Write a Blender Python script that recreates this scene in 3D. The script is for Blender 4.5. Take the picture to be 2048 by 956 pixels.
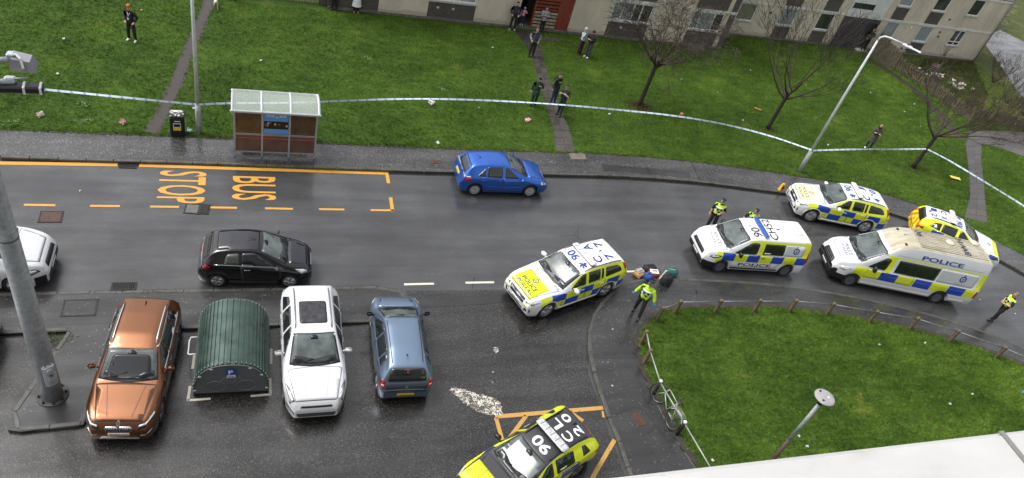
import bpy, bmesh, math, random
import numpy as np
from mathutils import Vector, Matrix, Quaternion
from mathutils.bvhtree import BVHTree
from mathutils.geometry import delaunay_2d_cdt, tessellate_polygon

for _o in list(bpy.data.objects):
    bpy.data.objects.remove(_o)
scn = bpy.context.scene
COL = scn.collection
R = math.radians

# ---------------------------------------------------------------- camera
cam_d = bpy.data.cameras.new('camera'); cam = bpy.data.objects.new('camera', cam_d); COL.objects.link(cam)
scn.camera = cam
cam_d.sensor_width = 36.0; cam_d.sensor_fit = 'HORIZONTAL'
cam_d.lens = 36.0 * 1481.7 / 2048.0
cam_d.clip_start = 0.05; cam_d.clip_end = 2000
_X = Vector((0.9437, -0.2408, 0.2270)); _D = Vector((0.0032, -0.6792, -0.7339)); _F = Vector((0.3309, 0.6933, -0.6402))
_X.normalize(); _F = (_F - _X * _F.dot(_X)).normalized(); _U = _X.cross(_F)
cam.matrix_world = Matrix(((_X.x, _U.x, -_F.x, 0), (_X.y, _U.y, -_F.y, 0), (_X.z, _U.z, -_F.z, 19.15), (0, 0, 0, 1)))

# ---------------------------------------------------------------- world, sun, exposure
SUN_EL, SUN_AZ = 60.0, 295.0      # high, veiled sun to the west
world = bpy.data.worlds.new('World'); scn.world = world; world.use_nodes = True
nt = world.node_tree
bgn = nt.nodes['Background']
sky = nt.nodes.new('ShaderNodeTexSky'); sky.sky_type = 'NISHITA'; sky.sun_disc = False
sky.sun_elevation = R(SUN_EL); sky.sun_rotation = R(SUN_AZ); sky.air_density = 1.0; sky.dust_density = 4.0; sky.ozone_density = 1.0
hs = nt.nodes.new('ShaderNodeHueSaturation'); hs.inputs['Saturation'].default_value = 0.16
nt.links.new(sky.outputs[0], hs.inputs['Color']); nt.links.new(hs.outputs[0], bgn.inputs['Color'])
bgn.inputs['Strength'].default_value = 0.15
sun_d = bpy.data.lights.new('sun', 'SUN'); sun = bpy.data.objects.new('sun', sun_d); COL.objects.link(sun)
sun_d.energy = 1.1; sun_d.angle = R(24); sun_d.color = (1.0, 0.97, 0.93)
_az = R(SUN_AZ)
_sd = Vector((math.sin(_az) * math.cos(R(SUN_EL)), math.cos(_az) * math.cos(R(SUN_EL)), math.sin(R(SUN_EL))))
sun.rotation_euler = _sd.to_track_quat('Z', 'Y').to_euler(); sun.location = (0, 0, 60)
scn.view_settings.view_transform = 'Standard'; scn.view_settings.look = 'None'
scn.view_settings.exposure = 0.75; scn.view_settings.gamma = 1.0; scn.view_settings.use_curve_mapping = False

# ---------------------------------------------------------------- material helpers
class NB:
    """small node builder"""
    def __init__(s, name):
        s.m = bpy.data.materials.new(name); s.m.use_nodes = True; s.t = s.m.node_tree
        s.b = s.t.nodes['Principled BSDF']; s._c = None
    def n(s, t, **k):
        q = s.t.nodes.new(t)
        for a, v in k.items(): setattr(q, a, v)
        return q
    def l(s, a, b): s.t.links.new(a, b)
    def inp(s, i, v):
        if hasattr(v, 'is_linked') or hasattr(v, 'links'): s.l(v, i)
        else: i.default_value = v
    def co(s):
        if s._c is None: s._c = s.n('ShaderNodeTexCoord').outputs['Object']
        return s._c
    def world(s): return s.n('ShaderNodeNewGeometry').outputs['Position']
    def math(s, op, a, b=0.0, c=0.0):
        q = s.n('ShaderNodeMath', operation=op); s.inp(q.inputs[0], a); s.inp(q.inputs[1], b); s.inp(q.inputs[2], c); return q.outputs[0]
    def xyz(s, v):
        q = s.n('ShaderNodeSeparateXYZ'); s.l(v, q.inputs[0]); return q.outputs
    def scale(s, v, sc):
        q = s.n('ShaderNodeVectorMath', operation='MULTIPLY'); s.l(v, q.inputs[0]); q.inputs[1].default_value = sc; return q.outputs[0]
    def noise(s, v, sc, det=3.0, rough=0.55):
        q = s.n('ShaderNodeTexNoise'); s.l(v, q.inputs['Vector']); q.inputs['Scale'].default_value = sc
        q.inputs['Detail'].default_value = det; q.inputs['Roughness'].default_value = rough; return q.outputs['Fac']
    def vor(s, v, sc, feature='F1', out='Distance'):
        q = s.n('ShaderNodeTexVoronoi', feature=feature); s.l(v, q.inputs['Vector']); q.inputs['Scale'].default_value = sc; return q.outputs[out]
    def ramp(s, f, stops, interp='LINEAR'):
        q = s.n('ShaderNodeValToRGB'); s.l(f, q.inputs[0]); e = q.color_ramp.elements; q.color_ramp.interpolation = interp
        while len(e) < len(stops): e.new(0.5)
        for i, (p, c) in enumerate(stops):
            e[i].position = p; e[i].color = (c, c, c, 1) if isinstance(c, (int, float)) else (*c, 1)
        return q.outputs['Color']
    def mix(s, f, a, b, bt='MIX'):
        q = s.n('ShaderNodeMix', data_type='RGBA', blend_type=bt); s.inp(q.inputs[0], f)
        for i, v in ((6, a), (7, b)):
            if isinstance(v, tuple): q.inputs[i].default_value = (*v, 1)
            else: s.inp(q.inputs[i], v)
        return q.outputs[2]
    def bump(s, h, strength=0.3, dist=0.02):
        q = s.n('ShaderNodeBump'); s.l(h, q.inputs['Height']); q.inputs['Strength'].default_value = strength; q.inputs['Distance'].default_value = dist
        s.l(q.outputs[0], s.b.inputs['Normal'])
    def set(s, color=None, rough=None, metal=None, coat=None, spec=None, alpha=None, trans=None):
        for k, v in (('Base Color', color), ('Roughness', rough), ('Metallic', metal), ('Coat Weight', coat), ('Specular IOR Level', spec), ('Alpha', alpha), ('Transmission Weight', trans)):
            if v is None: continue
            if isinstance(v, tuple): v = (*v, 1)
            s.inp(s.b.inputs[k], v)
        return s

MATS = {}
def mat(name, color, rough=0.6, metal=0.0, var=0.0, scale=6.0, bump=0.0, coat=None, spec=None):
    if name in MATS: return MATS[name]
    b = NB(name)
    if var > 0:
        f = b.noise(b.co(), scale, 4)
        lo = tuple(c * (1 - var) for c in color); hi = tuple(min(1, c * (1 + var)) for c in color)
        col = b.ramp(f, [(0.3, lo), (0.7, hi)])
        rr = b.math('MULTIPLY_ADD', f, 0.25, rough - 0.12)
        b.set(col, rr, metal, coat, spec)
        if bump > 0: b.bump(b.noise(b.co(), scale * 5, 3), bump, 0.01)
    else:
        b.set(color, rough, metal, coat, spec)
    MATS[name] = b.m
    return b.m

# ---------------------------------------------------------------- mesh helpers
def P2(v, z=0.0): return (v[0], v[1], z)
class MB:
    def __init__(s): s.v = []; s.f = []; s.mi = []; s.sm = []
    def add(s, vs, fs, mi=0, sm=False):
        o = len(s.v); s.v += [tuple(v) for v in vs]
        for f in fs: s.f.append([i + o for i in f]); s.mi.append(mi); s.sm.append(sm)
        return s
    def box(s, c, d, rz=0.0, mi=0, taper=1.0, M=None):
        hx, hy, hz = d[0] / 2, d[1] / 2, d[2] / 2
        vs = [(x * hx * (taper if z > 0 else 1), y * hy * (taper if z > 0 else 1), z * hz) for z in (-1, 1) for x, y in ((-1, -1), (1, -1), (1, 1), (-1, 1))]
        cr, sr = math.cos(rz), math.sin(rz)
        if M is None: vs = [(c[0] + x * cr - y * sr, c[1] + x * sr + y * cr, c[2] + z) for x, y, z in vs]
        else: vs = [tuple(M @ Vector(v) + Vector(c)) for v in vs]
        return s.add(vs, [(3, 2, 1, 0), (4, 5, 6, 7), (0, 1, 5, 4), (1, 2, 6, 5), (2, 3, 7, 6), (3, 0, 4, 7)], mi)
    def bbox(s, c, d, bev=0.01, rz=0.0, mi=0, M=None):
        """bevelled box"""
        hx, hy, hz = d[0] / 2, d[1] / 2, d[2] / 2; b = min(bev, hx * .9, hy * .9, hz * .9)
        rings = []
        for z, k in ((-hz, b), (-hz + b, 0), (hz - b, 0), (hz, b)):
            X, Y = hx - k, hy - k
            rings.append([(-X + b, -Y, z), (X - b, -Y, z), (X, -Y + b, z), (X, Y - b, z), (X - b, Y, z), (-X + b, Y, z), (-X, Y - b, z), (-X, -Y + b, z)])
        vs = [p for r in rings for p in r]
        fs = [tuple(range(7, -1, -1)), tuple(range(24, 32))]
        for i in range(3):
            for j in range(8): fs.append((i * 8 + j, i * 8 + (j + 1) % 8, i * 8 + 8 + (j + 1) % 8, i * 8 + 8 + j))
        cr, sr = math.cos(rz), math.sin(rz)
        if M is None: vs = [(c[0] + x * cr - y * sr, c[1] + x * sr + y * cr, c[2] + z) for x, y, z in vs]
        else: vs = [tuple(M @ Vector(v) + Vector(c)) for v in vs]
        return s.add(vs, fs, mi)
    def tube(s, pts, r, n=8, mi=0, cap=True, sm=True):
        pts = [Vector(p) for p in pts]; rs = r if isinstance(r, (list, tuple)) else [r] * len(pts)
        vs = []; fs = []; u = None
        for i, p in enumerate(pts):
            t = (pts[min(i + 1, len(pts) - 1)] - pts[max(i - 1, 0)])
            t = t.normalized() if t.length > 1e-9 else Vector((0, 0, 1))
            if u is None:
                a = Vector((0, 0, 1)) if abs(t.z) < 0.9 else Vector((1, 0, 0)); u = t.cross(a).normalized()
            else:
                u = (u - t * u.dot(t)); u = u.normalized() if u.length > 1e-6 else t.orthogonal().normalized()
            w = t.cross(u)
            for k in range(n):
                a = 2 * math.pi * k / n; vs.append(p + (u * math.cos(a) + w * math.sin(a)) * rs[i])
        for i in range(len(pts) - 1):
            for k in range(n): fs.append((i * n + k, i * n + (k + 1) % n, (i + 1) * n + (k + 1) % n, (i + 1) * n + k))
        s.add(vs, fs, mi, sm)
        if cap:
            o = len(s.v) - len(vs); s.f.append([o + k for k in range(n - 1, -1, -1)]); s.mi.append(mi); s.sm.append(False)
            s.f.append([o + (len(pts) - 1) * n + k for k in range(n)]); s.mi.append(mi); s.sm.append(False)
        return s
    def lathe(s, prof, c=(0, 0, 0), n=20, mi=0, sm=True, axis='Z', sx=1, sy=1):
        vs = []; fs = []
        for r, z in prof:
            for k in range(n):
                a = 2 * math.pi * k / n; x, y = r * math.cos(a) * sx, r * math.sin(a) * sy
                vs.append((c[0] + x, c[1] + y, c[2] + z) if axis == 'Z' else ((c[0] + x, c[1] + z, c[2] + y) if axis == 'Y' else (c[0] + z, c[1] + x, c[2] + y)))
        for i in range(len(prof) - 1):
            for k in range(n): fs.append((i * n + k, i * n + (k + 1) % n, (i + 1) * n + (k + 1) % n, (i + 1) * n + k))
        s.add(vs, fs, mi, sm)
        o = len(s.v) - len(vs)
        if prof[0][0] > 1e-4: s.f.append([o + k for k in range(n)][::-1]); s.mi.append(mi); s.sm.append(False)
        if prof[-1][0] > 1e-4: s.f.append([o + (len(prof) - 1) * n + k for k in range(n)]); s.mi.append(mi); s.sm.append(False)
        return s
    def ball(s, c, r, n=10, m=6, mi=0, M=None):
        rx, ry, rz = r if isinstance(r, (tuple, list)) else (r, r, r)
        vs = []; fs = []
        for i in range(m + 1):
            th = math.pi * i / m
            for k in range(n):
                a = 2 * math.pi * k / n; p = Vector((rx * math.sin(th) * math.cos(a), ry * math.sin(th) * math.sin(a), rz * math.cos(th)))
                if M is not None: p = M @ p
                vs.append((c[0] + p.x, c[1] + p.y, c[2] + p.z))
        for i in range(m):
            for k in range(n): fs.append((i * n + k, i * n + n + k, i * n + n + (k + 1) % n, i * n + (k + 1) % n))
        return s.add(vs, fs, mi, True)
    def prism(s, poly, z0, z1, mi=0, mside=None):
        n = len(poly)
        ar = sum(poly[i][0] * poly[(i + 1) % n][1] - poly[(i + 1) % n][0] * poly[i][1] for i in range(n))
        if ar < 0: poly = poly[::-1]
        o = len(s.v)
        s.v += [(x, y, z0) for x, y in poly] + [(x, y, z1) for x, y in poly]
        tri = tessellate_polygon([[Vector((x, y, 0)) for x, y in poly]])
        for t in tri:
            a, b, c = [Vector((*poly[i], 0)) for i in t]
            if (b - a).cross(c - a).z < 0: t = t[::-1]
            s.f.append([o + n + i for i in t]); s.mi.append(mi); s.sm.append(False)
            s.f.append([o + i for i in t][::-1]); s.mi.append(mi); s.sm.append(False)
        for i in range(n):
            j = (i + 1) % n
            s.f.append([o + i, o + j, o + n + j, o + n + i]); s.mi.append(mi if mside is None else mside); s.sm.append(False)
        return s
    def mesh(s, name, mats):
        me = bpy.data.meshes.new(name); me.from_pydata(s.v, [], s.f)
        for m in (mats if isinstance(mats, (list, tuple)) else [mats]): me.materials.append(m)
        me.polygons.foreach_set('material_index', s.mi); me.polygons.foreach_set('use_smooth', s.sm)
        me.validate(); me.update()
        return me
    def build(s, name, mats, parent=None, loc=(0, 0, 0), rz=0.0, **tags):
        return link(name, s.mesh(name, mats), parent, loc, rz, **tags)

def link(name, me, parent=None, loc=(0, 0, 0), rz=0.0, **tags):
    o = bpy.data.objects.new(name, me); COL.objects.link(o); o.location = loc; o.rotation_euler = (0, 0, rz)
    if parent is not None: o.parent = parent
    tag(o, **tags)
    return o
def tag(o, label=None, cat=None, group=None, kind=None):
    if label: o['label'] = label
    if cat: o['category'] = cat
    if group: o['group'] = group
    if kind: o['kind'] = kind
    return o
def thing(name, label, cat, loc=(0, 0, 0), rz=0.0, group=None):
    return link(name, None, None, loc, rz, label=label, cat=cat, group=group)

def text_mesh(txt, bold=0.0, spacing=1.0):
    """flat glyph mesh normalised to the box 0..1 x 0..1, as (verts2d, faces, aspect)"""
    cu = bpy.data.curves.new('glyphs', 'FONT'); cu.body = txt; cu.offset = bold; cu.space_character = spacing; cu.resolution_u = 3; cu.align_x = 'CENTER'
    ob = bpy.data.objects.new('glyphs', cu); COL.objects.link(ob)
    me = ob.to_mesh()
    v = np.array([(q.co.x, q.co.y) for q in me.vertices]); f = [list(p.vertices) for p in me.polygons]
    ob.to_mesh_clear(); bpy.data.objects.remove(ob); bpy.data.curves.remove(cu)
    lo = v.min(0); hi = v.max(0)
    return (v - lo) / (hi - lo), f, (hi[0] - lo[0]) / (hi[1] - lo[1])
_TX = {}
def glyphs(txt, bold=0.0):
    if (txt, bold) not in _TX: _TX[(txt, bold)] = text_mesh(txt, bold)
    return _TX[(txt, bold)]

def resample(pts, step):
    """even points along a polyline (2-D), with tangents"""
    pts = [Vector(p) for p in pts]; d = [0.0]
    for a, b in zip(pts, pts[1:]): d.append(d[-1] + (b - a).length)
    n = max(1, int(round(d[-1] / step))); out = []
    for i in range(n + 1):
        t = d[-1] * i / n; k = 0
        while k < len(d) - 2 and d[k + 1] < t: k += 1
        out.append(pts[k].lerp(pts[k + 1], (t - d[k]) / max(1e-9, d[k + 1] - d[k])))
    return out
def smooth_line(pts, n=6):
    """Catmull-Rom through the points"""
    P = [Vector(p) for p in pts]; out = []
    for i in range(len(P) - 1):
        p0, p1, p2, p3 = P[max(0, i - 1)], P[i], P[i + 1], P[min(len(P) - 1, i + 2)]
        for k in range(n):
            t = k / n
            out.append(0.5 * ((2 * p1) + (p2 - p0) * t + (2 * p0 - 5 * p1 + 4 * p2 - p3) * t * t + (3 * p1 - p0 - 3 * p2 + p3) * t ** 3))
    out.append(P[-1]); return out
def offset_line(pts, d):
    out = []
    for i, p in enumerate(pts):
        t = Vector(pts[min(i + 1, len(pts) - 1)]) - Vector(pts[max(0, i - 1)]); t.normalize()
        out.append(Vector((p[0] - t.y * d, p[1] + t.x * d)))
    return out
def inside(px, py, poly):
    c = np.zeros(px.shape, bool); n = len(poly)
    for i in range(n):
        x1, y1 = poly[i][0], poly[i][1]; x2, y2 = poly[(i + 1) % n][0], poly[(i + 1) % n][1]
        if y1 == y2: continue
        k = ((y1 > py) != (y2 > py)) & (px < (x2 - x1) * (py - y1) / (y2 - y1) + x1)
        c ^= k
    return c

# ================================================================ SURFACES
def asphalt(name, base, speck, sp_scale, sp_thr, wet_lo, wet_hi, tint=(1, 1, 1), patch=0.35):
    b = NB(name); w = b.world()
    big = b.noise(w, 0.35, 4, 0.6); mid = b.noise(b.scale(w, (0.25, 1.6, 1)), 1.1, 4); fine = b.noise(w, 55, 3, 0.7)
    k = b.math('ADD', b.math('MULTIPLY', big, 0.6), b.math('MULTIPLY', mid, 0.4))
    lo = tuple(base * (1 - patch) * t for t in tint); hi = tuple(base * (1 + patch) * t for t in tint)
    col = b.ramp(k, [(0.36, lo), (0.64, hi)])
    col = b.mix(b.math('MULTIPLY', fine, 0.55), col, tuple(base * 0.35 * t for t in tint))
    cells = b.n('ShaderNodeTexVoronoi'); b.l(w, cells.inputs['Vector']); cells.inputs['Scale'].default_value = sp_scale
    rnd = b.xyz(cells.outputs['Color'])[0]
    chip = b.math('MULTIPLY', b.math('LESS_THAN', cells.outputs['Distance'], 0.42), b.math('GREATER_THAN', b.math('ADD', rnd, b.math('MULTIPLY', big, 0.25)), sp_thr))
    col = b.mix(chip, col, speck)
    crack = b.vor(b.mix(0.08, w, b.n('ShaderNodeTexNoise').outputs['Color']), 0.28, 'DISTANCE_TO_EDGE')
    cm = b.math('MULTIPLY', b.math('LESS_THAN', crack, 0.0022), b.math('GREATER_THAN', b.noise(w, 0.22, 1), 0.62))
    col = b.mix(cm, col, (0.008, 0.008, 0.008))
    rough = b.ramp(b.noise(b.scale(w, (0.5, 1.3, 1)), 0.9, 5, 0.65), [(0.38, wet_lo), (0.66, wet_hi)])
    tr = b.noise(b.scale(w, (0.05, 1.0, 1)), 2.2, 4, 0.6); col = b.mix(b.ramp(tr, [(0.40, 0.0), (0.62, 0.45)]), col, tuple(base * 0.45 * t for t in tint))
    b.set(col, rough, spec=0.5)
    wet = b.ramp(b.math('ADD', b.math('MULTIPLY', b.noise(b.scale(w, (0.12, 0.9, 1)), 1.6, 5, 0.6), 0.6), b.math('MULTIPLY', big, 0.4)), [(0.42, 0.15), (0.60, 1.0)])
    b.l(wet, b.b.inputs['Coat Weight']); b.b.inputs['Coat Roughness'].default_value = 0.13; b.b.inputs['Coat IOR'].default_value = 1.4
    b.bump(b.math('ADD', fine, b.math('MULTIPLY', cells.outputs['Distance'], 0.6)), 0.35, 0.006)
    return b.m
M_ROAD = asphalt('road_asphalt', 0.064, (0.20, 0.20, 0.195), 40, 1.13, 0.12, 0.36, (1.0, 1.01, 1.04), 0.28)
M_PARK = asphalt('chip_asphalt', 0.024, (0.15, 0.135, 0.118), 46, 0.89, 0.10, 0.38, (1.0, 0.97, 0.95), 0.40)
M_PAVE = asphalt('pavement_asphalt', 0.042, (0.30, 0.29, 0.28), 34, 0.93, 0.18, 0.5, (1.02, 0.99, 0.99), 0.35)
M_PAVES = asphalt('wet_pavement_asphalt', 0.034, (0.2, 0.19, 0.18), 24, 1.09, 0.12, 0.4, (1.0, 0.99, 0.98), 0.35)
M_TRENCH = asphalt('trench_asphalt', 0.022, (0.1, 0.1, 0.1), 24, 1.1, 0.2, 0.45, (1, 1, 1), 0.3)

def grass_material(name, lo, hi, dry, straw=0.0):
    b = NB(name); w = b.world()
    a = b.noise(w, 0.28, 3, 0.6); c = b.noise(b.scale(w, (0.7, 1.6, 1)), 1.5, 4, 0.65); d = b.noise(b.scale(w, (1, 1.5, 1)), 5.5, 4, 0.75)
    k = b.math('ADD', b.math('MULTIPLY', a, 0.32), b.math('ADD', b.math('MULTIPLY', c, 0.28), b.math('MULTIPLY', d, 0.40)))
    col = b.ramp(k, [(0.40, lo), (0.50, tuple(x * .6 + y * .4 for x, y in zip(lo, hi))), (0.61, hi)])
    e = b.noise(w, 0.55, 5, 0.7)
    col = b.mix(b.ramp(e, [(0.60 - straw, 0.0), (0.74 - straw, 0.75)]), col, dry)
    wn = b.math('MULTIPLY', b.ramp(b.noise(w, 0.9, 5, 0.75), [(0.60, 0.0), (0.70, 0.8)]), b.ramp(b.noise(w, 0.17, 2), [(0.46, 0.0), (0.58, 1.0)]))
    col = b.mix(wn, col, (0.075, 0.066, 0.028))
    b.set(col, 0.75, spec=0.08)
    return b.m
M_TURF = grass_material('turf', (0.020, 0.042, 0.007), (0.056, 0.105, 0.016), (0.11, 0.12, 0.026))
M_BLADE = grass_material('grass_blades', (0.050, 0.104, 0.013), (0.235, 0.355, 0.050), (0.33, 0.36, 0.08))
M_ROUGHT = grass_material('rough_turf', (0.040, 0.055, 0.018), (0.085, 0.10, 0.035), (0.15, 0.13, 0.06), 0.1)
def mud_material():
    b = NB('wet_mud'); w = b.world(); f = b.noise(w, 3.0, 5, 0.7); g = b.noise(w, 22, 3)
    col = b.ramp(f, [(0.3, (0.018, 0.013, 0.010)), (0.7, (0.048, 0.036, 0.028))])
    b.set(b.mix(b.math('MULTIPLY', g, 0.3), col, (0.02, 0.018, 0.012)), b.ramp(f, [(0.4, 0.35), (0.6, 0.7)])); b.bump(g, 0.6, 0.02)
    return b.m
M_MUD = mud_material()
M_KERB = NB('kerb_concrete')
_w = M_KERB.world(); _f = M_KERB.noise(_w, 2.5, 5, 0.65)
M_KERB.set(M_KERB.ramp(_f, [(0.28, (0.030, 0.032, 0.022)), (0.5, (0.062, 0.060, 0.052)), (0.75, (0.10, 0.096, 0.086))]), 0.4); M_KERB.bump(M_KERB.noise(_w, 40, 3), 0.3, 0.006); M_KERB = M_KERB.m
M_SLAB = NB('paving_concrete'); _w = M_SLAB.world(); _f = M_SLAB.noise(_w, 1.7, 5, 0.7)
_g = M_SLAB.noise(M_SLAB.n('ShaderNodeObjectInfo').outputs['Location'], 3.7, 1)
M_SLAB.set(M_SLAB.mix(0.5, M_SLAB.ramp(_f, [(0.3, (0.034, 0.030, 0.027)), (0.7, (0.080, 0.072, 0.066))]), M_SLAB.ramp(_g, [(0.35, (0.030, 0.027, 0.025)), (0.65, (0.088, 0.080, 0.073))])), M_SLAB.ramp(_f, [(0.4, 0.22), (0.7, 0.5)]))
M_SLAB.bump(M_SLAB.noise(_w, 30, 3), 0.3, 0.006); M_SLAB = M_SLAB.m
def paint_material(name, col, wear):
    b = NB(name); w = b.world(); f = b.noise(w, 9, 5, 0.75)
    c = b.mix(b.ramp(f, [(wear - 0.05, 1.0), (wear + 0.03, 0.0)]), col, (0.05, 0.048, 0.045))
    c = b.mix(b.math('MULTIPLY', b.noise(w, 1.3, 3), 0.35), c, tuple(x * 0.55 for x in col))
    b.set(c, 0.4); return b.m
M_YEL = paint_material('yellow_road_paint', (0.60, 0.30, 0.045), 0.33)
M_YEL2 = paint_material('worn_yellow_road_paint', (0.50, 0.28, 0.07), 0.38)
M_WHT = paint_material('white_road_paint', (0.62, 0.58, 0.48), 0.36)

# ---------------------------------------------------------------- outlines on the ground (metres)
nk = [tuple(v) for v in smooth_line([(-45, 25.0), (-8.6, 24.98), (-1.9, 25.03), (6, 25.0), (12.9, 25.1), (16.7, 25.15), (20.75, 24.9), (24.06, 24.45), (27.2, 23.95), (29.7, 23.35), (31.8, 22.6), (33.9, 21.15), (35.7, 19.3), (37.2, 17.2), (41, 11), (47, 2), (58, -14)], 5)]
np_edge = offset_line(nk, 1.75)
ek = [tuple(v) for v in smooth_line([(11.0, -8), (11.0, 4), (11.0, 10.2), (11.06, 11.3), (11.04, 12.4), (11.15, 14.06), (11.42, 15.4), (12.02, 16.56), (13.0, 17.56), (14.02, 18.2), (15.3, 18.46), (18, 18.3), (21.1, 17.96), (24.6, 17.2), (28, 16.06), (30.3, 14.94), (31.9, 13.86), (35.5, 11), (41, 5), (50, -8)], 5)]
lawn_e = [tuple(v) for v in smooth_line([(13.9, -8), (13.75, 6), (13.5, 9.4), (13.16, 11.2), (13.05, 13.1), (13.08, 14.3), (13.35, 15.4), (14.3, 16.35), (15.5, 16.86), (17.5, 16.85), (21.0, 16.7), (24.7, 15.88), (28.1, 14.7), (30.9, 13.1), (34.2, 10.4), (39.5, 4.6), (48.3, -8)], 5)]

def struct(name, mb, m, **k): return mb.build(name, m, None, kind='structure', **k)
# far ground sheet
g = MB(); g.add([(-700, -700, -0.16), (700, -700, -0.16), (700, 900, -0.16), (-700, 900, -0.16)], [(0, 1, 2, 3)])
struct('ground', g, M_ROUGHT)
g = MB(); g.add([(-60, -30, -0.11), (75, -30, -0.11), (75, 27, -0.11), (-60, 27, -0.11)], [(0, 1, 2, 3)])
road = struct('road', g, M_ROAD)
g = MB(); g.prism([(-45, 16.5), (4.9, 16.5), (5.35, 17.4), (5.2, 18.1), (9.2, 18.05), (13.2, 17.75), (11.9, 16.4), (11.0, 14), (10.9, 10), (10.9, -20), (-45, -20)], -0.13, -0.106)
car_park = struct('car_park', g, M_PARK)
g = MB(); g.prism([(v[0], v[1]) for v in offset_line(nk, 0.13)] + [(v[0], v[1]) for v in np_edge[::-1]], -0.13, 0.0)
north_pavement = struct('north_pavement', g, M_PAVE)
g = MB(); g.prism([(v[0], v[1]) for v in offset_line(nk, 1.70)] + [(90, -14), (130, 40), (130, 140), (-70, 140), (-70, 27)], -0.14, 0.006)
north_lawn = struct('north_lawn', g, M_TURF)
g = MB(); g.prism([(v[0], v[1]) for v in offset_line(ek, -0.13)] + [(50, -9), (11.2, -9)], -0.13, 0.0)
east_pavement = struct('east_pavement', g, M_PAVES)
g = MB(); g.prism(list(lawn_e) + [(40, -9)], -0.12, 0.02)
east_lawn = struct('east_lawn', g, M_TURF)
south_out = [(-45, 18.2), (4.35, 18.2), (4.8, 18.12), (5.12, 17.88), (5.26, 17.5), (5.2, 17.1), (4.95, 16.78), (4.5, 16.63), (-4.0, 16.6)]
island = [(-4.0, 16.6), (-4.02, 15.6), (-4.22, 13.6), (-4.3, 13.28), (-5.75, 13.2), (-6.05, 13.28), (-6.18, 13.5), (-5.1, 16.62)]
g = MB(); g.prism(south_out + island[1:] + [(-45, 16.66)], -0.13, 0.0)
south_pavement = struct('south_pavement', g, M_PAVES)

def kerb(line, name, d=0.0, step=0.92, wid=0.14, top=0.012, seed=1):
    """a row of kerb stones, each its own piece"""
    rnd = random.Random(seed)
    ln = resample([(p[0], p[1]) for p in line], step)
    par = link(name, None, None, kind='structure')
    for a, b in zip(ln, ln[1:]):
        t = (b - a); L = t.length; c = (a + b) / 2
        m = MB(); m.bbox((0, 0, 0), (L - 0.012, wid + rnd.uniform(-.008, .008), 0.16), 0.018)
        m.build('kerb_stone', M_KERB, par, (c.x, c.y, top - 0.08 + rnd.uniform(-.006, .006)), math.atan2(t.y, t.x) + rnd.uniform(-.008, .008))
    return par
kerb([p for p in offset_line(nk, 0.07) if -14 < p[0] < 42], 'north_kerb', seed=2)
kerb([(-12, 18.2)] + [(p[0], p[1] - 0.02) for p in south_out[1:8]], 'south_kerb', seed=3)
kerb([(4.6, 16.66), (-3.9, 16.63)], 'parking_kerb', seed=4)
kerb([(-4.12, 15.9), (-4.28, 13.6), (-4.36, 13.35)], 'island_kerb_east', seed=9, step=.8)
kerb([(-4.36, 13.33), (-5.7, 13.26), (-6.0, 13.36), (-6.1, 13.55), (-5.12, 16.6)], 'island_kerb', seed=5, step=.7)
kerb([(-5.2, 16.7), (-12, 16.72)], 'west_kerb', seed=6)
kerb([p for p in offset_line(ek, -0.07) if p[1] > 5 and p[0] < 38], 'east_kerb', seed=7)
# the narrow concrete edging along the small lawn's west side
kerb([p for p in offset_line(lawn_e, 0.03) if p[0] < 14 and 5 < p[1] < 13.5], 'lawn_edging', seed=8, wid=.06, top=.02)

# ---------------------------------------------------------------- road markings
def strip(a, b, w, m, parent, z=-0.101, name='road_marking'):
    a = Vector(a); b = Vector(b); t = (b - a).normalized(); n = Vector((-t.y, t.x)) * w / 2
    q = [a + n, a - n, b - n, b + n]
    mb = MB(); mb.prism([(v.x, v.y) for v in q], z - 0.004, z)
    return mb.build(name, m, parent)
strip((-14, 24.62), (-4.81, 24.91), 0.19, M_YEL, road)
strip((-4.08, 24.92), (5.29, 24.92), 0.19, M_YEL, road)
strip((5.37, 24.99), (5.36, 24.25), 0.14, M_YEL, road)
strip((5.33, 23.33), (5.30, 22.49), 0.14, M_YEL, road)
for a, b in (((-7.41, 22.50), (-6.47, 22.50)), ((-5.40, 22.50), (-4.46, 22.51)), ((-3.49, 22.51), (-2.53, 22.52)), ((-1.51, 22.52), (-0.54, 22.52)), ((0.45, 22.52), (1.47, 22.51)), ((2.44, 22.52), (3.41, 22.52)), ((4.43, 22.51), (5.36, 22.52)), ((-9.32, 22.51), (-8.43, 22.51))):
    strip(a, b, 0.11, M_YEL, road)
for a, b in (((5.19, 18.41), (6.30, 18.42)), ((7.50, 18.44), (8.62, 18.44)), ((14.06, 18.91), (15.27, 18.94))):
    strip(a, b, 0.1, M_WHT, road)
def road_text(txt, corner, far, wide, m):
    """glyphs painted flat: text runs towards -Y, letter tops point to +X"""
    v, f, asp = glyphs(txt, 0.012)
    x0, y0 = corner
    mb = MB(); mb.add([(x0 + p[1] * far, y0 - p[0] * wide, -0.101) for p in v], [q for q in f])
    return mb.build('road_marking', m, road)
road_text('BUS', (-0.74, 24.44), 1.62, 1.45, M_YEL)
road_text('STOP', (-3.33, 24.65), 1.66, 1.92, M_YEL)
for a, b, w in (((7.27, 12.56), (11.09, 12.57), .15), ((7.29, 12.52), (7.30, 11.61), .13), ((8.30, 12.50), (7.36, 11.57), .13), ((9.84, 12.52), (10.18, 12.14), .12), ((11.02, 11.34), (9.90, 10.22), .14), ((9.90, 10.22), (8.88, 9.04), .14)):
    strip(a, b, w, M_YEL2, car_park, -0.099)
strip((10.99, 12.44), (10.94, 12.19), .08, M_YEL2, car_park, -0.099)
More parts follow.
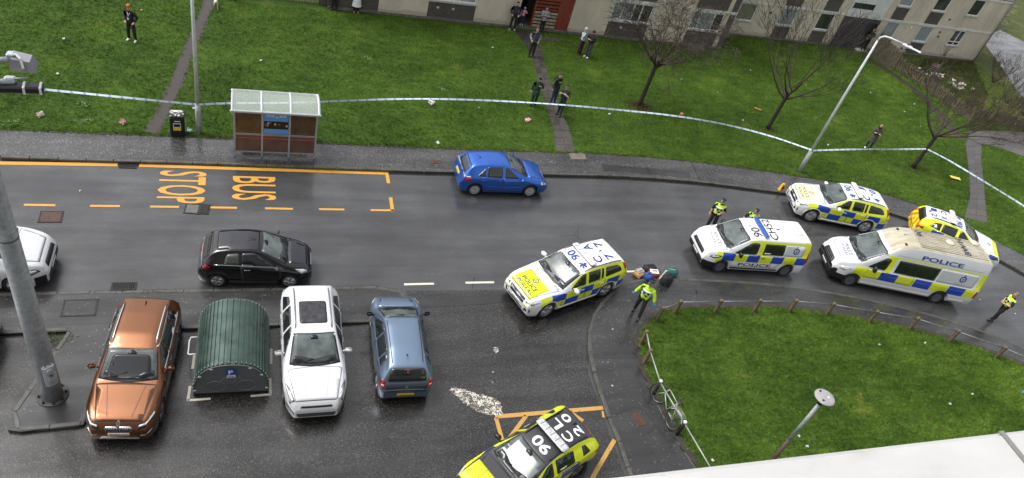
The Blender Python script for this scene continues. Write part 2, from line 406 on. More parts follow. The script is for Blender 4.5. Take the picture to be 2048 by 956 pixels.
for a, b in (((-1.71, 14.44), (-1.74, 13.91)), ((-1.75, 13.93), (-1.13, 13.94)), ((0.53, 14.55), (0.53, 13.96)), ((0.55, 13.96), (-0.03, 13.94)), ((0.58, 15.70), (0.56, 15.10)), ((-1.65, 15.63), (-1.68, 15.06))):
    strip(a, b, 0.075, M_WHT, car_park, -0.099)
# dried white spill on the car park
_b = NB('white_spill'); _w = _b.world(); _n = _b.noise(_w, 7, 5, 0.8); _v = _b.vor(_w, 30)
_c = _b.mix(_b.math('GREATER_THAN', _b.math('ADD', _n, _b.math('MULTIPLY', _v, .35)), 0.66), (0.62, 0.58, 0.50), (0.06, 0.055, 0.05)); _b.set(_c, 0.55)
M_SPILL = _b.m
rnd = random.Random(5)
def blob(line, z, jag, m, name, parent, step=0.06):
    pts = resample(list(line) + [line[0]], step)[:-1]; out = []
    c = sum(pts, Vector((0, 0))) / len(pts)
    for p in pts: out.append(tuple(p + (p - c).normalized() * rnd.uniform(-jag, jag)))
    mb = MB(); mb.prism(out, z - 0.006, z); return mb.build(name, m, parent)
blob([(5.99, 13.66), (6.18, 13.78), (6.66, 13.59), (6.97, 13.44), (7.50, 13.24), (7.56, 12.89), (7.52, 12.63), (7.19, 12.58), (6.81, 12.75), (6.40, 13.12)], -0.098, 0.05, M_SPILL, 'white_spill', car_park)
for (a, b, s) in (((7.93, 15.22), 0.14, 1), ((7.82, 14.90), 0.05, 2), ((7.62, 14.28), 0.05, 3), ((7.48, 13.88), 0.04, 4)):
    blob([(a[0] + b * math.cos(t) * .6, a[1] + b * math.sin(t)) for t in (0, 1, 2, 3, 4, 5)], -0.098, 0.03, M_SPILL, 'white_spill', car_park, 0.04)
# tar trench scars and patches
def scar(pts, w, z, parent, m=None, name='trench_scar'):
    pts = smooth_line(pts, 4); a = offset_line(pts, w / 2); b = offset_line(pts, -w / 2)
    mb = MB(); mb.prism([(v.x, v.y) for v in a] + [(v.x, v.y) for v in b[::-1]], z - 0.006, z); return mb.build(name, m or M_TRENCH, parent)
scar([(5.31, 17.50), (6.73, 17.50), (8.66, 17.61), (9.48, 17.77)], 0.42, -0.100, car_park)
scar([(-12, 17.05), (-4.6, 17.05), (-2, 17.0), (1.2, 17.1), (4.9, 17.2)], 0.34, 0.004, south_pavement)
scar([(15.59, 17.62), (17.65, 17.53), (20.72, 16.87), (23.80, 16.03), (26.92, 15.10)], 0.22, 0.004, east_pavement)
scar([(11.43, 14.57), (13.27, 14.45)], 0.03, 0.004, east_pavement)
scar([(13.92, 17.26), (15.55, 17.54)], 0.3, 0.004, east_pavement)
scar([(17.13, 17.94), (16.74, 16.63)], 0.03, 0.004, east_pavement)
scar([(11.32, 12.19), (12.25, 12.41), (12.61, 11.69), (12.09, 11.35)], 0.04, 0.004, east_pavement)
scar([(12.36, 26.87), (12.27, 25.48)], 0.03, 0.005, north_pavement)
scar([(15.77, 25.79), (18.00, 25.64), (20.44, 25.46)], 0.5, 0.005, north_pavement)
for x in (4.7, 6.6, 9.4, 15.0, 18.2, 21.6, 25.0): scar([(x, 25.2), (x + .05, 26.6)], 0.02, 0.005, north_pavement)

scar([p for p in offset_line(nk, -0.06) if -14 < p[0] < 40], 0.18, -0.1058, road, name='wet_gutter_shade')  # dark strips paint the kerb's shadow into the wet gutter, both kerbs
scar([(-12, 18.32), (4.3, 18.32)], 0.12, -0.1058, road, name='wet_gutter_shade')

# ---------------------------------------------------------------- paths
def paving(name, left, right, step, cols, label=None, z=0.0, gap=0.014, seed=1, th=0.05):
    """rows of concrete slabs between two edge lines, each slab a piece"""
    rd = random.Random(seed)
    Lp = resample(left, step); n = len(Lp) - 1
    d = resample(right, 0.02); Rp = [d[int(round(i * (len(d) - 1) / n))] for i in range(n + 1)]
    par = link(name, None, None, kind='structure')
    bed = MB(); bed.prism([tuple(v) for v in Lp] + [tuple(v) for v in Rp[::-1]], z - 0.03, z + 0.010); bed.build('bed', M_MUD, par)
    for i in range(n):
        for c in range(cols):
            q = [Lp[i].lerp(Rp[i], c / cols), Lp[i].lerp(Rp[i], (c + 1) / cols), Lp[i + 1].lerp(Rp[i + 1], (c + 1) / cols), Lp[i + 1].lerp(Rp[i + 1], c / cols)]
            o = sum(q, Vector((0, 0))) / 4; s = 1 - gap / max(0.2, (q[1] - q[0]).length)
            q = [(v - o) * s for v in q]; h = z + 0.022 + rd.uniform(-0.006, 0.006)
            mb = MB(); mb.prism([tuple(v) for v in q], -th, 0.0); mb.build('paving_slab', M_SLAB, par, (o.x, o.y, h))
    return par
center_path_L = [(13.70, 26.89), (14.08, 28.66), (14.34, 30.46), (14.64, 33.25), (15.01, 35.81), (14.97, 37.69), (14.72, 39.03)]
center_path_R = [(14.69, 26.87), (15.01, 28.61), (15.12, 30.54), (15.34, 33.35), (15.68, 35.92), (16.03, 37.89), (16.28, 39.22)]
paving('garden_path', center_path_L, center_path_R, 0.62, 2, seed=3)
paving('step_slabs', [(16.12, 38.20), (17.44, 38.09)], [(16.30, 38.73), (17.69, 38.68)], 0.6, 1, seed=4)
right_path_L = [(36.10, 22.53), (38.16, 24.32), (39.93, 26.36), (41.35, 28.11), (42.78, 29.89)]
right_path_R = [(37.43, 22.14), (39.14, 24.13), (41.11, 26.42), (42.59, 28.19), (44.48, 30.13)]
paving('side_path', right_path_L, right_path_R, 0.62, 2, seed=5)
paving('slab_yard', [(42.87, 29.90), (45.09, 29.80), (47.41, 28.29)], [(44.55, 31.37), (47.32, 31.62), (52.93, 31.75)], 0.8, 5, seed=6)
# concrete apron where the path meets the pavement
mb = MB(); mb.prism([(14.31, 26.85), (15.17, 26.91), (15.15, 26.39), (14.33, 26.33)], -0.03, 0.012); mb.build('concrete_apron', mat('apron_concrete', (0.14, 0.12, 0.095), 0.5, var=.3), north_pavement)
# worn mud tracks
def track(name, pts, w, z=0.013, seed=1):
    rd = random.Random(seed); pts = resample(smooth_line(pts, 5), 0.22)
    a = offset_line(pts, w / 2); b = offset_line(pts, -w / 2); k = lambda v: (v.x + rd.uniform(-.07, .07), v.y + rd.uniform(-.07, .07))
    mb = MB(); mb.prism([k(v) for v in a] + [k(v) for v in b[::-1]], z - 0.012, z)
    return struct(name, mb, M_MUD)
track_pts = [(-3.87, 26.92), (-3.63, 27.93), (-3.27, 29.99), (-2.91, 33.01), (-2.55, 35.70), (-2.26, 37.87), (-2.11, 40.19), (-2.00, 42.72)]
track('mud_track', track_pts, 0.55)
soil_pts = [(42.15, 40.68), (42.79, 39.65), (43.36, 38.07), (43.73, 35.94), (43.47, 33.61), (42.88, 31.22), (42.86, 30.22)]
track('soil_strip', soil_pts, 0.7, seed=2)
edge_pts = [(p[0], p[1]) for p in np_edge if -13 < p[0] < 34]
track('turf_edge', edge_pts, 0.07, 0.012, seed=3)
track('bare_lawn_edge', [p for p in offset_line(lawn_e, -0.06) if p[1] > 4 and p[0] < 37], 0.2, 0.026, seed=4)
# far lane and rough ground to the right of the flats
mb = MB(); mb.prism([(59.53, 46.49), (64.26, 49.05), (65.74, 46.12), (61.59, 39.32), (54.80, 33.98), (54.75, 36.99), (57.27, 41.77)], -0.02, 0.014); struct('far_lane', mb, M_ROAD)

mb = MB(); mb.prism([(54.6, 30), (120, 26), (120, 120), (54.6, 120)], -0.02, 0.010); struct('rough_ground', mb, M_ROUGHT)
mb = MB(); mb.prism([(44.1, 39.2), (45.6, 36.9), (47.6, 33.6), (54.6, 33.0), (54.6, 41.8), (43.6, 41.8)], -0.02, 0.010); struct('rough_yard', mb, M_ROUGHT)

# ---------------------------------------------------------------- covers and drains
M_IRON = mat('cast_iron', (0.03, 0.027, 0.026), 0.45, 0.6, var=.4, scale=20, bump=.3)
M_RUST = mat('rusty_iron', (0.075, 0.038, 0.028), 0.55, 0.3, var=.4, scale=16, bump=.4)
M_DARK = mat('dark_void', (0.004, 0.004, 0.004), 0.9)
def grate(label, c, w, d, z, rz=0.0, n=12):
    t = thing('drain_grate', label, 'drain', (c[0], c[1], z), rz)
    m = MB(); m.box((0, 0, 0.002), (w - .04, d - .04, 0.004)); m.build('pit', M_DARK, t)
    m = MB()
    for s in (-1, 1):
        m.box((0, s * (d / 2 - .02), 0.010), (w, .04, .02)); m.box((s * (w / 2 - .02), 0, 0.0095), (.04, d - .08, .019))
    m.build('frame', M_IRON, t)
    for i in range(n):
        m = MB(); m.box((-w / 2 + .06 + (w - .12) * i / (n - 1), 0, .0085), (w / n * .42, d - .07, .017)); m.build('bar', M_IRON, t)
grate('slotted iron drain grate breaking the yellow kerbside line', (-4.45, 24.87), 0.62, 0.30, -0.104)
grate('slotted iron drain grate against the kerb behind the orange-brown car', (-3.90, 18.54), 0.74, 0.34, -0.104)
def cover(label, c, w, d, z, m, rz=0.0, frame=True, cells=0, name='manhole_cover'):
    t = thing(name, label, 'manhole cover', (c[0], c[1], z), rz)
    q = MB(); q.bbox((0, 0, 0.0), (w, d, 0.02), 0.004); q.build('lid', m, t)
    if frame:
        q = MB()
        for s in (-1, 1): q.box((0, s * (d / 2 + .025), 0.002), (w + .1, .04, .022)); q.box((s * (w / 2 + .025), 0, 0.0025), (.04, d, .022))
        q.build('frame', M_IRON, t)
    if cells:
        for i in range(cells):
            q = MB(); q.box((-w / 2 + w * (i + .5) / cells, 0, .012), (w / cells * .45, d * .85, .012)); q.build('rib', m, t)
    return t
cover('rusty square road cover beyond the parked white van', (-6.50, 21.89), .62, .5, -.106, M_RUST, .02, cells=7)
cover('grey road cover overlapping the painted bus stop letters', (-2.04, 22.42), .5, .46, -.102, mat('cover_grey', (0.10, .097, .095), .45, var=.25), -.12, cells=0)
cover('ribbed iron cover set against the painted bus stop letters', (-1.68, 22.41), .3, .46, -.1, M_IRON, -.12, cells=5)
cover('recessed square cover in the pavement behind the orange-brown car', (-4.99, 17.55), .86, .6, .004, M_PAVES, .0)
cover('rusty rectangular cover in the curved footpath near the bicycle', (12.12, 11.96), .34, .52, .003, M_RUST, .1, frame=False)
cover('small rusty cover in the pavement near the blue hatchback', (7.67, 25.72), .42, .24, .003, M_RUST, 0, frame=False)

# ---------------------------------------------------------------- grass
def scatter(poly, n, rng, avoid=()):
    P = np.array([(p[0], p[1]) for p in poly]); lo = P.min(0); hi = P.max(0)
    x = rng.uniform(lo[0], hi[0], n); y = rng.uniform(lo[1], hi[1], n); k = inside(x, y, P)
    for a in avoid: k &= ~inside(x, y, a)
    return x[k], y[k]
def grass_mesh(name, x, y, z, hmin, hmax, blades, rng, m, lean=0.6):
    n = len(x) * blades
    bx = np.repeat(x, blades) + rng.normal(0, 0.035, n); by = np.repeat(y, blades) + rng.normal(0, 0.035, n)
    h = rng.uniform(hmin, hmax, n); a = rng.uniform(0, 2 * math.pi, n); w = rng.uniform(0.006, 0.014, n)
    le = rng.uniform(0.2, 1.0, n) * lean * h; la = rng.uniform(0, 2 * math.pi, n)
    v = np.empty((n, 3, 3)); v[:, 0] = np.c_[bx - w * np.cos(a), by - w * np.sin(a), np.full(n, z)]
    v[:, 1] = np.c_[bx + w * np.cos(a), by + w * np.sin(a), np.full(n, z)]; v[:, 2] = np.c_[bx + le * np.cos(la), by + le * np.sin(la), z + h]
    me = bpy.data.meshes.new(name); me.vertices.add(n * 3); me.vertices.foreach_set('co', v.ravel())
    me.loops.add(n * 3); me.loops.foreach_set('vertex_index', np.arange(n * 3, dtype=np.int32))
    me.polygons.add(n); me.polygons.foreach_set('loop_start', np.arange(0, n * 3, 3, dtype=np.int32)); me.polygons.foreach_set('loop_total', np.full(n, 3, np.int32))
    me.materials.append(m); me.update(); me.validate()
    return link(name, me, None, kind='stuff')
def band(pts, w):
    pts = smooth_line(pts, 5); return [tuple(v) for v in offset_line(pts, w / 2)] + [tuple(v) for v in offset_line(pts, -w / 2)[::-1]]
rng = np.random.default_rng(7)
lawnN = [(v[0], v[1]) for v in offset_line(nk, 1.78) if v[0] > -16 and v[1] > 12] + [(48, 16), (54, 30), (54.5, 41.6), (29.5, 41.6), (29.5, 39.1), (-1, 39.1), (-1, 46), (-16, 46)]
AVOID = [center_path_L + center_path_R[::-1], right_path_L + right_path_R[::-1], band(track_pts, .38), band(soil_pts, .5), [(42.87, 29.90), (45.09, 29.80), (47.41, 28.29), (52.93, 31.75), (47.32, 31.62), (44.55, 31.37)]]
x, y = scatter(lawnN, 230000, rng, AVOID)
tag(grass_mesh('lawn_grass', x, y, 0.004, 0.03, 0.09, 6, rng, M_BLADE), 'short wet green grass of the big lawn before the flats', 'grass')
lawnE = [p for p in offset_line(lawn_e, -.12) if p[0] < 40 and p[1] > 3.5] + [(40, 3.5), (14, 3.5)]
x, y = scatter([(p[0], p[1]) for p in lawnE], 80000, rng)
tag(grass_mesh('lawn_grass', x, y, 0.018, 0.03, 0.08, 6, rng, M_BLADE), 'short wet green grass of the small fenced lawn', 'grass')
# weeds along the pavement edge and in the kerb joints
x = rng.uniform(-13, 33, 2600); k = np.interp(x, [p[0] for p in np_edge], [p[1] for p in np_edge]); y = k + rng.normal(0.05, .06, 2600)
tag(grass_mesh('verge_weeds', x, y, 0.003, .03, .12, 4, rng, M_BLADE), 'ragged grass fringe creeping over the pavement edge', 'grass')
x = np.r_[rng.normal(-3.2, .6, 130), rng.normal(-5.4, .25, 90), rng.normal(1.5, 1.5, 70), rng.normal(2.9, .3, 60), rng.normal(.6, .6, 50), rng.normal(16.0, .25, 40)]
y = np.r_[rng.normal(18.2, .04, 130), rng.normal(16.4, .12, 90), rng.normal(18.2, .03, 70), rng.normal(25.02, .04, 60), rng.normal(25.05, .05, 50), rng.normal(25.2, .04, 40)]
tag(grass_mesh('kerb_weeds', x, y, -.02, .03, .08, 4, rng, M_BLADE), 'small weeds and moss growing in the kerb joints', 'weeds')

# ================================================================ VEHICLES
M_GLASS = NB('car_glass'); M_GLASS.set((0.010, 0.014, 0.014), 0.04, spec=0.8); M_GLASS = M_GLASS.m
def screen_glass():
    b = NB('windscreen_glass'); c = b.co(); f = b.noise(c, 2.2, 3); d = b.noise(c, 120, 2)
    b.set(b.ramp(f, [(0.35, (0.055, 0.068, 0.068)), (0.65, (0.12, 0.14, 0.14))]), b.math('MULTIPLY_ADD', d, 0.12, 0.03), spec=0.5); return b.m  # pale base tones stand in for sky reflected in the glass
M_SCREEN = screen_glass()
M_TRIM = mat('black_trim', (0.010, 0.010, 0.010), 0.45)
M_GAP = mat('panel_gap', (0.05, 0.05, 0.055), 0.6)
M_TYRE = mat('tyre_rubber', (0.014, 0.014, 0.014), 0.7)
M_ALLOY = mat('alloy', (0.55, 0.56, 0.58), 0.28, 0.9)
M_ALLOYD = mat('dark_alloy', (0.20, 0.20, 0.21), 0.35, 0.8)
M_CHROME = mat('bright_trim', (0.75, 0.76, 0.78), 0.15, 1.0)
M_DASHREF = mat('dashboard_reflection_dark', (0.016, 0.018, 0.019), 0.12)
M_LAMP = mat('headlamp_lens', (0.62, 0.64, 0.66), 0.08, 0.35)
M_LAMPD = mat('headlamp_dark', (0.05, 0.05, 0.055), 0.08, 0.2)
M_TAIL = mat('tail_lens', (0.42, 0.012, 0.010), 0.12)
M_TAILW = mat('tail_clear', (0.6, 0.55, 0.55), 0.1)
M_PLATEW = mat('plate_white', (0.72, 0.72, 0.70), 0.4)
M_PLATEY = mat('plate_yellow', (0.62, 0.40, 0.03), 0.4)
M_INK = mat('plate_ink', (0.012, 0.012, 0.012), 0.5)
M_BLUE = mat('livery_blue', (0.010, 0.055, 0.42), 0.3)
M_YELL = mat('livery_yellow', (0.66, 0.74, 0.015), 0.3)
M_YELP = mat('livery_pale_yellow', (0.78, 0.74, 0.42), 0.3)
M_ORNG = mat('livery_orange', (0.80, 0.17, 0.03), 0.35)
M_TXT = mat('livery_text_blue', (0.010, 0.035, 0.26), 0.5)
M_TXTD = mat('livery_text_dark', (0.012, 0.018, 0.05), 0.4)
M_TXTW = mat('livery_text_white', (0.82, 0.82, 0.82), 0.4)
def paint(name, col, metal=0.0, rough=0.28, drops=0.0):
    b = NB(name); c = b.co()
    d = b.vor(c, 85)
    k = b.noise(c, 5, 4)
    cc = b.mix(b.math('MULTIPLY', k, 0.18), col, tuple(x * 0.72 for x in col))
    b.set(cc, rough, metal, coat=0.6); b.b.inputs['Coat Roughness'].default_value = 0.06
    if drops:
        hgt = b.math('MULTIPLY', b.math('SUBTRACT', 0.35, d), b.math('GREATER_THAN', b.noise(c, 30, 2), 0.52)); b.bump(b.math('MAXIMUM', hgt, 0.0), drops, 0.004)
    return b.m
def livery(name, base, ck, pillar=None, extra=None, grime=None):
    """police paint: chequers (z0, rows, h, x0, s, parity, xmin, xmax) and a solid yellow upper-side zone"""
    b = NB(name); c = b.co(); x, y, z = b.xyz(c); ay = b.math('ABSOLUTE', y)
    nz = b.xyz(b.n('ShaderNodeTexCoord').outputs['Normal'])[2]
    between = lambda v, lo, hi: b.math('MULTIPLY', b.math('GREATER_THAN', v, lo), b.math('LESS_THAN', v, hi))
    AND = lambda *a: a[0] if len(a) == 1 else b.math('MULTIPLY', a[0], AND(*a[1:]))
    col = b.mix(b.math('MULTIPLY', b.noise(c, 4, 4), 0.12), base, tuple(v * 0.7 for v in base))
    side = b.math('LESS_THAN', b.math('ABSOLUTE', nz), 0.72)
    if pillar:
        for (z0, z1, x0, x1, y0) in pillar:
            col = b.mix(AND(between(z, z0, z1), between(x, x0, x1), b.math('GREATER_THAN', ay, y0), side), col, (0.66, 0.74, 0.015))
    z0, rows, h, x0, s, par, xmin, xmax, y0 = ck
    fx = b.math('FLOOR', b.math('DIVIDE', b.math('SUBTRACT', x, x0), s)); fz = b.math('FLOOR', b.math('DIVIDE', b.math('SUBTRACT', z, z0), h))
    p = b.math('FLOORED_MODULO', b.math('ADD', b.math('ADD', fx, fz), par), 2.0)
    cc = b.mix(b.math('GREATER_THAN', p, 0.5), (0.66, 0.74, 0.015), (0.010, 0.055, 0.42))
    # thin pale joints between the panels
    jx = b.math('FRACT', b.math('DIVIDE', b.math('SUBTRACT', x, x0), s)); jz = b.math('FRACT', b.math('DIVIDE', b.math('SUBTRACT', z, z0), h))
    joint = b.math('MAXIMUM', b.math('LESS_THAN', jx, 0.018), b.math('LESS_THAN', jz, 0.03))
    cc = b.mix(b.math('MULTIPLY', joint, 0.7), cc, (0.6, 0.65, 0.6))
    col = b.mix(AND(between(z, z0, z0 + rows * h), between(x, xmin, xmax), b.math('GREATER_THAN', ay, y0), side), col, cc)
    if extra: col = extra(b, col, x, y, z, nz, between, AND)
    if grime:
        f = b.noise(b.scale(c, (1, 5, 1)), 1.4, 5, 0.7)
        col = b.mix(AND(b.math('GREATER_THAN', nz, 0.6), b.math('GREATER_THAN', z, grime[0]), b.math('LESS_THAN', x, grime[1]), b.ramp(f, [(0.28, 0.35), (0.62, 0.95)])), col, (0.33, 0.275, 0.135))
    b.set(col, 0.3, 0.0, coat=0.5); return b.m

def rpoly(pts, r=0.05, n=4):
    """polygon with rounded corners"""
    out = []; N = len(pts); P = [Vector(p) for p in pts]
    for i in range(N):
        a, b, c = P[i - 1], P[i], P[(i + 1) % N]
        u = (a - b); w = (c - b); k = min(r, u.length * .45, w.length * .45)
        p0 = b + u.normalized() * k; p1 = b + w.normalized() * k
        for j in range(n + 1):
            t = j / n; out.append((p0 * (1 - t) ** 2 + b * 2 * t * (1 - t) + p1 * t * t))
    return out

class Car:
    def __init__(s, S, name, label, cat, group=None):
        s.S = S; s.L, s.W, s.H = S['L'], S['W'], S['H']
        s.root = thing(name, label, cat, group=group)
        s.shell()
    # -------- the body skin: sections lofted along the length
    def shell(s):
        S = s.S; L, W = s.L, s.W
        xs = set(np.round(np.concatenate([np.arange(0, .36, .02), np.arange(.36, L - .36, .045), np.arange(L - .36, L + .001, .02)]), 4)); xs = np.array(sorted(list(xs) + [L]))
        xs = xs[(xs >= 0) & (xs <= L)]
        xf = np.arange(-0.4, L + 0.4, 0.01)
        def curve(pts, sig):
            px, pz = zip(*pts); v = np.interp(xf, px, pz); k = np.exp(-0.5 * (np.arange(-40, 41) * 0.01 / sig) ** 2); k /= k.sum()
            vp = np.pad(v, 40, mode='edge'); return np.convolve(vp, k, 'valid')
        top = np.interp(xs, xf, curve(S['top'], S.get('sig', .065))); belt = np.interp(xs, xf, curve(S['belt'], .08))
        roofH = max(p[1] for p in S['top']); wr = S['wr']
        kf, kr = S.get('kf', .24), S.get('kr', .17); df, dr = S.get('df', .7), S.get('dr', .75)
        w = np.full(xs.shape, W / 2)
        a = np.clip((df - xs) / df, 0, 1); w *= 1 - kf * a ** 2.2
        a = np.clip((xs - (L - dr)) / dr, 0, 1); w *= 1 - kr * a ** 2.6
        ra = S['r'] + S.get('archgap', .045); zb = S.get('zb', .21)
        zl = np.full(xs.shape, zb)
        for xc in (S['fo'], S['fo'] + S['wb']):
            d = np.abs(xs - xc); m = d < ra; zl[m] = np.maximum(zl[m], S['r'] + np.sqrt(np.maximum(0, ra ** 2 - d[m] ** 2)))
        zl = np.maximum(zl, zb + .10 * np.clip((.14 - xs) / .14, 0, 1) ** 2 + .12 * np.clip((xs - L + .14) / .14, 0, 1) ** 2)
        rows = []; J = S.get('J', 3)
        for i, x in enumerate(xs):
            zt = top[i]; be = min(belt[i], zt - 0.045); c = min(1, max(0, (zt - be - .05) / (roofH - belt[i] - .05)))
            wi = w[i]; tp_ = 1 - S.get('rt', .11) * max(0, (x - .55 * L) / (.45 * L)) ** 1.6; wt = (0.90 * wi) * (1 - c) + min(wr * tp_, wi * .97) * c
            z0 = zl[i]; zm = max(S.get('zmid', .58), z0 + .05); zm = min(zm, be - .06)
            z0 = min(z0, zm - .04)
            ed = zt - (0.030 + 0.075 * c)
            pr = [(0, z0), (.75 * wi, z0), (.955 * wi, z0), (.985 * wi, z0 + .03), (wi, zm), (.997 * wi, zm + (be - zm) * .55), (.972 * wi, be - .02), (.958 * wi, be)]
            for t in (.33, .66):
                pr.append((.958 * wi * (1 - t) + wt * t + .02 * c * math.sin(math.pi * t), be + (ed - be) * t))
            pr += [(wt, ed), (wt * .965, zt - .016 - .034 * c), (wt * .88, zt - .012 - .012 * c), (wt * .6, zt - .004), (wt * .3, zt), (0, zt + .002)]
            rows.append(pr)
        n = len(rows[0]); V = []; F = []
        full = 2 * n - 2
        for x, pr in zip(xs, rows):
            X = L / 2 - x
            V += [(X, y, z) for y, z in pr] + [(X, -y, z) for y, z in pr[-2:0:-1]]
        for i in range(len(xs) - 1):
            for j in range(full):
                F.append((i * full + j, i * full + (j + 1) % full, (i + 1) * full + (j + 1) % full, (i + 1) * full + j))
        F.append(tuple(range(full - 1, -1, -1))); o = (len(xs) - 1) * full; F.append(tuple(range(o, o + full)))
        # faces ordered so that normals point outwards
        me = bpy.data.meshes.new('body'); me.from_pydata(V, [], F)
        mats = [s.S['paint'], M_TRIM]; [me.materials.append(m) for m in mats]
        bm = bmesh.new(); bm.from_mesh(me); bmesh.ops.recalc_face_normals(bm, faces=bm.faces)
        clad = S.get('clad')
        for f in bm.faces:
            f.smooth = True; c = f.calc_center_median()
            if c.z < zb + .06 and abs(f.normal.z) > .9 and f.normal.z < 0: f.material_index = 1
            if clad and clad(L / 2 - c.x, c.y, c.z): f.material_index = 1
            if abs(f.normal.z) > .8 and f.normal.z < 0: f.material_index = 1
        bm.to_mesh(me); bm.free()
        me.set_sharp_from_angle(angle=R(52)); me.update()
        s.body = link('body', me, s.root)
        me.calc_loop_triangles()
        s.bvh = BVHTree.FromPolygons([v.co.copy() for v in me.vertices], [tuple(p.vertices) for p in me.polygons])
    # -------- shapes laid on the skin
    def hit(s, u, v, axis):
        L = s.L
        if axis in 'LR': o = Vector((L / 2 - u, 3 if axis == 'L' else -3, v)); d = Vector((0, -1 if axis == 'L' else 1, 0))
        elif axis == 'T': o = Vector((L / 2 - u, v, 5)); d = Vector((0, 0, -1))
        elif axis == 'F': o = Vector((6, u, v)); d = Vector((-1, 0, 0))
        else: o = Vector((-6, u, v)); d = Vector((1, 0, 0))
        p, n, i, _ = s.bvh.ray_cast(o, d)
        if p is None:
            q = Vector((o.x, 0, o.z)) if axis in 'LR' else (Vector((o.x, o.y, s.H)) if axis == 'T' else Vector((L / 2 if axis == 'F' else -L / 2, u, v)))
            p, n, i, _ = s.bvh.find_nearest(q)
        if n.dot(d) > 0: n = -n
        return p, n
    def patch(s, name, poly, axis, m, off=.006, parent=None, grid=.13, th=.012, label=None, rim=None):
        P = [Vector((p[0], p[1])) for p in poly]
        D = []
        for a, b in zip(P, P[1:] + P[:1]):
            k = max(1, int((b - a).length / grid))
            D += [a.lerp(b, j / k) for j in range(k)]
        lo = (min(p.x for p in D), min(p.y for p in D)); hi = (max(p.x for p in D), max(p.y for p in D)); n0 = len(D); inner = []
        gx = np.arange(lo[0] + grid / 2, hi[0], grid); gy = np.arange(lo[1] + grid / 2, hi[1], grid)
        if len(gx) and len(gy):
            X, Y = np.meshgrid(gx, gy); k = inside(X.ravel(), Y.ravel(), D); A = np.array([(p.x, p.y) for p in D])
            for q in np.c_[X.ravel(), Y.ravel()][k]:
                if np.min(np.hypot(*(A - q).T)) > grid * .35: inner.append(Vector((float(q[0]), float(q[1]))))
        vo, eo, fo, _, _, _ = delaunay_2d_cdt(D + inner, [], [list(range(n0))], 1, 1e-5)
        mb = MB(); H = [s.hit(v[0], v[1], axis) for v in vo]
        top = [p + n * off for p, n in H]; bot = [p - n * th for p, n in H]; n = len(vo)
        view = {'L': Vector((0, 1, 0)), 'R': Vector((0, -1, 0)), 'T': Vector((0, 0, 1)), 'F': Vector((1, 0, 0)), 'B': Vector((-1, 0, 0))}[axis]
        cnt = {}; fs = []
        for f in fo:
            f = list(f); a, b, c = top[f[0]], top[f[1]], top[f[2]]
            if (b - a).cross(c - a).dot(view) < 0: f = f[::-1]
            fs.append(f)
            for i in range(len(f)): e = (f[i], f[(i + 1) % len(f)]); cnt[tuple(sorted(e))] = cnt.get(tuple(sorted(e)), []) + [e]
        mb.add(top + bot, fs, 0, True)
        for k, es in cnt.items():
            if len(es) == 1: a, b = es[0]; mb.f.append([b, a, a + n, b + n]); mb.mi.append(0 if rim is None else 1); mb.sm.append(False)
        return mb.build(name, m if rim is None else [m, rim], parent or s.root, label=label)
    def both(s, name, poly, m, off=.006, parent=None, **k):
        return [s.patch(name, poly, ax, m, off, parent, **k) for ax in 'LR']
    def ribbon(s, name, pts, axis, w, m, off=.004, parent=None, closed=False, step=.1):
        """thin line drawn on the skin"""
        pts = [Vector(p) for p in pts] + ([Vector(pts[0])] if closed else []); pts = resample(pts, step); a = offset_line(pts, w / 2); b = offset_line(pts, -w / 2)
        mb = MB(); vs = []
        for p, q in zip(a, b):
            for t in (p, q): h, n = s.hit(t.x, t.y, axis); vs.append(h + n * off)
        mb.add(vs, [(2 * i, 2 * i + 1, 2 * i + 3, 2 * i + 2) for i in range(len(a) - 1)])
        return mb.build(name, m, parent or s.root)
    def text(s, txt, c, size, axis, m, bold=.01, vert=False, off=.009, asp=None, name='lettering', parent=None):
        """T: letter tops point forward (roof) ; H: letter tops point back (bonnet); L/R: side; F/B plates. size=(width,height)"""
        v, f, a = glyphs(txt, bold)
        w, h = size; mb = MB(); vs = []
        for p in v:
            tx, ty = (p[0] - .5) * w, (p[1] - .5) * h
            if axis == 'T': u = (c[0] - ty, c[1] - tx); ax = 'T'
            elif axis == 'H': u = (c[0] + ty, c[1] + tx); ax = 'T'
            elif axis == 'L': u = (c[0] + tx, c[1] + ty); ax = 'L'
            elif axis == 'R': u = (c[0] - tx, c[1] + ty); ax = 'R'
            elif axis == 'F': u = (c[0] + tx, c[1] + ty); ax = 'F'
            else: u = (c[0] - tx, c[1] + ty); ax = 'B'
            q, n = s.hit(u[0], u[1], ax); vs.append(q + n * off)
        mb.add(vs, f); return mb.build(name, m, parent or s.root)
    def crest(s, c, r, axis, m, parent=None):
        mb = MB(); vs = []; N = 20
        for k in range(N):
            a = 2 * math.pi * k / N
            for q in (r * .62, r * (1.0 if k % 2 else .9)):
                h, n = s.hit(c[0] + q * math.cos(a), c[1] + q * math.sin(a), axis); vs.append(h + n * .009)
        mb.add(vs, [(2 * k, 2 * k + 1, (2 * k + 3) % (2 * N), (2 * k + 2) % (2 * N)) for k in range(N)])
        def quad(pts):
            q = []
            for u in pts: h, n = s.hit(c[0] + u[0] * r, c[1] + u[1] * r, axis); q.append(h + n * .0095)
            mb.add(q, [tuple(range(len(q)))])
        sg = -1 if axis == 'T' else 1
        up = (lambda a, b: (a, b)) if axis != 'T' else (lambda a, b: (b, a))
        quad([up(-.32, .32), up(-.12, .32), up(.3, -.38), up(.1, -.38)]); quad([up(.32, .34), up(.12, .34), up(-.3, -.36), up(-.1, -.36)])
        quad([up(-.3, 1.08), up(.3, 1.08), up(.2, 1.4), up(0, 1.28), up(-.2, 1.4)])
        return mb.build('crest', m, parent or s.root)
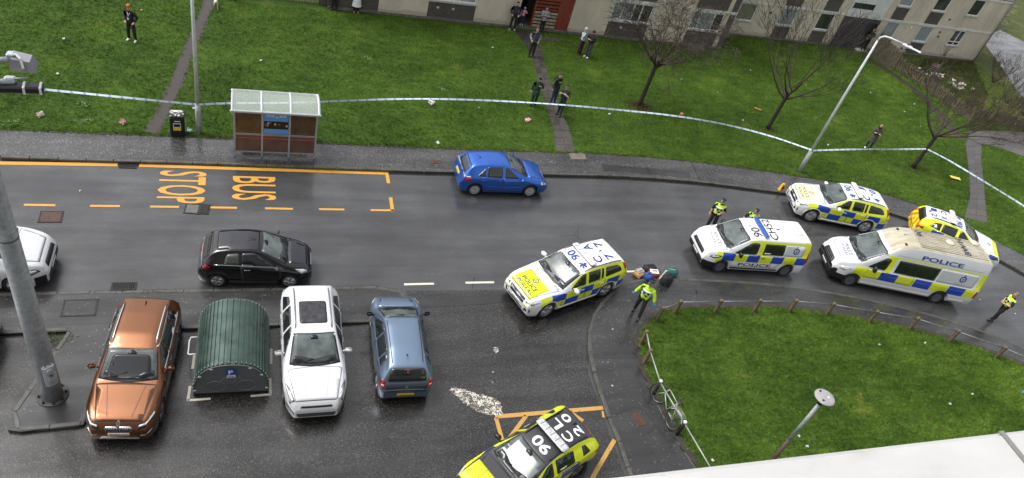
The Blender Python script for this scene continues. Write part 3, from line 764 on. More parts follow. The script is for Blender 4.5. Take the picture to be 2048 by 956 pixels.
    def plate(s, txt, zc, axis, m, w=.52, h=.11, yc=0.0):
        p = s.patch('number_plate', [(yc - w / 2, zc - h / 2), (yc + w / 2, zc - h / 2), (yc + w / 2, zc + h / 2), (yc - w / 2, zc + h / 2)], axis, m, .014, th=.02)
        if txt: s.text(txt, (yc, zc), (w * .86, h * .62), axis, M_INK, .0, off=.018, parent=p)
        return p
    def wheels(s, spokes=5, m=None, rr=.68, twin=True, steel=False):
        S = s.S; r = S['r']; tw = S.get('tw', .215)
        tyre = MB(); prof = [(r * .70, -tw * .42), (r * .80, -tw * .5), (r * .93, -tw * .48), (r * .985, -tw * .36), (r, -tw * .2), (r, tw * .2), (r * .985, tw * .36), (r * .93, tw * .48), (r * .80, tw * .5), (r * .70, tw * .42), (r * .66, tw * .3)]
        tyre.lathe(prof, n=28, axis='Y'); tme = tyre.mesh('wheel', M_TYRE)
        rim = MB(); R0 = r * rr
        rim.lathe([(R0 * 1.05, tw * .44), (R0 * 1.02, tw * .47), (R0 * .93, tw * .44), (R0 * .90, tw * .2), (R0 * .90, -tw * .1)], n=28, axis='Y')
        rim.lathe([(0.001, tw * .06), (R0 * .92, tw * .02)], n=20, axis='Y', mi=1)
        rim.lathe([(R0 * .001, tw * .47), (R0 * .15, tw * .46), (R0 * .2, tw * .38)], n=12, axis='Y')
        if steel:
            rim.lathe([(R0 * .2, tw * .36), (R0 * .5, tw * .28), (R0 * .7, tw * .3), (R0 * .92, tw * .2)], n=24, axis='Y', mi=0)
            for k in range(10):
                a = 2 * math.pi * k / 10; rim.ball((R0 * .78 * math.cos(a), tw * .26, R0 * .78 * math.sin(a)), (R0 * .09, tw * .05, R0 * .09), 6, 4, 1)
        else:
            for k in range(spokes):
                for dd in ((-.13, .13) if twin else (0,)):
                    a = 2 * math.pi * k / spokes; e = a + dd
                    p0 = Vector((R0 * .14 * math.cos(a), tw * .44, R0 * .14 * math.sin(a))); p1 = Vector((R0 * .96 * math.cos(e), tw * .40, R0 * .96 * math.sin(e)))
                    rim.tube([p0, (p0 + p1) / 2 + Vector((0, .004, 0)), p1], [R0 * .10, R0 * .075, R0 * .085], 5)
        rme = rim.mesh('rim', [m or M_ALLOY, M_TRIM])
        for x in (S['fo'], S['fo'] + S['wb']):
            for sg in (1, -1):
                w = link('wheel', tme, s.root, (s.L / 2 - x, sg * (s.W / 2 - tw / 2 - .018), r), 0 if sg > 0 else math.pi); link('rim', rme, w)
    def mirrors(s, x, z, m, size=(.13, .2, .14)):
        for sg in (1, -1):
            h, n = s.hit(x, z, 'L' if sg > 0 else 'R'); q = MB()
            q.bbox((h.x, h.y + sg * (.06 + size[1] / 2), z + .04), size, .04, rz=sg * -.18); q.tube([(h.x, h.y - sg * .02, z), (h.x, h.y + sg * .1, z + .02)], .025, 6)
            o = q.build('door_mirror', m, s.root)
            for p in o.data.polygons: p.use_smooth = True
    def handles(s, pts, m):
        for ax, sg in (('L', 1), ('R', -1)):
            for x, z in pts:
                h, n = s.hit(x, z, ax); q = MB(); q.bbox(h + n * .014, (.19, .03, .032), .01); q.build('door_handle', m, s.root)
    def wipers(s, xc, y0, y1, n=2):
        for k in range(n):
            q = MB(); a = y0 + (y1 - y0) * k / n; b = a + (y1 - y0) / n * .92
            pts = []
            for t in np.linspace(0, 1, 6):
                h, nn = s.hit(xc + .02 + .16 * t, a + (b - a) * t, 'T'); pts.append(h + nn * .02)
            q.tube(pts, .011, 4); q.build('wiper', M_TRIM, s.root)
    def aerial(s, x, y, ln=.28, fin=False, m=None):
        h, n = s.hit(x, y, 'T'); q = MB()
        if fin:
            q.add([h + Vector(v) for v in ((.1, 0, -.004), (-.1, .03, -.004), (-.1, -.03, -.004), (-.09, 0, .07))], [(0, 2, 1), (0, 1, 3), (1, 2, 3), (2, 0, 3)])
        else: q.lathe([(.03, -.004), (.025, .02), (.001, .03)], h, 10); q.tube([h + Vector((0, 0, .01)), h + Vector((-ln * .85, 0, ln * .5))], .008, 4)
        q.build('aerial', m or M_TRIM, s.root)
    def rails(s, x0, x1, y, m, h=.035):
        for sg in (1, -1):
            q = MB(); pts = []
            for t in np.linspace(0, 1, 9):
                p, n = s.hit(x0 + (x1 - x0) * t, sg * y, 'T'); pts.append(p + Vector((0, 0, h if 0 < t < 1 else .0)))
            q.tube(pts, .02, 6); q.build('roof_rail', m, s.root)
    def lightbar(s, x, wid, m, base=M_TRIM, dz=.05, dep=.28, hh=.09):
        t = s.hit(x, 0, 'T')[0].z + dz
        q = MB(); q.bbox((s.L / 2 - x, 0, t + hh / 2), (dep, wid, hh), .045)
        o = q.build('light_bar', m, s.root); [setattr(p, 'use_smooth', False) for p in o.data.polygons]
        for k in np.linspace(-.36, .36, 5): q = MB(); q.box((s.L / 2 - x, k * wid, t + hh + .002), (dep * .8, .012, .006)); q.build('divider', M_TRIM, o)
        for sg in (1, -1):
            q = MB(); q.box((s.L / 2 - x, sg * wid * .42, t - dz / 2), (dep * .5, .12, dz + .03)); q.build('mount', base, s.root)
    def doors(s, polys, m, gap=M_GAP):
        for pl in polys:
            for ax in 'LR':
                d = s.patch('door', pl, ax, m, .0065, th=.0, grid=.11)
                s.ribbon('door_gap', pl, ax, .016, gap, .0075, d, closed=True, step=.12)
    def bonnet(s, poly, m):
        d = s.patch('bonnet', poly, 'T', m, .006, th=.0, grid=.14); s.ribbon('bonnet_gap', poly, 'T', .014, M_GAP, .0072, d, closed=True)
        return d
    def place(s, xy, heading, z=-.11):
        s.root.location = (xy[0], xy[1], z); s.root.rotation_euler = (0, 0, heading); return s
    def from_wheels(s, f, r, side, z=-.11):
        """f, r: ground contacts of the front and rear wheel on one side"""
        f = Vector(f); r = Vector(r); t = (f - r).normalized(); n = Vector((-t.y, t.x)); mid = (f + r) / 2
        S = s.S; axc = s.L / 2 - (S['fo'] + S['wb'] / 2)
        c = mid - n * (side * (s.W / 2 - .13)) - t * axc
        return s.place((c.x, c.y), math.atan2(t.y, t.x), z)

def windscreen(c, x0, x1, w0, w1, bow=.1, m=None, frame=True, inset=.05):
    """x0 cowl, x1 header (from the nose), half-widths at each; bottom edge bowed forward"""
    def pl(k):
        e = []
        for t in np.linspace(-1, 1, 9): e.append((x0 + k - bow * (1 - t * t), t * (w0 - k)))
        for t in np.linspace(1, -1, 9): e.append((x1 - k * .7 - bow * .35 * (1 - t * t), t * (w1 - k)))
        return e
    if frame: f = c.patch('windscreen_surround', pl(0), 'T', M_TRIM, .004, th=0)
    g = c.patch('windscreen', pl(inset), 'T', m or M_SCREEN, .008)
    q = []
    for t in np.linspace(-.92, .92, 9): q.append((x0 + .07 - bow * (1 - t * t), t * (w0 - .05)))
    for t in np.linspace(.92, -.92, 9): q.append((x0 + .07 + .16 - .03 * math.cos(t * 5) - bow * .8 * (1 - t * t), t * (w0 - .07)))
    c.patch('dashboard_top', q, 'T', M_DASHREF, .0095, g, th=0)
    xm = x1 - .16; c.patch('interior_mirror', rpoly([(xm - .05, -.11), (xm + .02, -.12), (xm + .09, -.03), (xm + .09, .03), (xm + .02, .12), (xm - .05, .11)], .03), 'T', M_DASHREF, .0095, g, th=0)
    return g

def hatch_rear(c, z0, z1, w0, w1, m=None):
    return c.patch('rear_window', rpoly([(-w0, z0), (w0, z0), (w1, z1), (-w1, z1)], .08), 'B', m or M_GLASS, .006)

# ---------------------------------------------------------------- civilian cars
# blue five-door hatchback at the far kerb
PB = paint('blue_metallic', (0.020, 0.115, 0.50), .6, .28)
c = Car(dict(L=3.99, W=1.69, H=1.47, wb=2.5, fo=.8, r=.30, wr=.56, paint=PB, zb=.2,
    top=[(0, .50), (.05, .66), (.18, .76), (.55, .87), (1.0, .95), (1.12, .97), (1.85, 1.38), (2.2, 1.455), (2.8, 1.46), (3.35, 1.40), (3.55, 1.34), (3.85, .95), (3.95, .78), (3.99, .55)],
    belt=[(0, .6), (.9, .86), (1.2, .90), (3.6, .98), (4, .95)]), 'hatchback_car', 'bright blue five-door hatchback parked at the far kerb', 'car')
windscreen(c, 1.06, 1.86, .66, .56); hatch_rear(c, .98, 1.32, .52, .47)
c.both('side_window', rpoly([(1.42, .95), (2.08, .97), (2.08, 1.37), (1.95, 1.34)], .05), M_GLASS); c.both('side_window', rpoly([(2.2, .97), (2.88, 1.0), (2.88, 1.33), (2.75, 1.36), (2.2, 1.375)], .05), M_GLASS)
c.both('quarter_window', rpoly([(2.95, 1.0), (3.3, 1.02), (2.95, 1.30)], .03), M_GLASS)
c.doors([[(1.22, .32), (2.1, .32), (2.13, .93), (1.25, .90)], [(2.16, .32), (2.75, .32), (3.02, .72), (3.05, .97), (2.17, .94)]], PB)
c.bonnet([(.2, -.5), (.2, .5), (.95, .68), (.98, 0), (.95, -.68)], PB)
c.both('headlight', rpoly([(.08, .60), (.34, .62), (.38, .76), (.14, .74)], .05), M_LAMP); c.both('tail_light', rpoly([(3.56, .78), (3.9, .74), (3.88, .90), (3.55, .97)], .05), M_TAIL)
c.both('tail_clear_lens', rpoly([(3.56, .93), (3.86, .90), (3.84, .96), (3.6, 1.0)], .02), M_TAILW, .008)
c.patch('grille', rpoly([(-.4, .56), (.4, .56), (.35, .64), (-.35, .64)], .03), 'F', M_TRIM); c.plate('', .72, 'B', M_PLATEY)
c.mirrors(1.32, .93, PB, (.12, .17, .13)); c.handles([(1.95, .80), (2.95, .84)], PB); c.wheels(7, twin=False, m=M_ALLOY); c.wipers(.98, -.5, .5); c.aerial(3.1, 0, .22)
c.both('side_moulding', [(1.2, .50), (2.9, .50), (2.9, .545), (1.2, .545)], PB, .02)
c.from_wheels((11.37, 23.68), (8.93, 23.69), -1)

# small black three-door car at the near kerb
PK = paint('black_gloss', (0.003, 0.003, 0.005), 0, .12, .4)
PKR = paint('black_wet_top_paler', (0.010, 0.010, 0.017), 0, .2, .6)  # roof and bonnet: paler, bluer black than the sides, stronger drop bumps
c = Car(dict(L=3.62, W=1.66, H=1.50, wb=2.3, fo=.72, r=.29, wr=.56, paint=PK, zb=.2, kf=.3, kr=.2, dr=.6,
    top=[(0, .55), (.05, .70), (.2, .80), (.6, .92), (.85, .98), (1.65, 1.42), (2.0, 1.49), (2.6, 1.47), (3.05, 1.40), (3.22, 1.32), (3.48, .98), (3.6, .8), (3.62, .55)],
    belt=[(0, .6), (.85, .86), (1.1, .90), (3.3, 1.04), (3.6, 1.0)]), 'compact_car', 'small black three-door hatchback by the near kerb', 'car')
windscreen(c, .86, 1.66, .64, .55); hatch_rear(c, 1.0, 1.34, .52, .46)
c.patch('roof_panel', rpoly([(1.72, -.5), (3.02, -.47), (3.02, .47), (1.72, .5)], .06), 'T', PKR, .006)
c.both('side_window', rpoly([(1.2, .96), (2.25, 1.0), (2.25, 1.36), (1.85, 1.38)], .06), M_GLASS); c.both('quarter_window', rpoly([(2.34, 1.02), (2.8, 1.06), (2.72, 1.32), (2.34, 1.36)], .06), mat('tinted_glass_light', (.05, .055, .045), .06))
c.doors([[(1.02, .30), (2.2, .30), (2.3, .98), (1.05, .90)]], PK); c.bonnet([(.16, -.46), (.16, .46), (.76, .64), (.8, 0), (.76, -.64)], PKR)
c.both('headlight', rpoly([(.12, .66), (.34, .64), (.56, .84), (.28, .78)], .05), M_LAMP); c.both('tail_light', rpoly([(3.18, .93), (3.52, .80), (3.52, .96), (3.36, 1.03)], .05), M_TAIL)
c.both('tail_clear_lens', rpoly([(3.42, .84), (3.53, .82), (3.52, .93), (3.42, .94)], .03), M_TAILW, .009)
c.patch('grille', rpoly([(-.4, .34), (.4, .34), (.36, .46), (-.36, .46)], .03), 'F', mat('grille_mesh', (.02, .02, .02), .6)); c.patch('badge', rpoly([(-.3, .62), (.3, .62), (.3, .645), (-.3, .645)], .01), 'F', M_CHROME, .01)
c.mirrors(1.14, .96, mat('grey_mirror', (.10, .10, .11), .35), (.11, .16, .12)); c.handles([(2.08, .84)], M_CHROME); c.wheels(5, twin=True); c.wipers(.8, -.5, .5); c.aerial(1.85, 0, .3)
c.both('belt_trim', [(1.1, .925), (3.1, 1.025), (3.1, 1.04), (1.1, .94)], M_CHROME, .007)
c.from_wheels((1.23, 18.46), (-1.11, 18.54), -1)

# white mini-van at the left edge
PW = paint('white_paint', (0.62, 0.63, 0.65), 0, .25)
c = Car(dict(L=4.4, W=1.94, H=1.92, wb=2.78, fo=.89, r=.32, wr=.66, paint=PW, zb=.2, kf=.30, df=.8,
    top=[(0, .60), (.06, .84), (.25, .98), (.7, 1.12), (.98, 1.18), (1.75, 1.70), (2.1, 1.80), (3.6, 1.82), (4.2, 1.80), (4.33, 1.7), (4.38, 1.0), (4.4, .6)],
    belt=[(0, .7), (.9, 1.02), (4.4, 1.10)], clad=lambda x, y, z: z < .42 and x < .35), 'mini_van', 'white mini van on the road behind the big galvanised mast', 'van')
windscreen(c, .98, 1.78, .74, .66); hatch_rear(c, 1.12, 1.65, .6, .58)
c.both('side_window', rpoly([(1.35, 1.10), (2.3, 1.12), (2.3, 1.62), (1.95, 1.6)], .06), M_GLASS)
c.doors([[(1.2, .35), (2.35, .35), (2.38, 1.08), (1.25, 1.06)]], PW); c.bonnet([(.22, -.55), (.22, .55), (.9, .74), (.94, 0), (.9, -.74)], PW)
c.both('headlight', rpoly([(.16, .76), (.42, .70), (.66, .84), (.62, .90), (.3, .88)], .05), M_LAMPD); c.both('headlight_lens', rpoly([(.24, .78), (.42, .75), (.5, .83), (.3, .85)], .03), M_LAMP, .010)
c.both('tail_light', rpoly([(4.25, .8), (4.36, .8), (4.36, 1.3), (4.28, 1.3)], .03), M_TAIL)
c.patch('grille', rpoly([(-.52, .70), (.52, .70), (.45, .84), (-.45, .84)], .05), 'F', M_TRIM, .01); c.patch('lower_bumper', rpoly([(-.66, .26), (.66, .26), (.68, .52), (-.68, .52)], .06), 'F', M_TRIM, .012)
c.plate('', .44, 'F', M_PLATEW); c.mirrors(1.42, 1.1, M_TRIM, (.12, .2, .2)); c.wheels(5); c.wipers(.9, -.6, .6)
c.from_wheels(((-6.82, 18.46)[0], (-6.82, 18.46)[1] - .02), ((-6.82, 18.46)[0] - 2.78, (-6.82, 18.46)[1] - .02), -1)

# copper SUV facing the tower
PC = paint('copper_metallic', (0.215, 0.086, 0.036), .85, .34, .8)
PCD = paint('copper_dark', (0.085, 0.030, 0.018), .4, .3)
c = Car(dict(L=4.44, W=1.82, H=1.60, wb=2.67, fo=.87, r=.345, wr=.64, paint=PC, zb=.22, kf=.27, df=.75,
    top=[(0, .62), (.04, .84), (.14, .93), (.5, 1.00), (1.25, 1.08), (1.4, 1.10), (2.15, 1.50), (2.6, 1.585), (3.4, 1.56), (3.95, 1.48), (4.15, 1.40), (4.36, 1.0), (4.42, .85), (4.44, .6)],
    belt=[(0, .72), (1.2, .98), (4.1, 1.08), (4.4, 1.05)], clad=lambda x, y, z: z < .40), 'suv_car', 'copper-orange estate car with silver roof rails facing the tower', 'car')
windscreen(c, 1.38, 2.16, .75, .63, inset=.03); c.patch('screen_dark_reflection', rpoly([(1.34, -.58), (1.34, .58), (1.98, .48), (1.98, -.48)], .12), 'T', M_DASHREF, .0105, th=0); hatch_rear(c, 1.05, 1.38, .55, .5)  # dark patch paints the building's reflection into the windscreen
c.both('side_window', rpoly([(1.72, 1.05), (2.4, 1.06), (2.4, 1.46), (2.25, 1.44)], .05), M_GLASS); c.both('side_window', rpoly([(2.48, 1.06), (3.25, 1.09), (3.25, 1.45), (2.48, 1.46)], .05), M_GLASS); c.both('quarter_window', rpoly([(3.32, 1.09), (3.85, 1.14), (3.65, 1.40), (3.32, 1.45)], .05), M_GLASS)
for a in ([(1.68, 1.035), (3.9, 1.11), (3.9, 1.125), (1.68, 1.05)], [(2.2, 1.47), (3.6, 1.44), (3.6, 1.455), (2.2, 1.485)]): c.both('window_trim', a, M_CHROME, .009)
c.doors([[(1.42, .36), (2.42, .36), (2.45, 1.02), (1.45, .99)], [(2.48, .36), (3.2, .36), (3.42, .8), (3.42, 1.06), (2.48, 1.03)]], PC)
c.bonnet([(.13, -.56), (.13, .56), (1.22, .76), (1.28, 0), (1.22, -.76)], PC)
for y in (-.3, .3): c.ribbon('bonnet_crease_shade', [(.25, y * 1.0), (1.2, y * 1.6)], 'T', .02, PCD, .0085)  # darker ribbons paint the shade of the bonnet creases
for y in (-.17, .17):
    k = c.patch('kidney_grille', rpoly([(y - .145, .66), (y + .145, .66), (y + .155, .80), (y - .155, .80)], .05), 'F', M_CHROME, .012)
    c.patch('grille_slats', rpoly([(y - .125, .68), (y + .125, .68), (y + .135, .785), (y - .135, .785)], .04), 'F', M_TRIM, .016, k)
    for q in np.linspace(-.1, .1, 6): c.patch('grille_bar', [(y + q - .006, .69), (y + q + .006, .69), (y + q + .006, .78), (y + q - .006, .78)], 'F', M_CHROME, .022, k, th=.004)
for sg in (-1, 1):
    hl = c.patch('headlight', rpoly([(sg * .46, .72), (sg * .84, .80), (sg * .80, .92), (sg * .46, .82)], .04), 'F', M_LAMPD, .012); c.patch('headlight_lens', rpoly([(sg * .5, .79), (sg * .82, .86), (sg * .80, .91), (sg * .5, .83)], .02), 'F', mat('lamp_white', (.85, .85, .85), .1), .016, hl)
    c.patch('fog_trim', [(sg * .52, .46), (sg * .78, .52), (sg * .78, .55), (sg * .52, .49)], 'F', M_CHROME, .014)
c.patch('skid_plate', rpoly([(-.5, .32), (.5, .32), (.46, .375), (-.46, .375)], .02), 'F', M_CHROME, .016); c.plate('SJ16 LYX', .53, 'F', M_PLATEW); c.plate('', .8, 'B', M_PLATEY)
c.crest((.10, 0), .05, 'T', M_CHROME); c.both('tail_light', rpoly([(4.1, .92), (4.36, .88), (4.34, 1.05), (4.08, 1.06)], .04), M_TAIL)
c.rails(2.3, 3.85, .56, M_CHROME); c.mirrors(1.78, 1.06, PC); c.handles([(2.3, .92), (3.3, .96)], M_CHROME); c.wheels(5, m=M_ALLOYD); c.aerial(3.75, 0, fin=True, m=PCD); c.wipers(1.36, -.6, .6)
f = Vector((-3.30, 12.63)); b = Vector((-2.81, 17.82)); t = Vector((-.10, -1)).normalized(); f = f + Vector((-.02, -.02))
c.place(tuple(f - t * 2.22), math.atan2(t.y, t.x))

# white SUV with glass roof
c = Car(dict(L=4.52, W=1.84, H=1.70, wb=2.69, fo=.93, r=.35, wr=.64, paint=PW, zb=.22, kf=.36, df=1.0,
    top=[(0, .62), (.05, .82), (.16, .92), (.5, 1.02), (1.15, 1.14), (1.3, 1.16), (2.15, 1.58), (2.6, 1.67), (3.5, 1.64), (4.05, 1.56), (4.22, 1.48), (4.42, 1.05), (4.5, .85), (4.52, .6)],
    belt=[(0, .75), (1.2, 1.02), (4.1, 1.18), (4.5, 1.1)]), 'suv_car', 'white sport utility car with dark glass roof beside the cycle shelter', 'car')
windscreen(c, 1.3, 2.16, .74, .60, inset=.05); hatch_rear(c, 1.12, 1.45, .55, .5)
c.patch('sunroof', rpoly([(2.45, -.41), (3.35, -.41), (3.35, .41), (2.45, .41)], .09), 'T', mat('sunroof_glass', (.035, .035, .04), .1, var=.5, scale=7), .008)
c.both('side_window', rpoly([(1.62, 1.10), (2.45, 1.13), (2.45, 1.55), (2.2, 1.52)], .05), M_GLASS); c.both('side_window', rpoly([(2.53, 1.13), (3.3, 1.17), (3.3, 1.53), (2.53, 1.55)], .05), M_GLASS); c.both('quarter_window', rpoly([(3.38, 1.18), (3.95, 1.23), (3.72, 1.47), (3.38, 1.52)], .05), M_GLASS)
c.doors([[(1.42, .36), (2.46, .36), (2.5, 1.1), (1.45, 1.06)], [(2.53, .36), (3.2, .36), (3.45, .82), (3.45, 1.14), (2.53, 1.11)]], PW)
c.bonnet([(.16, -.58), (.16, .58), (1.14, .78), (1.2, 0), (1.14, -.78)], PW)
for y in (-.28, .28): c.ribbon('bonnet_crease_shade', [(.25, y), (1.15, y * 1.5)], 'T', .014, mat('white_crease_shade', (.4, .41, .43), .4), .0085)  # grey lines paint crease shade onto the white bonnet
c.patch('upper_grille', rpoly([(-.46, .74), (.46, .74), (.42, .79), (-.42, .79)], .02), 'F', M_TRIM, .014); c.patch('lower_grille', rpoly([(-.5, .38), (.5, .38), (.56, .52), (-.56, .52)], .03), 'F', M_TRIM, .014)
for z in (.42, .455, .49): c.patch('grille_bar', [(-.5, z - .006), (.5, z - .006), (.5, z + .006), (-.5, z + .006)], 'F', M_ALLOYD, .02, th=.004)
for sg in (-1, 1):
    hl = c.patch('headlight', rpoly([(sg * .55, .76), (sg * .80, .86), (sg * .88, 1.0), (sg * .72, .93)], .03), 'F', M_LAMP, .012)
    c.patch('fog_recess', rpoly([(sg * .6, .42), (sg * .82, .48), (sg * .83, .58), (sg * .62, .5)], .02), 'F', M_TRIM, .012)
[c.patch('headlight_sweep', rpoly([(.16, sg * .60), (.24, sg * .74), (.80, sg * .845), (.52, sg * .72)], .03), 'T', M_LAMPD, .010) for sg in (-1, 1)]; [c.patch('headlight_lens', rpoly([(.20, sg * .63), (.27, sg * .73), (.62, sg * .79), (.46, sg * .71)], .02), 'T', M_LAMP, .014) for sg in (-1, 1)]; c.both('tail_light', rpoly([(4.12, .98), (4.44, .92), (4.42, 1.1), (4.1, 1.14)], .04), M_TAIL)
c.rails(2.3, 4.0, .53, M_ALLOYD, .03); c.mirrors(1.75, 1.12, PW, (.13, .22, .15)); c.handles([(2.32, .98), (3.32, 1.02)], PW); c.wheels(5); c.wipers(1.24, -.62, .62)
f = Vector((1.77, 13.02)); t = Vector((.0, -1)).normalized(); f += Vector((0, -.18))
c.place(tuple(f - t * 2.26), math.atan2(t.y, t.x))

# grey-blue hatchback nosed into the bay, tail towards the tower
PG = paint('grey_blue_metallic', (0.175, 0.245, 0.345), .75, .3)
PGD = paint('grey_blue_shaded', (0.035, 0.045, 0.060), .3, .3)
c = Car(dict(L=3.94, W=1.695, H=1.55, wb=2.5, fo=.8, r=.30, wr=.56, paint=PG, zb=.22, kf=.3, kr=.2, dr=.5,
    top=[(0, .58), (.05, .74), (.2, .84), (.6, .95), (.85, 1.0), (1.65, 1.46), (2.0, 1.54), (2.9, 1.52), (3.5, 1.42), (3.66, 1.36), (3.82, 1.0), (3.88, .85), (3.94, .60)],
    belt=[(0, .68), (.9, .92), (3.5, 1.04), (3.94, 1.0)]), 'hatchback_car', 'grey-blue hatchback parked nose-in with its tailgate to the tower', 'car')
windscreen(c, .88, 1.66, .64, .55); c.patch('rear_window', rpoly([(-.60, .98), (.60, .98), (.52, 1.35), (-.52, 1.35)], .08), 'B', M_GLASS, .007); c.patch('brake_light', rpoly([(-.12, 1.31), (.12, 1.31), (.12, 1.335), (-.12, 1.335)], .008), 'B', M_TAIL, .012)
c.patch('tailgate', rpoly([(-.62, .60), (.62, .60), (.64, .93), (-.64, .93)], .05), 'B', PGD, .006)  # darker copy of the body paint puts shade on the tailgate
c.both('side_window', rpoly([(1.2, .99), (2.15, 1.02), (2.15, 1.42), (1.85, 1.40)], .06), M_GLASS); c.both('side_window', rpoly([(2.23, 1.03), (2.95, 1.06), (2.95, 1.40), (2.23, 1.42)], .05), M_GLASS); c.both('quarter_window', rpoly([(3.02, 1.07), (3.35, 1.10), (3.2, 1.36), (3.02, 1.39)], .04), M_GLASS)
c.doors([[(1.02, .32), (2.17, .32), (2.2, 1.0), (1.05, .94)], [(2.22, .32), (2.8, .32), (3.05, .8), (3.05, 1.03), (2.22, 1.0)]], PG); c.bonnet([(.18, -.48), (.18, .48), (.76, .64), (.8, 0), (.76, -.64)], PG)
for sg in (-1, 1):
    c.ribbon('roof_gutter', [(1.8, sg * .50), (3.45, sg * .47)], 'T', .025, M_TRIM, .006)
    tl = c.patch('tail_light', rpoly([(sg * .66, .74), (sg * .80, .74), (sg * .78, 1.03), (sg * .68, 1.03)], .03), 'B', M_TAIL, .012); c.patch('tail_clear_lens', rpoly([(sg * .69, .82), (sg * .77, .82), (sg * .76, .88), (sg * .69, .88)], .015), 'B', M_TAILW, .016, tl)
c.both('headlight', rpoly([(.1, .68), (.4, .70), (.5, .84), (.2, .80)], .05), M_LAMP); c.plate('MK53 RHO', .47, 'B', M_PLATEY); c.crest((0, .80), .045, 'B', M_CHROME)
c.mirrors(1.14, .99, M_TRIM, (.12, .2, .14)); c.handles([(2.02, .86), (2.95, .9)], PG); c.wheels(6, twin=False); c.aerial(3.2, 0, .2); c.wipers(.82, -.5, .5)
f = Vector((4.45, 13.40)); t = Vector((.035, 1)).normalized(); f += Vector((0, -.10))
c.place(tuple(f + t * 1.97), math.atan2(t.y, t.x))

# sliver of a parked car at the picture's left margin (nose only)
c = Car(dict(L=4.2, W=1.8, H=1.5, wb=2.6, fo=.85, r=.32, wr=.6, paint=PW, zb=.22,
    top=[(0, .58), (.05, .74), (.2, .84), (.6, .95), (1.0, 1.0), (1.8, 1.42), (2.2, 1.5), (3.3, 1.47), (3.9, 1.35), (4.1, .95), (4.2, .6)], belt=[(0, .68), (.9, .92), (4.2, 1.0)]), 'parked_car', 'white car with yellow stripe parked west of the kerbed island', 'car')
windscreen(c, 1.0, 1.8, .66, .58); hatch_rear(c, 1.0, 1.3, .5, .45); c.both('side_window', rpoly([(1.3, .98), (2.2, 1.0), (2.2, 1.38), (1.9, 1.36)], .06), M_GLASS); c.both('side_window', rpoly([(2.28, 1.0), (3.3, 1.03), (3.1, 1.36), (2.28, 1.38)], .06), M_GLASS)
c.both('headlight', rpoly([(.1, .68), (.4, .70), (.5, .84), (.2, .80)], .05), M_LAMP); c.both('yellow_stripe', [(.5, .72), (3.6, .8), (3.6, .95), (.5, .86)], M_YELL, .006); c.wheels(5); c.mirrors(1.4, .98, PW); c.both('tail_light', rpoly([(3.95, .8), (4.15, .78), (4.13, .95), (3.93, .98)], .04), M_TAIL)
t = Vector((.12, 1)).normalized(); e = Vector((-6.80, 16.02))
c.place((e.x - .93 - .18, e.y - .9), math.atan2(t.y, t.x))

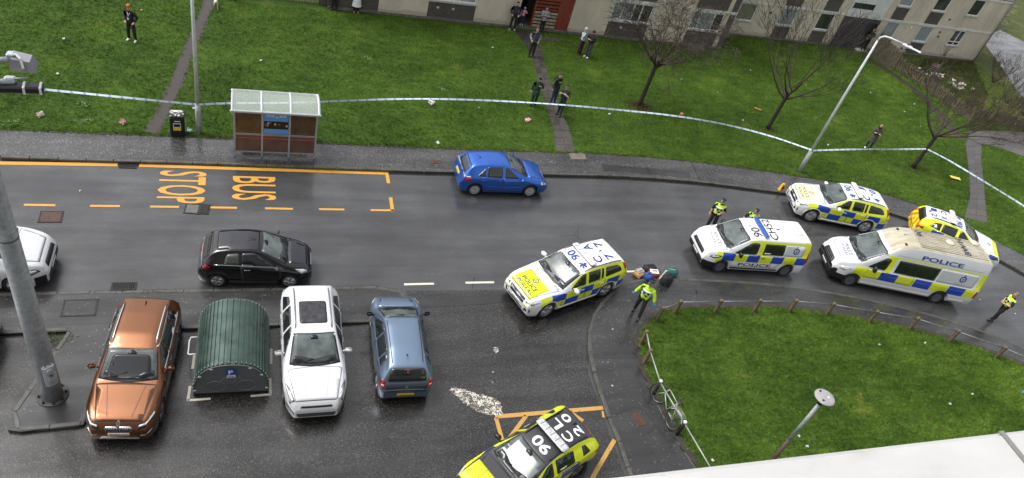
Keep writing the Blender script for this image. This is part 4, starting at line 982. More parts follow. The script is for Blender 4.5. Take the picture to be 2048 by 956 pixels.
# ---------------------------------------------------------------- police vehicles
POL = 'police vehicles at the incident'
XC = dict(L=4.95, W=1.93, H=1.775, wb=2.984, fo=.87, r=.385, wr=.72, zb=.26, kf=.20, df=.65, tw=.25,
    top=[(0, .70), (.04, .96), (.12, 1.04), (.5, 1.10), (1.35, 1.19), (1.5, 1.21), (2.3, 1.64), (2.8, 1.74), (3.8, 1.72), (4.45, 1.64), (4.62, 1.56), (4.84, 1.15), (4.92, .95), (4.95, .7)],
    belt=[(0, .82), (1.3, 1.08), (4.5, 1.17), (4.95, 1.1)])
def xc90(label, front, rear, l1, l2, patch_m, reg):
    m = livery('police_estate_paint', (.74, .75, .77), (.42, 2, .335, .16, .68, 1.0, -2.35, 2.0, .72), pillar=[(1.04, 1.70, -2.5, .62, .55)])
    S = dict(XC); S['paint'] = m
    c = Car(S, 'police_estate_car', label, 'police car', POL)
    windscreen(c, 1.46, 2.34, .82, .70, inset=.05); hatch_rear(c, 1.18, 1.5, .58, .52)
    c.both('side_window', rpoly([(1.82, 1.16), (2.55, 1.17), (2.55, 1.60), (2.36, 1.58)], .05), M_GLASS); c.both('side_window', rpoly([(2.68, 1.17), (3.28, 1.19), (3.28, 1.60), (2.68, 1.61)], .04), M_GLASS)
    c.both('quarter_window', rpoly([(3.34, 1.20), (3.46, 1.20), (3.46, 1.58), (3.34, 1.59)], .02), M_GLASS); c.both('quarter_window', rpoly([(3.56, 1.21), (4.42, 1.26), (4.36, 1.42), (4.2, 1.52), (3.56, 1.585)], .06), M_GLASS)
    c.doors([[(1.5, .42), (2.58, .42), (2.62, 1.12), (1.52, 1.08)], [(2.66, .42), (3.3, .42), (3.55, .86), (3.55, 1.16), (2.66, 1.13)]], m)
    c.bonnet([(.12, -.6), (.12, .6), (1.32, .82), (1.38, 0), (1.32, -.82)], m)
    c.patch('bonnet_panel', rpoly([(.10, -.64), (.10, .64), (.98, .62), (.98, -.62)], .05), 'T', patch_m, .009)
    c.text('POLICE', (.50, .02), (.88, .19), 'H', M_TXTD, .015, off=.013); c.text('POILEAS', (.27, .02), (.90, .16), 'H', M_TXTD, .01, off=.013); c.crest((.78, 0), .13, 'T', M_TXT)
    g = c.patch('grille', rpoly([(-.42, .66), (.42, .66), (.46, .90), (-.46, .90)], .05), 'F', M_TRIM, .014)
    for y in np.linspace(-.38, .38, 14): c.patch('grille_bar', [(y - .006, .68), (y + .006, .68), (y + .006, .88), (y - .006, .88)], 'F', M_ALLOYD, .02, g, th=.004)
    c.ribbon('grille_sash', [(-.40, .86), (.40, .70)], 'F', .02, M_CHROME, .024, g)
    for sg in (-1, 1):
        hl = c.patch('headlight', rpoly([(sg * .54, .80), (sg * .84, .83), (sg * .86, .97), (sg * .54, .92)], .03), 'F', M_LAMP, .012); c.patch('lamp_core', rpoly([(sg * .58, .83), (sg * .8, .85), (sg * .8, .89), (sg * .58, .88)], .01), 'F', M_LAMPD, .016, hl)
        c.patch('fog_recess', rpoly([(sg * .52, .42), (sg * .82, .48), (sg * .83, .62), (sg * .60, .58)], .03), 'F', M_TRIM, .012)
    c.patch('bumper_panel', rpoly([(-.80, .62), (-.48, .62), (-.48, .76), (-.84, .76)], .03), 'F', M_YELP, .009); c.patch('bumper_panel', rpoly([(.48, .62), (.80, .62), (.84, .76), (.48, .76)], .03), 'F', M_YELP, .009)
    c.patch('lower_grille', rpoly([(-.46, .40), (.46, .40), (.46, .46), (-.46, .46)], .02), 'F', M_TRIM, .012); c.plate(reg, .55, 'F', M_PLATEW); c.plate('', .8, 'B', M_PLATEY)
    c.both('headlight_side', rpoly([(.10, .84), (.40, .92), (.46, .99), (.2, .97)], .03), M_LAMP, .008)
    c.both('tail_light', rpoly([(4.70, .98), (4.90, .92), (4.84, 1.14), (4.58, 1.52), (4.50, 1.50), (4.66, 1.16)], .03), M_TAIL, .010)
    c.text('90', (2.60, -.22), (.50, .36), 'T', M_TXT, .024); c.text('*', (2.62, .38), (.32, .32), 'T', M_TXT, .024)
    c.lightbar(2.95, 1.30, mat('light_bar_grey', (.62, .60, .57), .35, var=.15)); c.aerial(3.75, 0, fin=True)
    for k, ch in enumerate(l1): c.text(ch, (3.40, .36 - .72 * k), (.34, .38), 'T', M_TXT, .024)
    for k, ch in enumerate(l2): c.text(ch, (3.98, .36 - .72 * k), (.31, .38), 'T', M_TXT, .024)
    c.rails(2.5, 4.4, .66, M_ALLOYD, .028); c.mirrors(1.95, 1.15, mat('white_mirror', (.74, .75, .77), .3), (.15, .25, .17)); c.handles([(2.4, .98), (3.38, 1.02)], mat('white_mirror', (.7, .7, .7), .3))
    c.wheels(5, rr=.70); c.wipers(1.4, -.62, .62)
    c.both('arch_trim', [(S['fo'] + .45 * math.cos(a), .375 + .45 * math.sin(a)) for a in np.linspace(.1, math.pi - .1, 14)] + [(S['fo'] + .51 * math.cos(a), .375 + .51 * math.sin(a)) for a in np.linspace(math.pi - .1, .1, 14)], mat('white_mirror', (.7, .7, .7), .3), .012, grid=.3)
    xr = S['fo'] + S['wb']; c.both('arch_trim', [(xr + .45 * math.cos(a), .375 + .45 * math.sin(a)) for a in np.linspace(.1, math.pi - .1, 14)] + [(xr + .51 * math.cos(a), .375 + .51 * math.sin(a)) for a in np.linspace(math.pi - .1, .1, 14)], mat('white_mirror', (.7, .7, .7), .3), .012, grid=.3)
    c.both('sill', [(1.4, .28), (3.32, .28), (3.32, .40), (1.4, .40)], mat('white_mirror', (.7, .7, .7), .3), .014)
    c.from_wheels(front, rear, 1); c.root.scale = (.965, .965, .965); return c
xc90('police estate with yellow bonnet panel turning at the junction corner', (10.03, 16.65), (12.87, 17.66), 'CA', '77', M_YELL, 'SN22 BXA')
xc90('police estate with pale cream bonnet parked by the lawn kerb', (25.49, 22.27), (28.44, 21.46), 'CJ', '40', M_YELP, 'SN22 BXB')

# police panel van
m = livery('police_van_paint', (.76, .77, .78), (.74, 1, .40, -.06, .60, 1.0, -2.44, 1.95, .72), pillar=[(1.10, 1.86, -2.5, -2.05, .55), (1.10, 1.74, -.40, .12, .55), (.62, 1.14, 1.3, 2.0, .72), (1.70, 1.80, -2.5, .9, .55)])
c = Car(dict(L=4.96, W=1.92, H=1.93, wb=3.275, fo=.88, r=.34, wr=.74, zb=.24, kf=.24, df=.75, kr=.05, dr=.2, rt=.02, tw=.22, paint=m, sig=.06,
    top=[(0, .62), (.05, .90), (.2, 1.08), (.6, 1.20), (.95, 1.27), (1.85, 1.84), (2.15, 1.91), (4.7, 1.93), (4.86, 1.90), (4.93, 1.75), (4.95, 1.0), (4.96, .5)], belt=[(0, .8), (.9, 1.08), (5, 1.16)], clad=lambda x, y, z: (z < .50 and x < .62) or z < .30), 'police_van', 'police van with blue light bar and folded paper-white roof', 'police van', POL)
windscreen(c, .98, 1.86, .84, .74, inset=.05, bow=.16)
c.both('side_window', rpoly([(1.22, 1.16), (2.32, 1.16), (2.32, 1.70), (2.0, 1.71), (1.86, 1.66)], .10), M_GLASS); c.both('side_window', rpoly([(2.58, 1.18), (3.62, 1.18), (3.58, 1.70), (2.58, 1.70)], .03), M_GLASS)
c.both('quarter_panel', rpoly([(3.64, 1.18), (4.56, 1.18), (4.62, 1.62), (4.52, 1.68), (3.62, 1.68)], .05), mat('silver_panel', (.52, .54, .57), .35), .006); c.crest((4.18, 1.45), .16, 'L', M_TXT)
c.both('window_sticker', [(2.66, 1.22), (2.98, 1.22), (2.98, 1.28), (2.66, 1.28)], PW, .009)
c.doors([[(1.28, .46), (2.38, .46), (2.42, 1.13), (1.3, 1.13)], [(2.5, .46), (3.5, .46), (3.68, .9), (3.68, 1.14), (2.5, 1.14)]], m); c.bonnet([(.24, -.6), (.24, .6), (.9, .82), (.94, 0), (.9, -.82)], m)
c.text('POLICE', (.72, .05), (.72, .16), 'H', M_TXTD, .012); c.text('POILEAS', (.54, .05), (.74, .13), 'H', M_TXTD, .006)
c.text('POLICE', (2.45, .60), (1.62, .17), 'L', M_TXTD, .02); c.text('POLICE', (2.45, .60), (1.62, .17), 'R', M_TXTD, .02)
c.text('90', (2.22, .28), (.60, .40), 'T', M_INK, .012); c.text('CH52', (3.0, .02), (1.34, .38), 'T', M_INK, .012); c.lightbar(2.55, 1.36, mat('light_bar_blue', (.02, .08, .40), .2), PW, dz=.03, dep=.24)
c.aerial(2.05, -.12, .3); c.aerial(3.35, .02, fin=True)
for y in (-.5, -.25, 0, .25, .5): c.ribbon('roof_groove', [(3.15, y), (4.75, y)], 'T', .014, mat('roof_groove', (.32, .32, .33), .5), .004)
c.ribbon('roof_seam', [(3.75, -.7), (3.75, .7)], 'T', .05, mat('roof_seam', (.6, .6, .6), .4), .006); c.patch('roof_hatch', [(4.05, .08), (4.55, .02), (4.55, .32), (4.1, .32)], 'T', mat('hatch_paint', (.62, .60, .56), .5), .02)
c.patch('grille', rpoly([(-.55, .72), (.55, .72), (.5, .88), (-.5, .88)], .05), 'F', M_TRIM, .014); c.patch('lower_bumper', rpoly([(-.7, .3), (.7, .3), (.72, .56), (-.72, .56)], .06), 'F', M_TRIM, .012); c.plate('SF21 CNZ', .46, 'F', M_PLATEW)
c.both('headlight', rpoly([(.18, .82), (.42, .80), (.74, .98), (.60, 1.0), (.3, .94)], .04), M_LAMPD); c.both('headlight_lens', rpoly([(.26, .85), (.42, .84), (.58, .94), (.36, .92)], .03), M_LAMP, .01)
c.both('tail_light', rpoly([(4.82, .85), (4.93, .85), (4.93, 1.45), (4.84, 1.45)], .03), M_TAIL, .01); c.patch('rear_window', rpoly([(-.66, 1.2), (.66, 1.2), (.62, 1.72), (-.62, 1.72)], .06), 'B', M_GLASS)
c.patch('rear_bumper', [(-.8, .34), (.8, .34), (.8, .52), (-.8, .52)], 'B', M_TRIM, .03); c.both('side_rail', [(1.32, .32), (3.66, .32), (3.66, .40), (1.32, .40)], M_TRIM, .012)
c.mirrors(1.45, 1.18, M_TRIM, (.13, .22, .24)); c.handles([(2.22, .98), (2.68, 1.0)], M_TRIM); c.wheels(5, steel=True, m=M_ALLOYD, rr=.62); c.wipers(.9, -.66, .66)
c.from_wheels((18.63, 18.89), (21.89, 18.59), 1); c.root.scale = (.975, .975, .975)

# long high-roof police van
m = livery('police_long_van_paint', (.66, .67, .69), (.70, 1, .46, -.30, .84, 0.0, -3.30, 2.02, .74), pillar=[(1.16, 2.02, -3.5, -3.16, .55), (1.16, 2.0, 1.02, 1.34, .55), (1.96, 2.02, -3.5, 1.9, .55), (.62, 1.20, 1.96, 2.62, .70)], grime=(2.2, 2.05 - .4))
c = Car(dict(L=6.97, W=2.02, H=2.68, wb=4.325, fo=1.0, r=.36, wr=.74, zb=.28, kf=.24, df=.75, kr=.04, dr=.2, rt=.01, tw=.24, paint=m, sig=.07, zmid=.6,
    top=[(0, .70), (.05, 1.0), (.22, 1.20), (.7, 1.34), (1.0, 1.40), (2.0, 2.12), (2.35, 2.44), (2.75, 2.62), (3.2, 2.67), (6.6, 2.68), (6.84, 2.62), (6.92, 2.4), (6.95, 1.2), (6.97, .5)], belt=[(0, .9), (1, 1.18), (7, 1.22)],
    clad=lambda x, y, z: (z < .58 and x < .62) or (z < .70 and .56 < z)), 'police_van', 'long high-roofed police van with mossy yellowed roof', 'police van', POL)
windscreen(c, 1.02, 2.0, .86, .80, inset=.05, bow=.16)
c.both('side_window', rpoly([(1.35, 1.28), (2.2, 1.26), (2.26, 1.86), (2.02, 1.88)], .08), M_GLASS); c.both('side_window', rpoly([(2.62, 1.24), (4.62, 1.24), (4.62, 1.90), (2.62, 1.90)], .05), M_GLASS)
c.both('quarter_panel', rpoly([(4.66, 1.24), (6.5, 1.24), (6.5, 1.92), (4.66, 1.92)], .10), mat('silver_panel', (.5, .5, .5), .35), .006); c.crest((5.85, 1.60), .17, 'L', M_TXT); c.text('Safety for all', (5.85, 1.33), (.5, .045), 'L', M_TXT, 0)
c.doors([[(1.42, .74), (2.34, .74), (2.38, 1.20), (1.45, 1.22)], [(2.5, .74), (3.7, .74), (3.7, 1.2), (2.5, 1.2)]], m); c.bonnet([(.26, -.6), (.26, .6), (.94, .84), (.98, 0), (.94, -.84)], m)
c.text('POLICE', (.72, .05), (.78, .16), 'H', M_TXTD, .012); c.text('POILEAS', (.54, .05), (.80, .13), 'H', M_TXTD, .006); c.text('POLICE', (4.5, 2.24), (2.0, .20), 'L', M_TXT, .02); c.text('POLICE', (4.5, 2.24), (2.0, .20), 'R', M_TXT, .02)
for y in np.linspace(-.60, .60, 11):
    q = MB(); q.bbox((-1.4, y, 2.686), (3.3, .045, .03), .012); q.build('roof_rib', m, c.root)
c.text('90', (3.5, -.33), (.46, .30), 'T', M_TXTD, .015, off=.036); c.text('BW10', (5.55, -.05), (1.25, .30), 'T', M_TXTD, .015, off=.036)
for x, y in ((4.95, -.12), (6.35, -.5)):
    q = MB(); q.lathe([(.20, 0), (.20, .03), (.16, .06), (.001, .07)], (3.485 - x, y, 2.69), 18); q.build('roof_vent', mat('vent_cover', (.52, .48, .38), .5), c.root)
for y, x in ((.52, 2.62), (-.52, 2.62)):
    h, n = c.hit(x, y, 'T'); q = MB(); q.bbox(h + n * .03, (.10, .12, .05), .015); q.build('roof_beacon', M_TRIM, c.root)
c.aerial(2.75, -.1, .34); c.patch('grille', rpoly([(-.52, .74), (.52, .74), (.46, 1.02), (-.46, 1.02)], .08), 'F', M_TRIM, .014)
for z in (.80, .87, .94): c.patch('grille_bar', [(-.46, z - .012), (.46, z - .012), (.46, z + .012), (-.46, z + .012)], 'F', M_ALLOYD, .02, th=.004)
c.crest((0, .88), .09, 'F', M_CHROME); c.patch('lower_bumper', rpoly([(-.76, .34), (.76, .34), (.78, .66), (-.78, .66)], .06), 'F', M_TRIM, .012); c.plate('SF19 FBN', .5, 'F', M_PLATEW)
c.both('headlight', rpoly([(.2, .86), (.46, .84), (.72, 1.02), (.6, 1.06), (.3, 1.02)], .04), M_LAMP); c.both('tail_light', rpoly([(6.80, .75), (6.94, .75), (6.93, 1.12), (6.82, 1.12)], .03), M_TAIL, .012)
for sg in (-1, 1): c.patch('bonnet_vent', rpoly([(.98, sg * .50), (1.10, sg * .50), (1.12, sg * .76), (.99, sg * .74)], .02), 'T', M_TRIM, .01)
c.patch('rear_window', rpoly([(-.75, 1.25), (.75, 1.25), (.72, 1.92), (-.72, 1.92)], .06), 'B', M_GLASS); c.both('side_step', [(1.46, .30), (5.0, .30), (5.0, .46), (1.46, .46)], mat('step_grey', (.48, .48, .48), .5), .012); c.both('side_step', [(5.85, .34), (6.6, .34), (6.6, .48), (5.85, .48)], mat('step_grey', (.48, .48, .48), .5), .012)
c.ribbon('upper_seam', [(2.4, 2.12), (6.6, 2.12)], 'L', .014, mat('roof_groove', (.32, .32, .33), .5), .005); c.ribbon('waist_seam', [(2.5, 1.0), (6.6, 1.0)], 'L', .01, mat('roof_groove', (.3, .3, .3), .5), .007)
c.mirrors(1.62, 1.3, M_TRIM, (.14, .24, .30)); c.handles([(2.18, 1.08), (2.68, 1.06)], M_TRIM); c.wheels(5, steel=True, m=M_ALLOYD, rr=.60); c.wipers(.95, -.66, .66)
c.from_wheels((24.85, 17.98), (29.13, 16.75), 1); c.root.scale = (.985, .985, .985)

# police crossover at the bottom, black roof
def hi_sides(b, col, x, y, z, nz, between, AND): return col
m = livery('police_crossover_paint', (.028, .028, .032), (.40, 2, .31, .30, .75, 0.0, -1.9, 2.0, .70), pillar=[(.98, 1.60, -2.3, .75, .50), (.45, 1.05, -2.3, -1.4, .5)])
CX5 = dict(L=4.45, W=1.84, H=1.60, wb=2.65, fo=.9, r=.345, wr=.60, zb=.24, kf=.2, df=.7, kr=.2, dr=.5, paint=m,
    top=[(0, .64), (.04, .86), (.14, .95), (.5, 1.02), (1.2, 1.10), (1.35, 1.12), (2.15, 1.50), (2.6, 1.58), (3.4, 1.56), (3.98, 1.47), (4.14, 1.40), (4.34, 1.0), (4.42, .85), (4.45, .6)], belt=[(0, .75), (1.2, 1.0), (4.1, 1.10), (4.45, 1.05)])
c = Car(CX5, 'police_crossover_car', 'police crossover with black roof numerals parked on yellow hatching', 'police car', POL)
windscreen(c, 1.34, 2.18, .72, .60, inset=.05); hatch_rear(c, 1.08, 1.36, .55, .5)
c.both('side_window', rpoly([(1.66, 1.07), (2.36, 1.08), (2.36, 1.46), (2.2, 1.44)], .05), M_GLASS); c.both('side_window', rpoly([(2.48, 1.08), (3.2, 1.10), (3.2, 1.42), (2.48, 1.46)], .05), M_GLASS); c.both('quarter_window', rpoly([(3.55, 1.12), (3.85, 1.15), (3.7, 1.36), (3.55, 1.38)], .03), M_GLASS)
c.both('window_sticker', [(2.62, 1.13), (2.86, 1.13), (2.86, 1.17), (2.62, 1.17)], PW, .009)
c.bonnet([(.13, -.56), (.13, .56), (1.2, .76), (1.26, 0), (1.2, -.76)], m); c.patch('bonnet_panel', rpoly([(.14, -.72), (.14, .72), (.86, .74), (.86, -.74)], .04), 'T', M_YELL, .009); c.ribbon('bonnet_crease_shade', [(.2, -.28), (.86, -.34)], 'T', .012, M_TRIM, .012)  # thin black line paints the crease shade on the bonnet panel
c.both('wing_panel', [(.3, .86), (.9, .98), (1.1, 1.02), (1.1, .86), (.5, .78)], M_YELL, .010)
c.doors([[(1.42, .40), (2.42, .40), (2.45, 1.04), (1.45, 1.0)], [(2.48, .40), (3.1, .40), (3.35, .82), (3.35, 1.08), (2.48, 1.04)]], m)
c.text('90', (2.42, .03), (.62, .34), 'T', M_TXTW, .02); c.lightbar(2.85, 1.22, mat('light_bar_clear', (.55, .56, .58), .25, .3, var=.3, scale=20), dz=.06, dep=.27)
for k, ch in enumerate('CL'): c.text(ch, (3.28, .26 - .52 * k), (.34, .32), 'T', M_TXTW, .02)
for k, ch in enumerate('20'): c.text(ch, (3.72, .26 - .52 * k), (.32, .30), 'T', M_TXTW, .02)
c.aerial(3.78, .02, fin=True); c.rails(2.3, 3.85, .53, M_TRIM, .03)
for y0, mm in ((-.55, M_ORNG), (-.2, M_YELL), (.15, M_ORNG), (.5, M_YELL)): c.patch('chevron', [(y0 - .15, .62), (y0 + .15, .62), (y0 + .15, 1.02), (y0 - .15, 1.02)], 'B', mm, .010)
c.ribbon('spoiler_edge', [(4.10, -.52), (4.16, 0), (4.10, .52)], 'T', .05, M_ORNG, .008); c.both('tail_light', rpoly([(4.1, .92), (4.36, .88), (4.34, 1.02), (4.08, 1.04)], .03), M_TAIL, .012); c.both('headlight', rpoly([(.1, .78), (.42, .84), (.5, .94), (.2, .92)], .03), M_LAMP)
c.patch('grille', rpoly([(-.4, .6), (.4, .6), (.42, .84), (-.42, .84)], .04), 'F', M_TRIM, .014); c.plate('', .52, 'F', M_PLATEW); c.plate('', .8, 'B', M_PLATEY)
c.mirrors(1.75, 1.08, M_TRIM, (.14, .24, .15)); c.handles([(2.28, .92), (3.2, .96)], M_TRIM); c.wheels(5, m=M_ALLOYD); c.wipers(1.3, -.6, .6)
# the roof's rear edge stands over (1165, 835); the car points down-left
f = Vector((9.40, 11.29)); t = Vector((-.90, -.43)).normalized()
c.place(tuple(Vector(f) + t * 1.95), math.atan2(t.y, t.x))

# police hatchback behind the long van
def chev(b, col, x, y, z, nz, between, AND):
    st = b.math('FLOORED_MODULO', b.math('DIVIDE', b.math('ADD', b.math('ABSOLUTE', y), z), .22), 2.0)
    cc = b.mix(b.math('GREATER_THAN', st, 1.0), (.66, .74, .015), (.80, .17, .03))
    return b.mix(AND(b.math('LESS_THAN', x, -1.98), b.math('LESS_THAN', z, 1.12)), col, cc)
m = livery('police_hatch_paint', (.74, .75, .77), (.40, 2, .32, .05, .72, 0.0, -1.95, 1.9, .66), pillar=[(.98, 1.52, -2.3, .75, .48)], extra=chev)
S = dict(CX5); S.update(L=4.3, H=1.55, W=1.80, wb=2.6, fo=.9, paint=m, top=[(0, .62), (.04, .82), (.14, .90), (.5, .98), (1.15, 1.06), (1.3, 1.08), (2.1, 1.46), (2.5, 1.54), (3.3, 1.53), (3.85, 1.45), (4.0, 1.38), (4.2, 1.0), (4.27, .85), (4.3, .6)])
c = Car(S, 'police_hatchback_car', 'police hatchback with orange chevron tail behind the long van', 'police car', POL)
windscreen(c, 1.3, 2.12, .70, .59, inset=.05); c.patch('rear_window', rpoly([(-.58, 1.04), (.58, 1.04), (.5, 1.36), (-.5, 1.36)], .08), 'B', M_GLASS, .007)
c.both('side_window', rpoly([(1.62, 1.05), (2.32, 1.06), (2.32, 1.42), (2.15, 1.40)], .05), M_GLASS); c.both('side_window', rpoly([(2.46, 1.06), (3.15, 1.08), (3.15, 1.40), (2.46, 1.43)], .05), M_GLASS); c.both('quarter_window', rpoly([(3.22, 1.09), (3.75, 1.14), (3.55, 1.33), (3.22, 1.39)], .04), M_GLASS)
c.patch('warning_triangle', [(3.36, 1.14), (3.56, 1.14), (3.46, 1.31)], 'R', PW, .010)
c.bonnet([(.13, -.55), (.13, .55), (1.15, .74), (1.2, 0), (1.15, -.74)], m); c.patch('bonnet_panel', rpoly([(.12, -.66), (.12, .66), (.42, .68), (.42, -.68)], .04), 'T', M_YELL, .009); c.crest((.62, 0), .10, 'T', M_TXT)
c.doors([[(1.4, .40), (2.38, .40), (2.4, 1.02), (1.42, .99)], [(2.43, .40), (3.05, .40), (3.3, .82), (3.3, 1.06), (2.43, 1.02)]], m)
c.text('90', (2.42, -.2), (.46, .32), 'T', M_TXT, .024); c.text('*', (2.42, .3), (.26, .26), 'T', M_TXT, .024); c.lightbar(2.8, 1.2, mat('light_bar_grey', (.6, .6, .6), .35))
for k, ch in enumerate('CX'): c.text(ch, (3.2, .24 - .5 * k), (.30, .30), 'T', M_TXT, .024)
for k, ch in enumerate('12'): c.text(ch, (3.66, .24 - .5 * k), (.28, .28), 'T', M_TXT, .024)
c.both('tail_light', rpoly([(3.95, .90), (4.22, .84), (4.20, .98), (3.93, 1.02)], .03), M_TAIL, .012); c.both('headlight', rpoly([(.1, .74), (.42, .80), (.5, .90), (.2, .88)], .03), M_LAMPD); c.patch('grille', rpoly([(-.45, .56), (.45, .56), (.45, .76), (-.45, .76)], .04), 'F', M_TRIM, .014); c.plate('', .46, 'F', M_PLATEW); c.plate('', .66, 'B', M_PLATEY)
c.rails(2.3, 3.75, .52, M_TRIM, .025); c.mirrors(1.72, 1.06, M_TRIM); c.wheels(5, m=M_ALLOYD); c.aerial(3.8, 0, fin=True); c.wipers(1.26, -.6, .6); c.handles([(2.25, .9), (3.15, .94)], M_TRIM)
f = Vector((34.36, 19.02)); r_ = Vector((30.72, 21.70)); t = (f - r_).normalized(); mid = (f + r_) / 2
c.place((mid.x + .55, mid.y + .05), math.atan2(t.y, t.x))

# ================================================================ BUILDINGS
def brick_mat(name, c1, c2, mortar, dark=1.0):
    b = NB(name); c = b.co(); x, y, z = b.xyz(c)
    cv = b.n('ShaderNodeCombineXYZ'); b.l(x, cv.inputs[0]); b.l(z, cv.inputs[1])
    t = b.n('ShaderNodeTexBrick'); b.l(cv.outputs[0], t.inputs['Vector']); t.inputs['Scale'].default_value = 1.0
    for k, v in (('Color1', c1), ('Color2', c2), ('Mortar', mortar)): t.inputs[k].default_value = (*v, 1)
    t.inputs['Brick Width'].default_value = .225; t.inputs['Row Height'].default_value = .075; t.inputs['Mortar Size'].default_value = .008; t.inputs['Bias'].default_value = 0
    n = b.noise(c, 1.2, 4); col = b.mix(b.math('MULTIPLY', n, .5), t.outputs['Color'], tuple(v * .5 for v in c1))
    b.set(col, .8); b.bump(t.outputs['Fac'], -.4, .01); return b.m
M_BRICK = brick_mat('grey_brown_brick', (.060, .050, .045), (.105, .088, .078), (.15, .14, .13))
def harl(name, base):
    b = NB(name); c = b.co(); n = b.noise(b.scale(c, (1, 1, .35)), .9, 5, .7); f = b.noise(c, 45, 3, .7)
    col = b.ramp(n, [(.3, tuple(v * .72 for v in base)), (.7, tuple(min(1, v * 1.12) for v in base))])
    x, y, z = b.xyz(c); low = b.math('MULTIPLY', b.math('LESS_THAN', z, b.math('MULTIPLY_ADD', n, .9, -.12)), .45)
    col = b.mix(low, col, (.19, .17, .12)); col = b.mix(b.math('MULTIPLY', f, .35), col, tuple(v * .55 for v in base))
    b.set(col, .9); b.bump(f, .5, .012); return b.m
M_HARL = harl('roughcast', (.64, .575, .46))
M_BAND = mat('white_band', (.62, .61, .58), .6, var=.15, scale=2)
M_UPVC = mat('white_window_frame', (.74, .75, .75), .35)
M_PANE = NB('window_glass'); M_PANE.set(M_PANE.ramp(M_PANE.noise(M_PANE.co(), 1.3, 3), [(.35, (.010, .012, .012)), (.7, (.05, .06, .06))]), .06, spec=.7); M_PANE = M_PANE.m
M_CURT = NB('net_curtain'); M_CURT.set(M_CURT.ramp(M_CURT.noise(M_CURT.scale(M_CURT.co(), (9, 1, .6)), 1.6, 3), [(.3, (.16, .19, .20)), (.7, (.36, .40, .41))]), .25); M_CURT = M_CURT.m
M_BLIND = NB('striped_blind'); _s = M_BLIND.math('FRACT', M_BLIND.math('MULTIPLY', M_BLIND.xyz(M_BLIND.co())[0], 9.0)); M_BLIND.set(M_BLIND.mix(M_BLIND.math('GREATER_THAN', _s, .35), (.03, .035, .02), (.26, .27, .19)), .4); M_BLIND = M_BLIND.m
M_PLINTH = mat('plinth_stone', (.13, .12, .105), .8, var=.4, scale=4, bump=.4)
M_SILL = mat('window_sill', (.42, .40, .36), .7, var=.2)
M_CLAD = NB('dark_cladding'); _z = M_CLAD.math('FRACT', M_CLAD.math('MULTIPLY', M_CLAD.math('ADD', M_CLAD.xyz(M_CLAD.co())[2], M_CLAD.math('MULTIPLY', M_CLAD.noise(M_CLAD.co(), 3, 2), .05)), 7.5)); M_CLAD.set(M_CLAD.mix(M_CLAD.math('GREATER_THAN', _z, .8), (.050, .052, .066), (.014, .014, .018)), .45); M_CLAD = M_CLAD.m
M_WPANEL = mat('white_render', (.60, .61, .61), .6, var=.12, scale=2)
M_REDW = NB('red_brown_wood'); _n = M_REDW.noise(M_REDW.scale(M_REDW.co(), (1, 1, .3)), 6, 4); M_REDW.set(M_REDW.ramp(_n, [(.3, (.16, .030, .018)), (.7, (.26, .055, .032))]), .5); M_REDW = M_REDW.m
M_PALEW = mat('weathered_timber', (.36, .30, .22), .8, var=.4, scale=9)

class Wall:
    """front wall built of panels around recessed windows; plane at y=Y facing -Y"""
    def __init__(s, root, Y): s.r = root; s.Y = Y
    def rect(s, name, x0, x1, z0, z1, m, proud=0.0, th=.12, parent=None):
        q = MB(); q.box(((x0 + x1) / 2, s.Y - proud + th / 2, (z0 + z1) / 2), (x1 - x0, th, z1 - z0)); return q.build(name, m, parent or s.r)
    def window(s, x0, x1, z0, z1, panes=(1,), kinds=None, transom=None, sill=True):
        f = .07; w = s.rect('window', x0, x1, z0, z0 + f, M_UPVC, -.03, .08)
        s.rect('frame', x0, x1, z1 - f, z1, M_UPVC, -.03, .08, w); s.rect('frame', x0, x0 + f, z0 + f, z1 - f, M_UPVC, -.031, .08, w); s.rect('frame', x1 - f, x1, z0 + f, z1 - f, M_UPVC, -.031, .08, w)
        tot = sum(panes); x = x0 + f; W = (x1 - x0 - 2 * f)
        for i, p in enumerate(panes):
            xa = x; xb = x + W * p / tot; k = (kinds or [M_PANE])[i % len(kinds or [M_PANE])]
            s.rect('pane', xa, xb, z0 + f, z1 - f, k, -.07, .02, w)
            if i: s.rect('mullion', xa - .035, xa + .035, z0 + f, z1 - f, M_UPVC, -.032, .08, w)
            x = xb
        if transom: s.rect('transom', x0 + f, x1 - f, transom, transom + .06, M_UPVC, -.033, .08, w)
        if sill: s.rect('sill', x0 - .06, x1 + .06, z0 - .09, z0 - .004, M_SILL, .07, .16, w)
SH = 2.55   # storey height

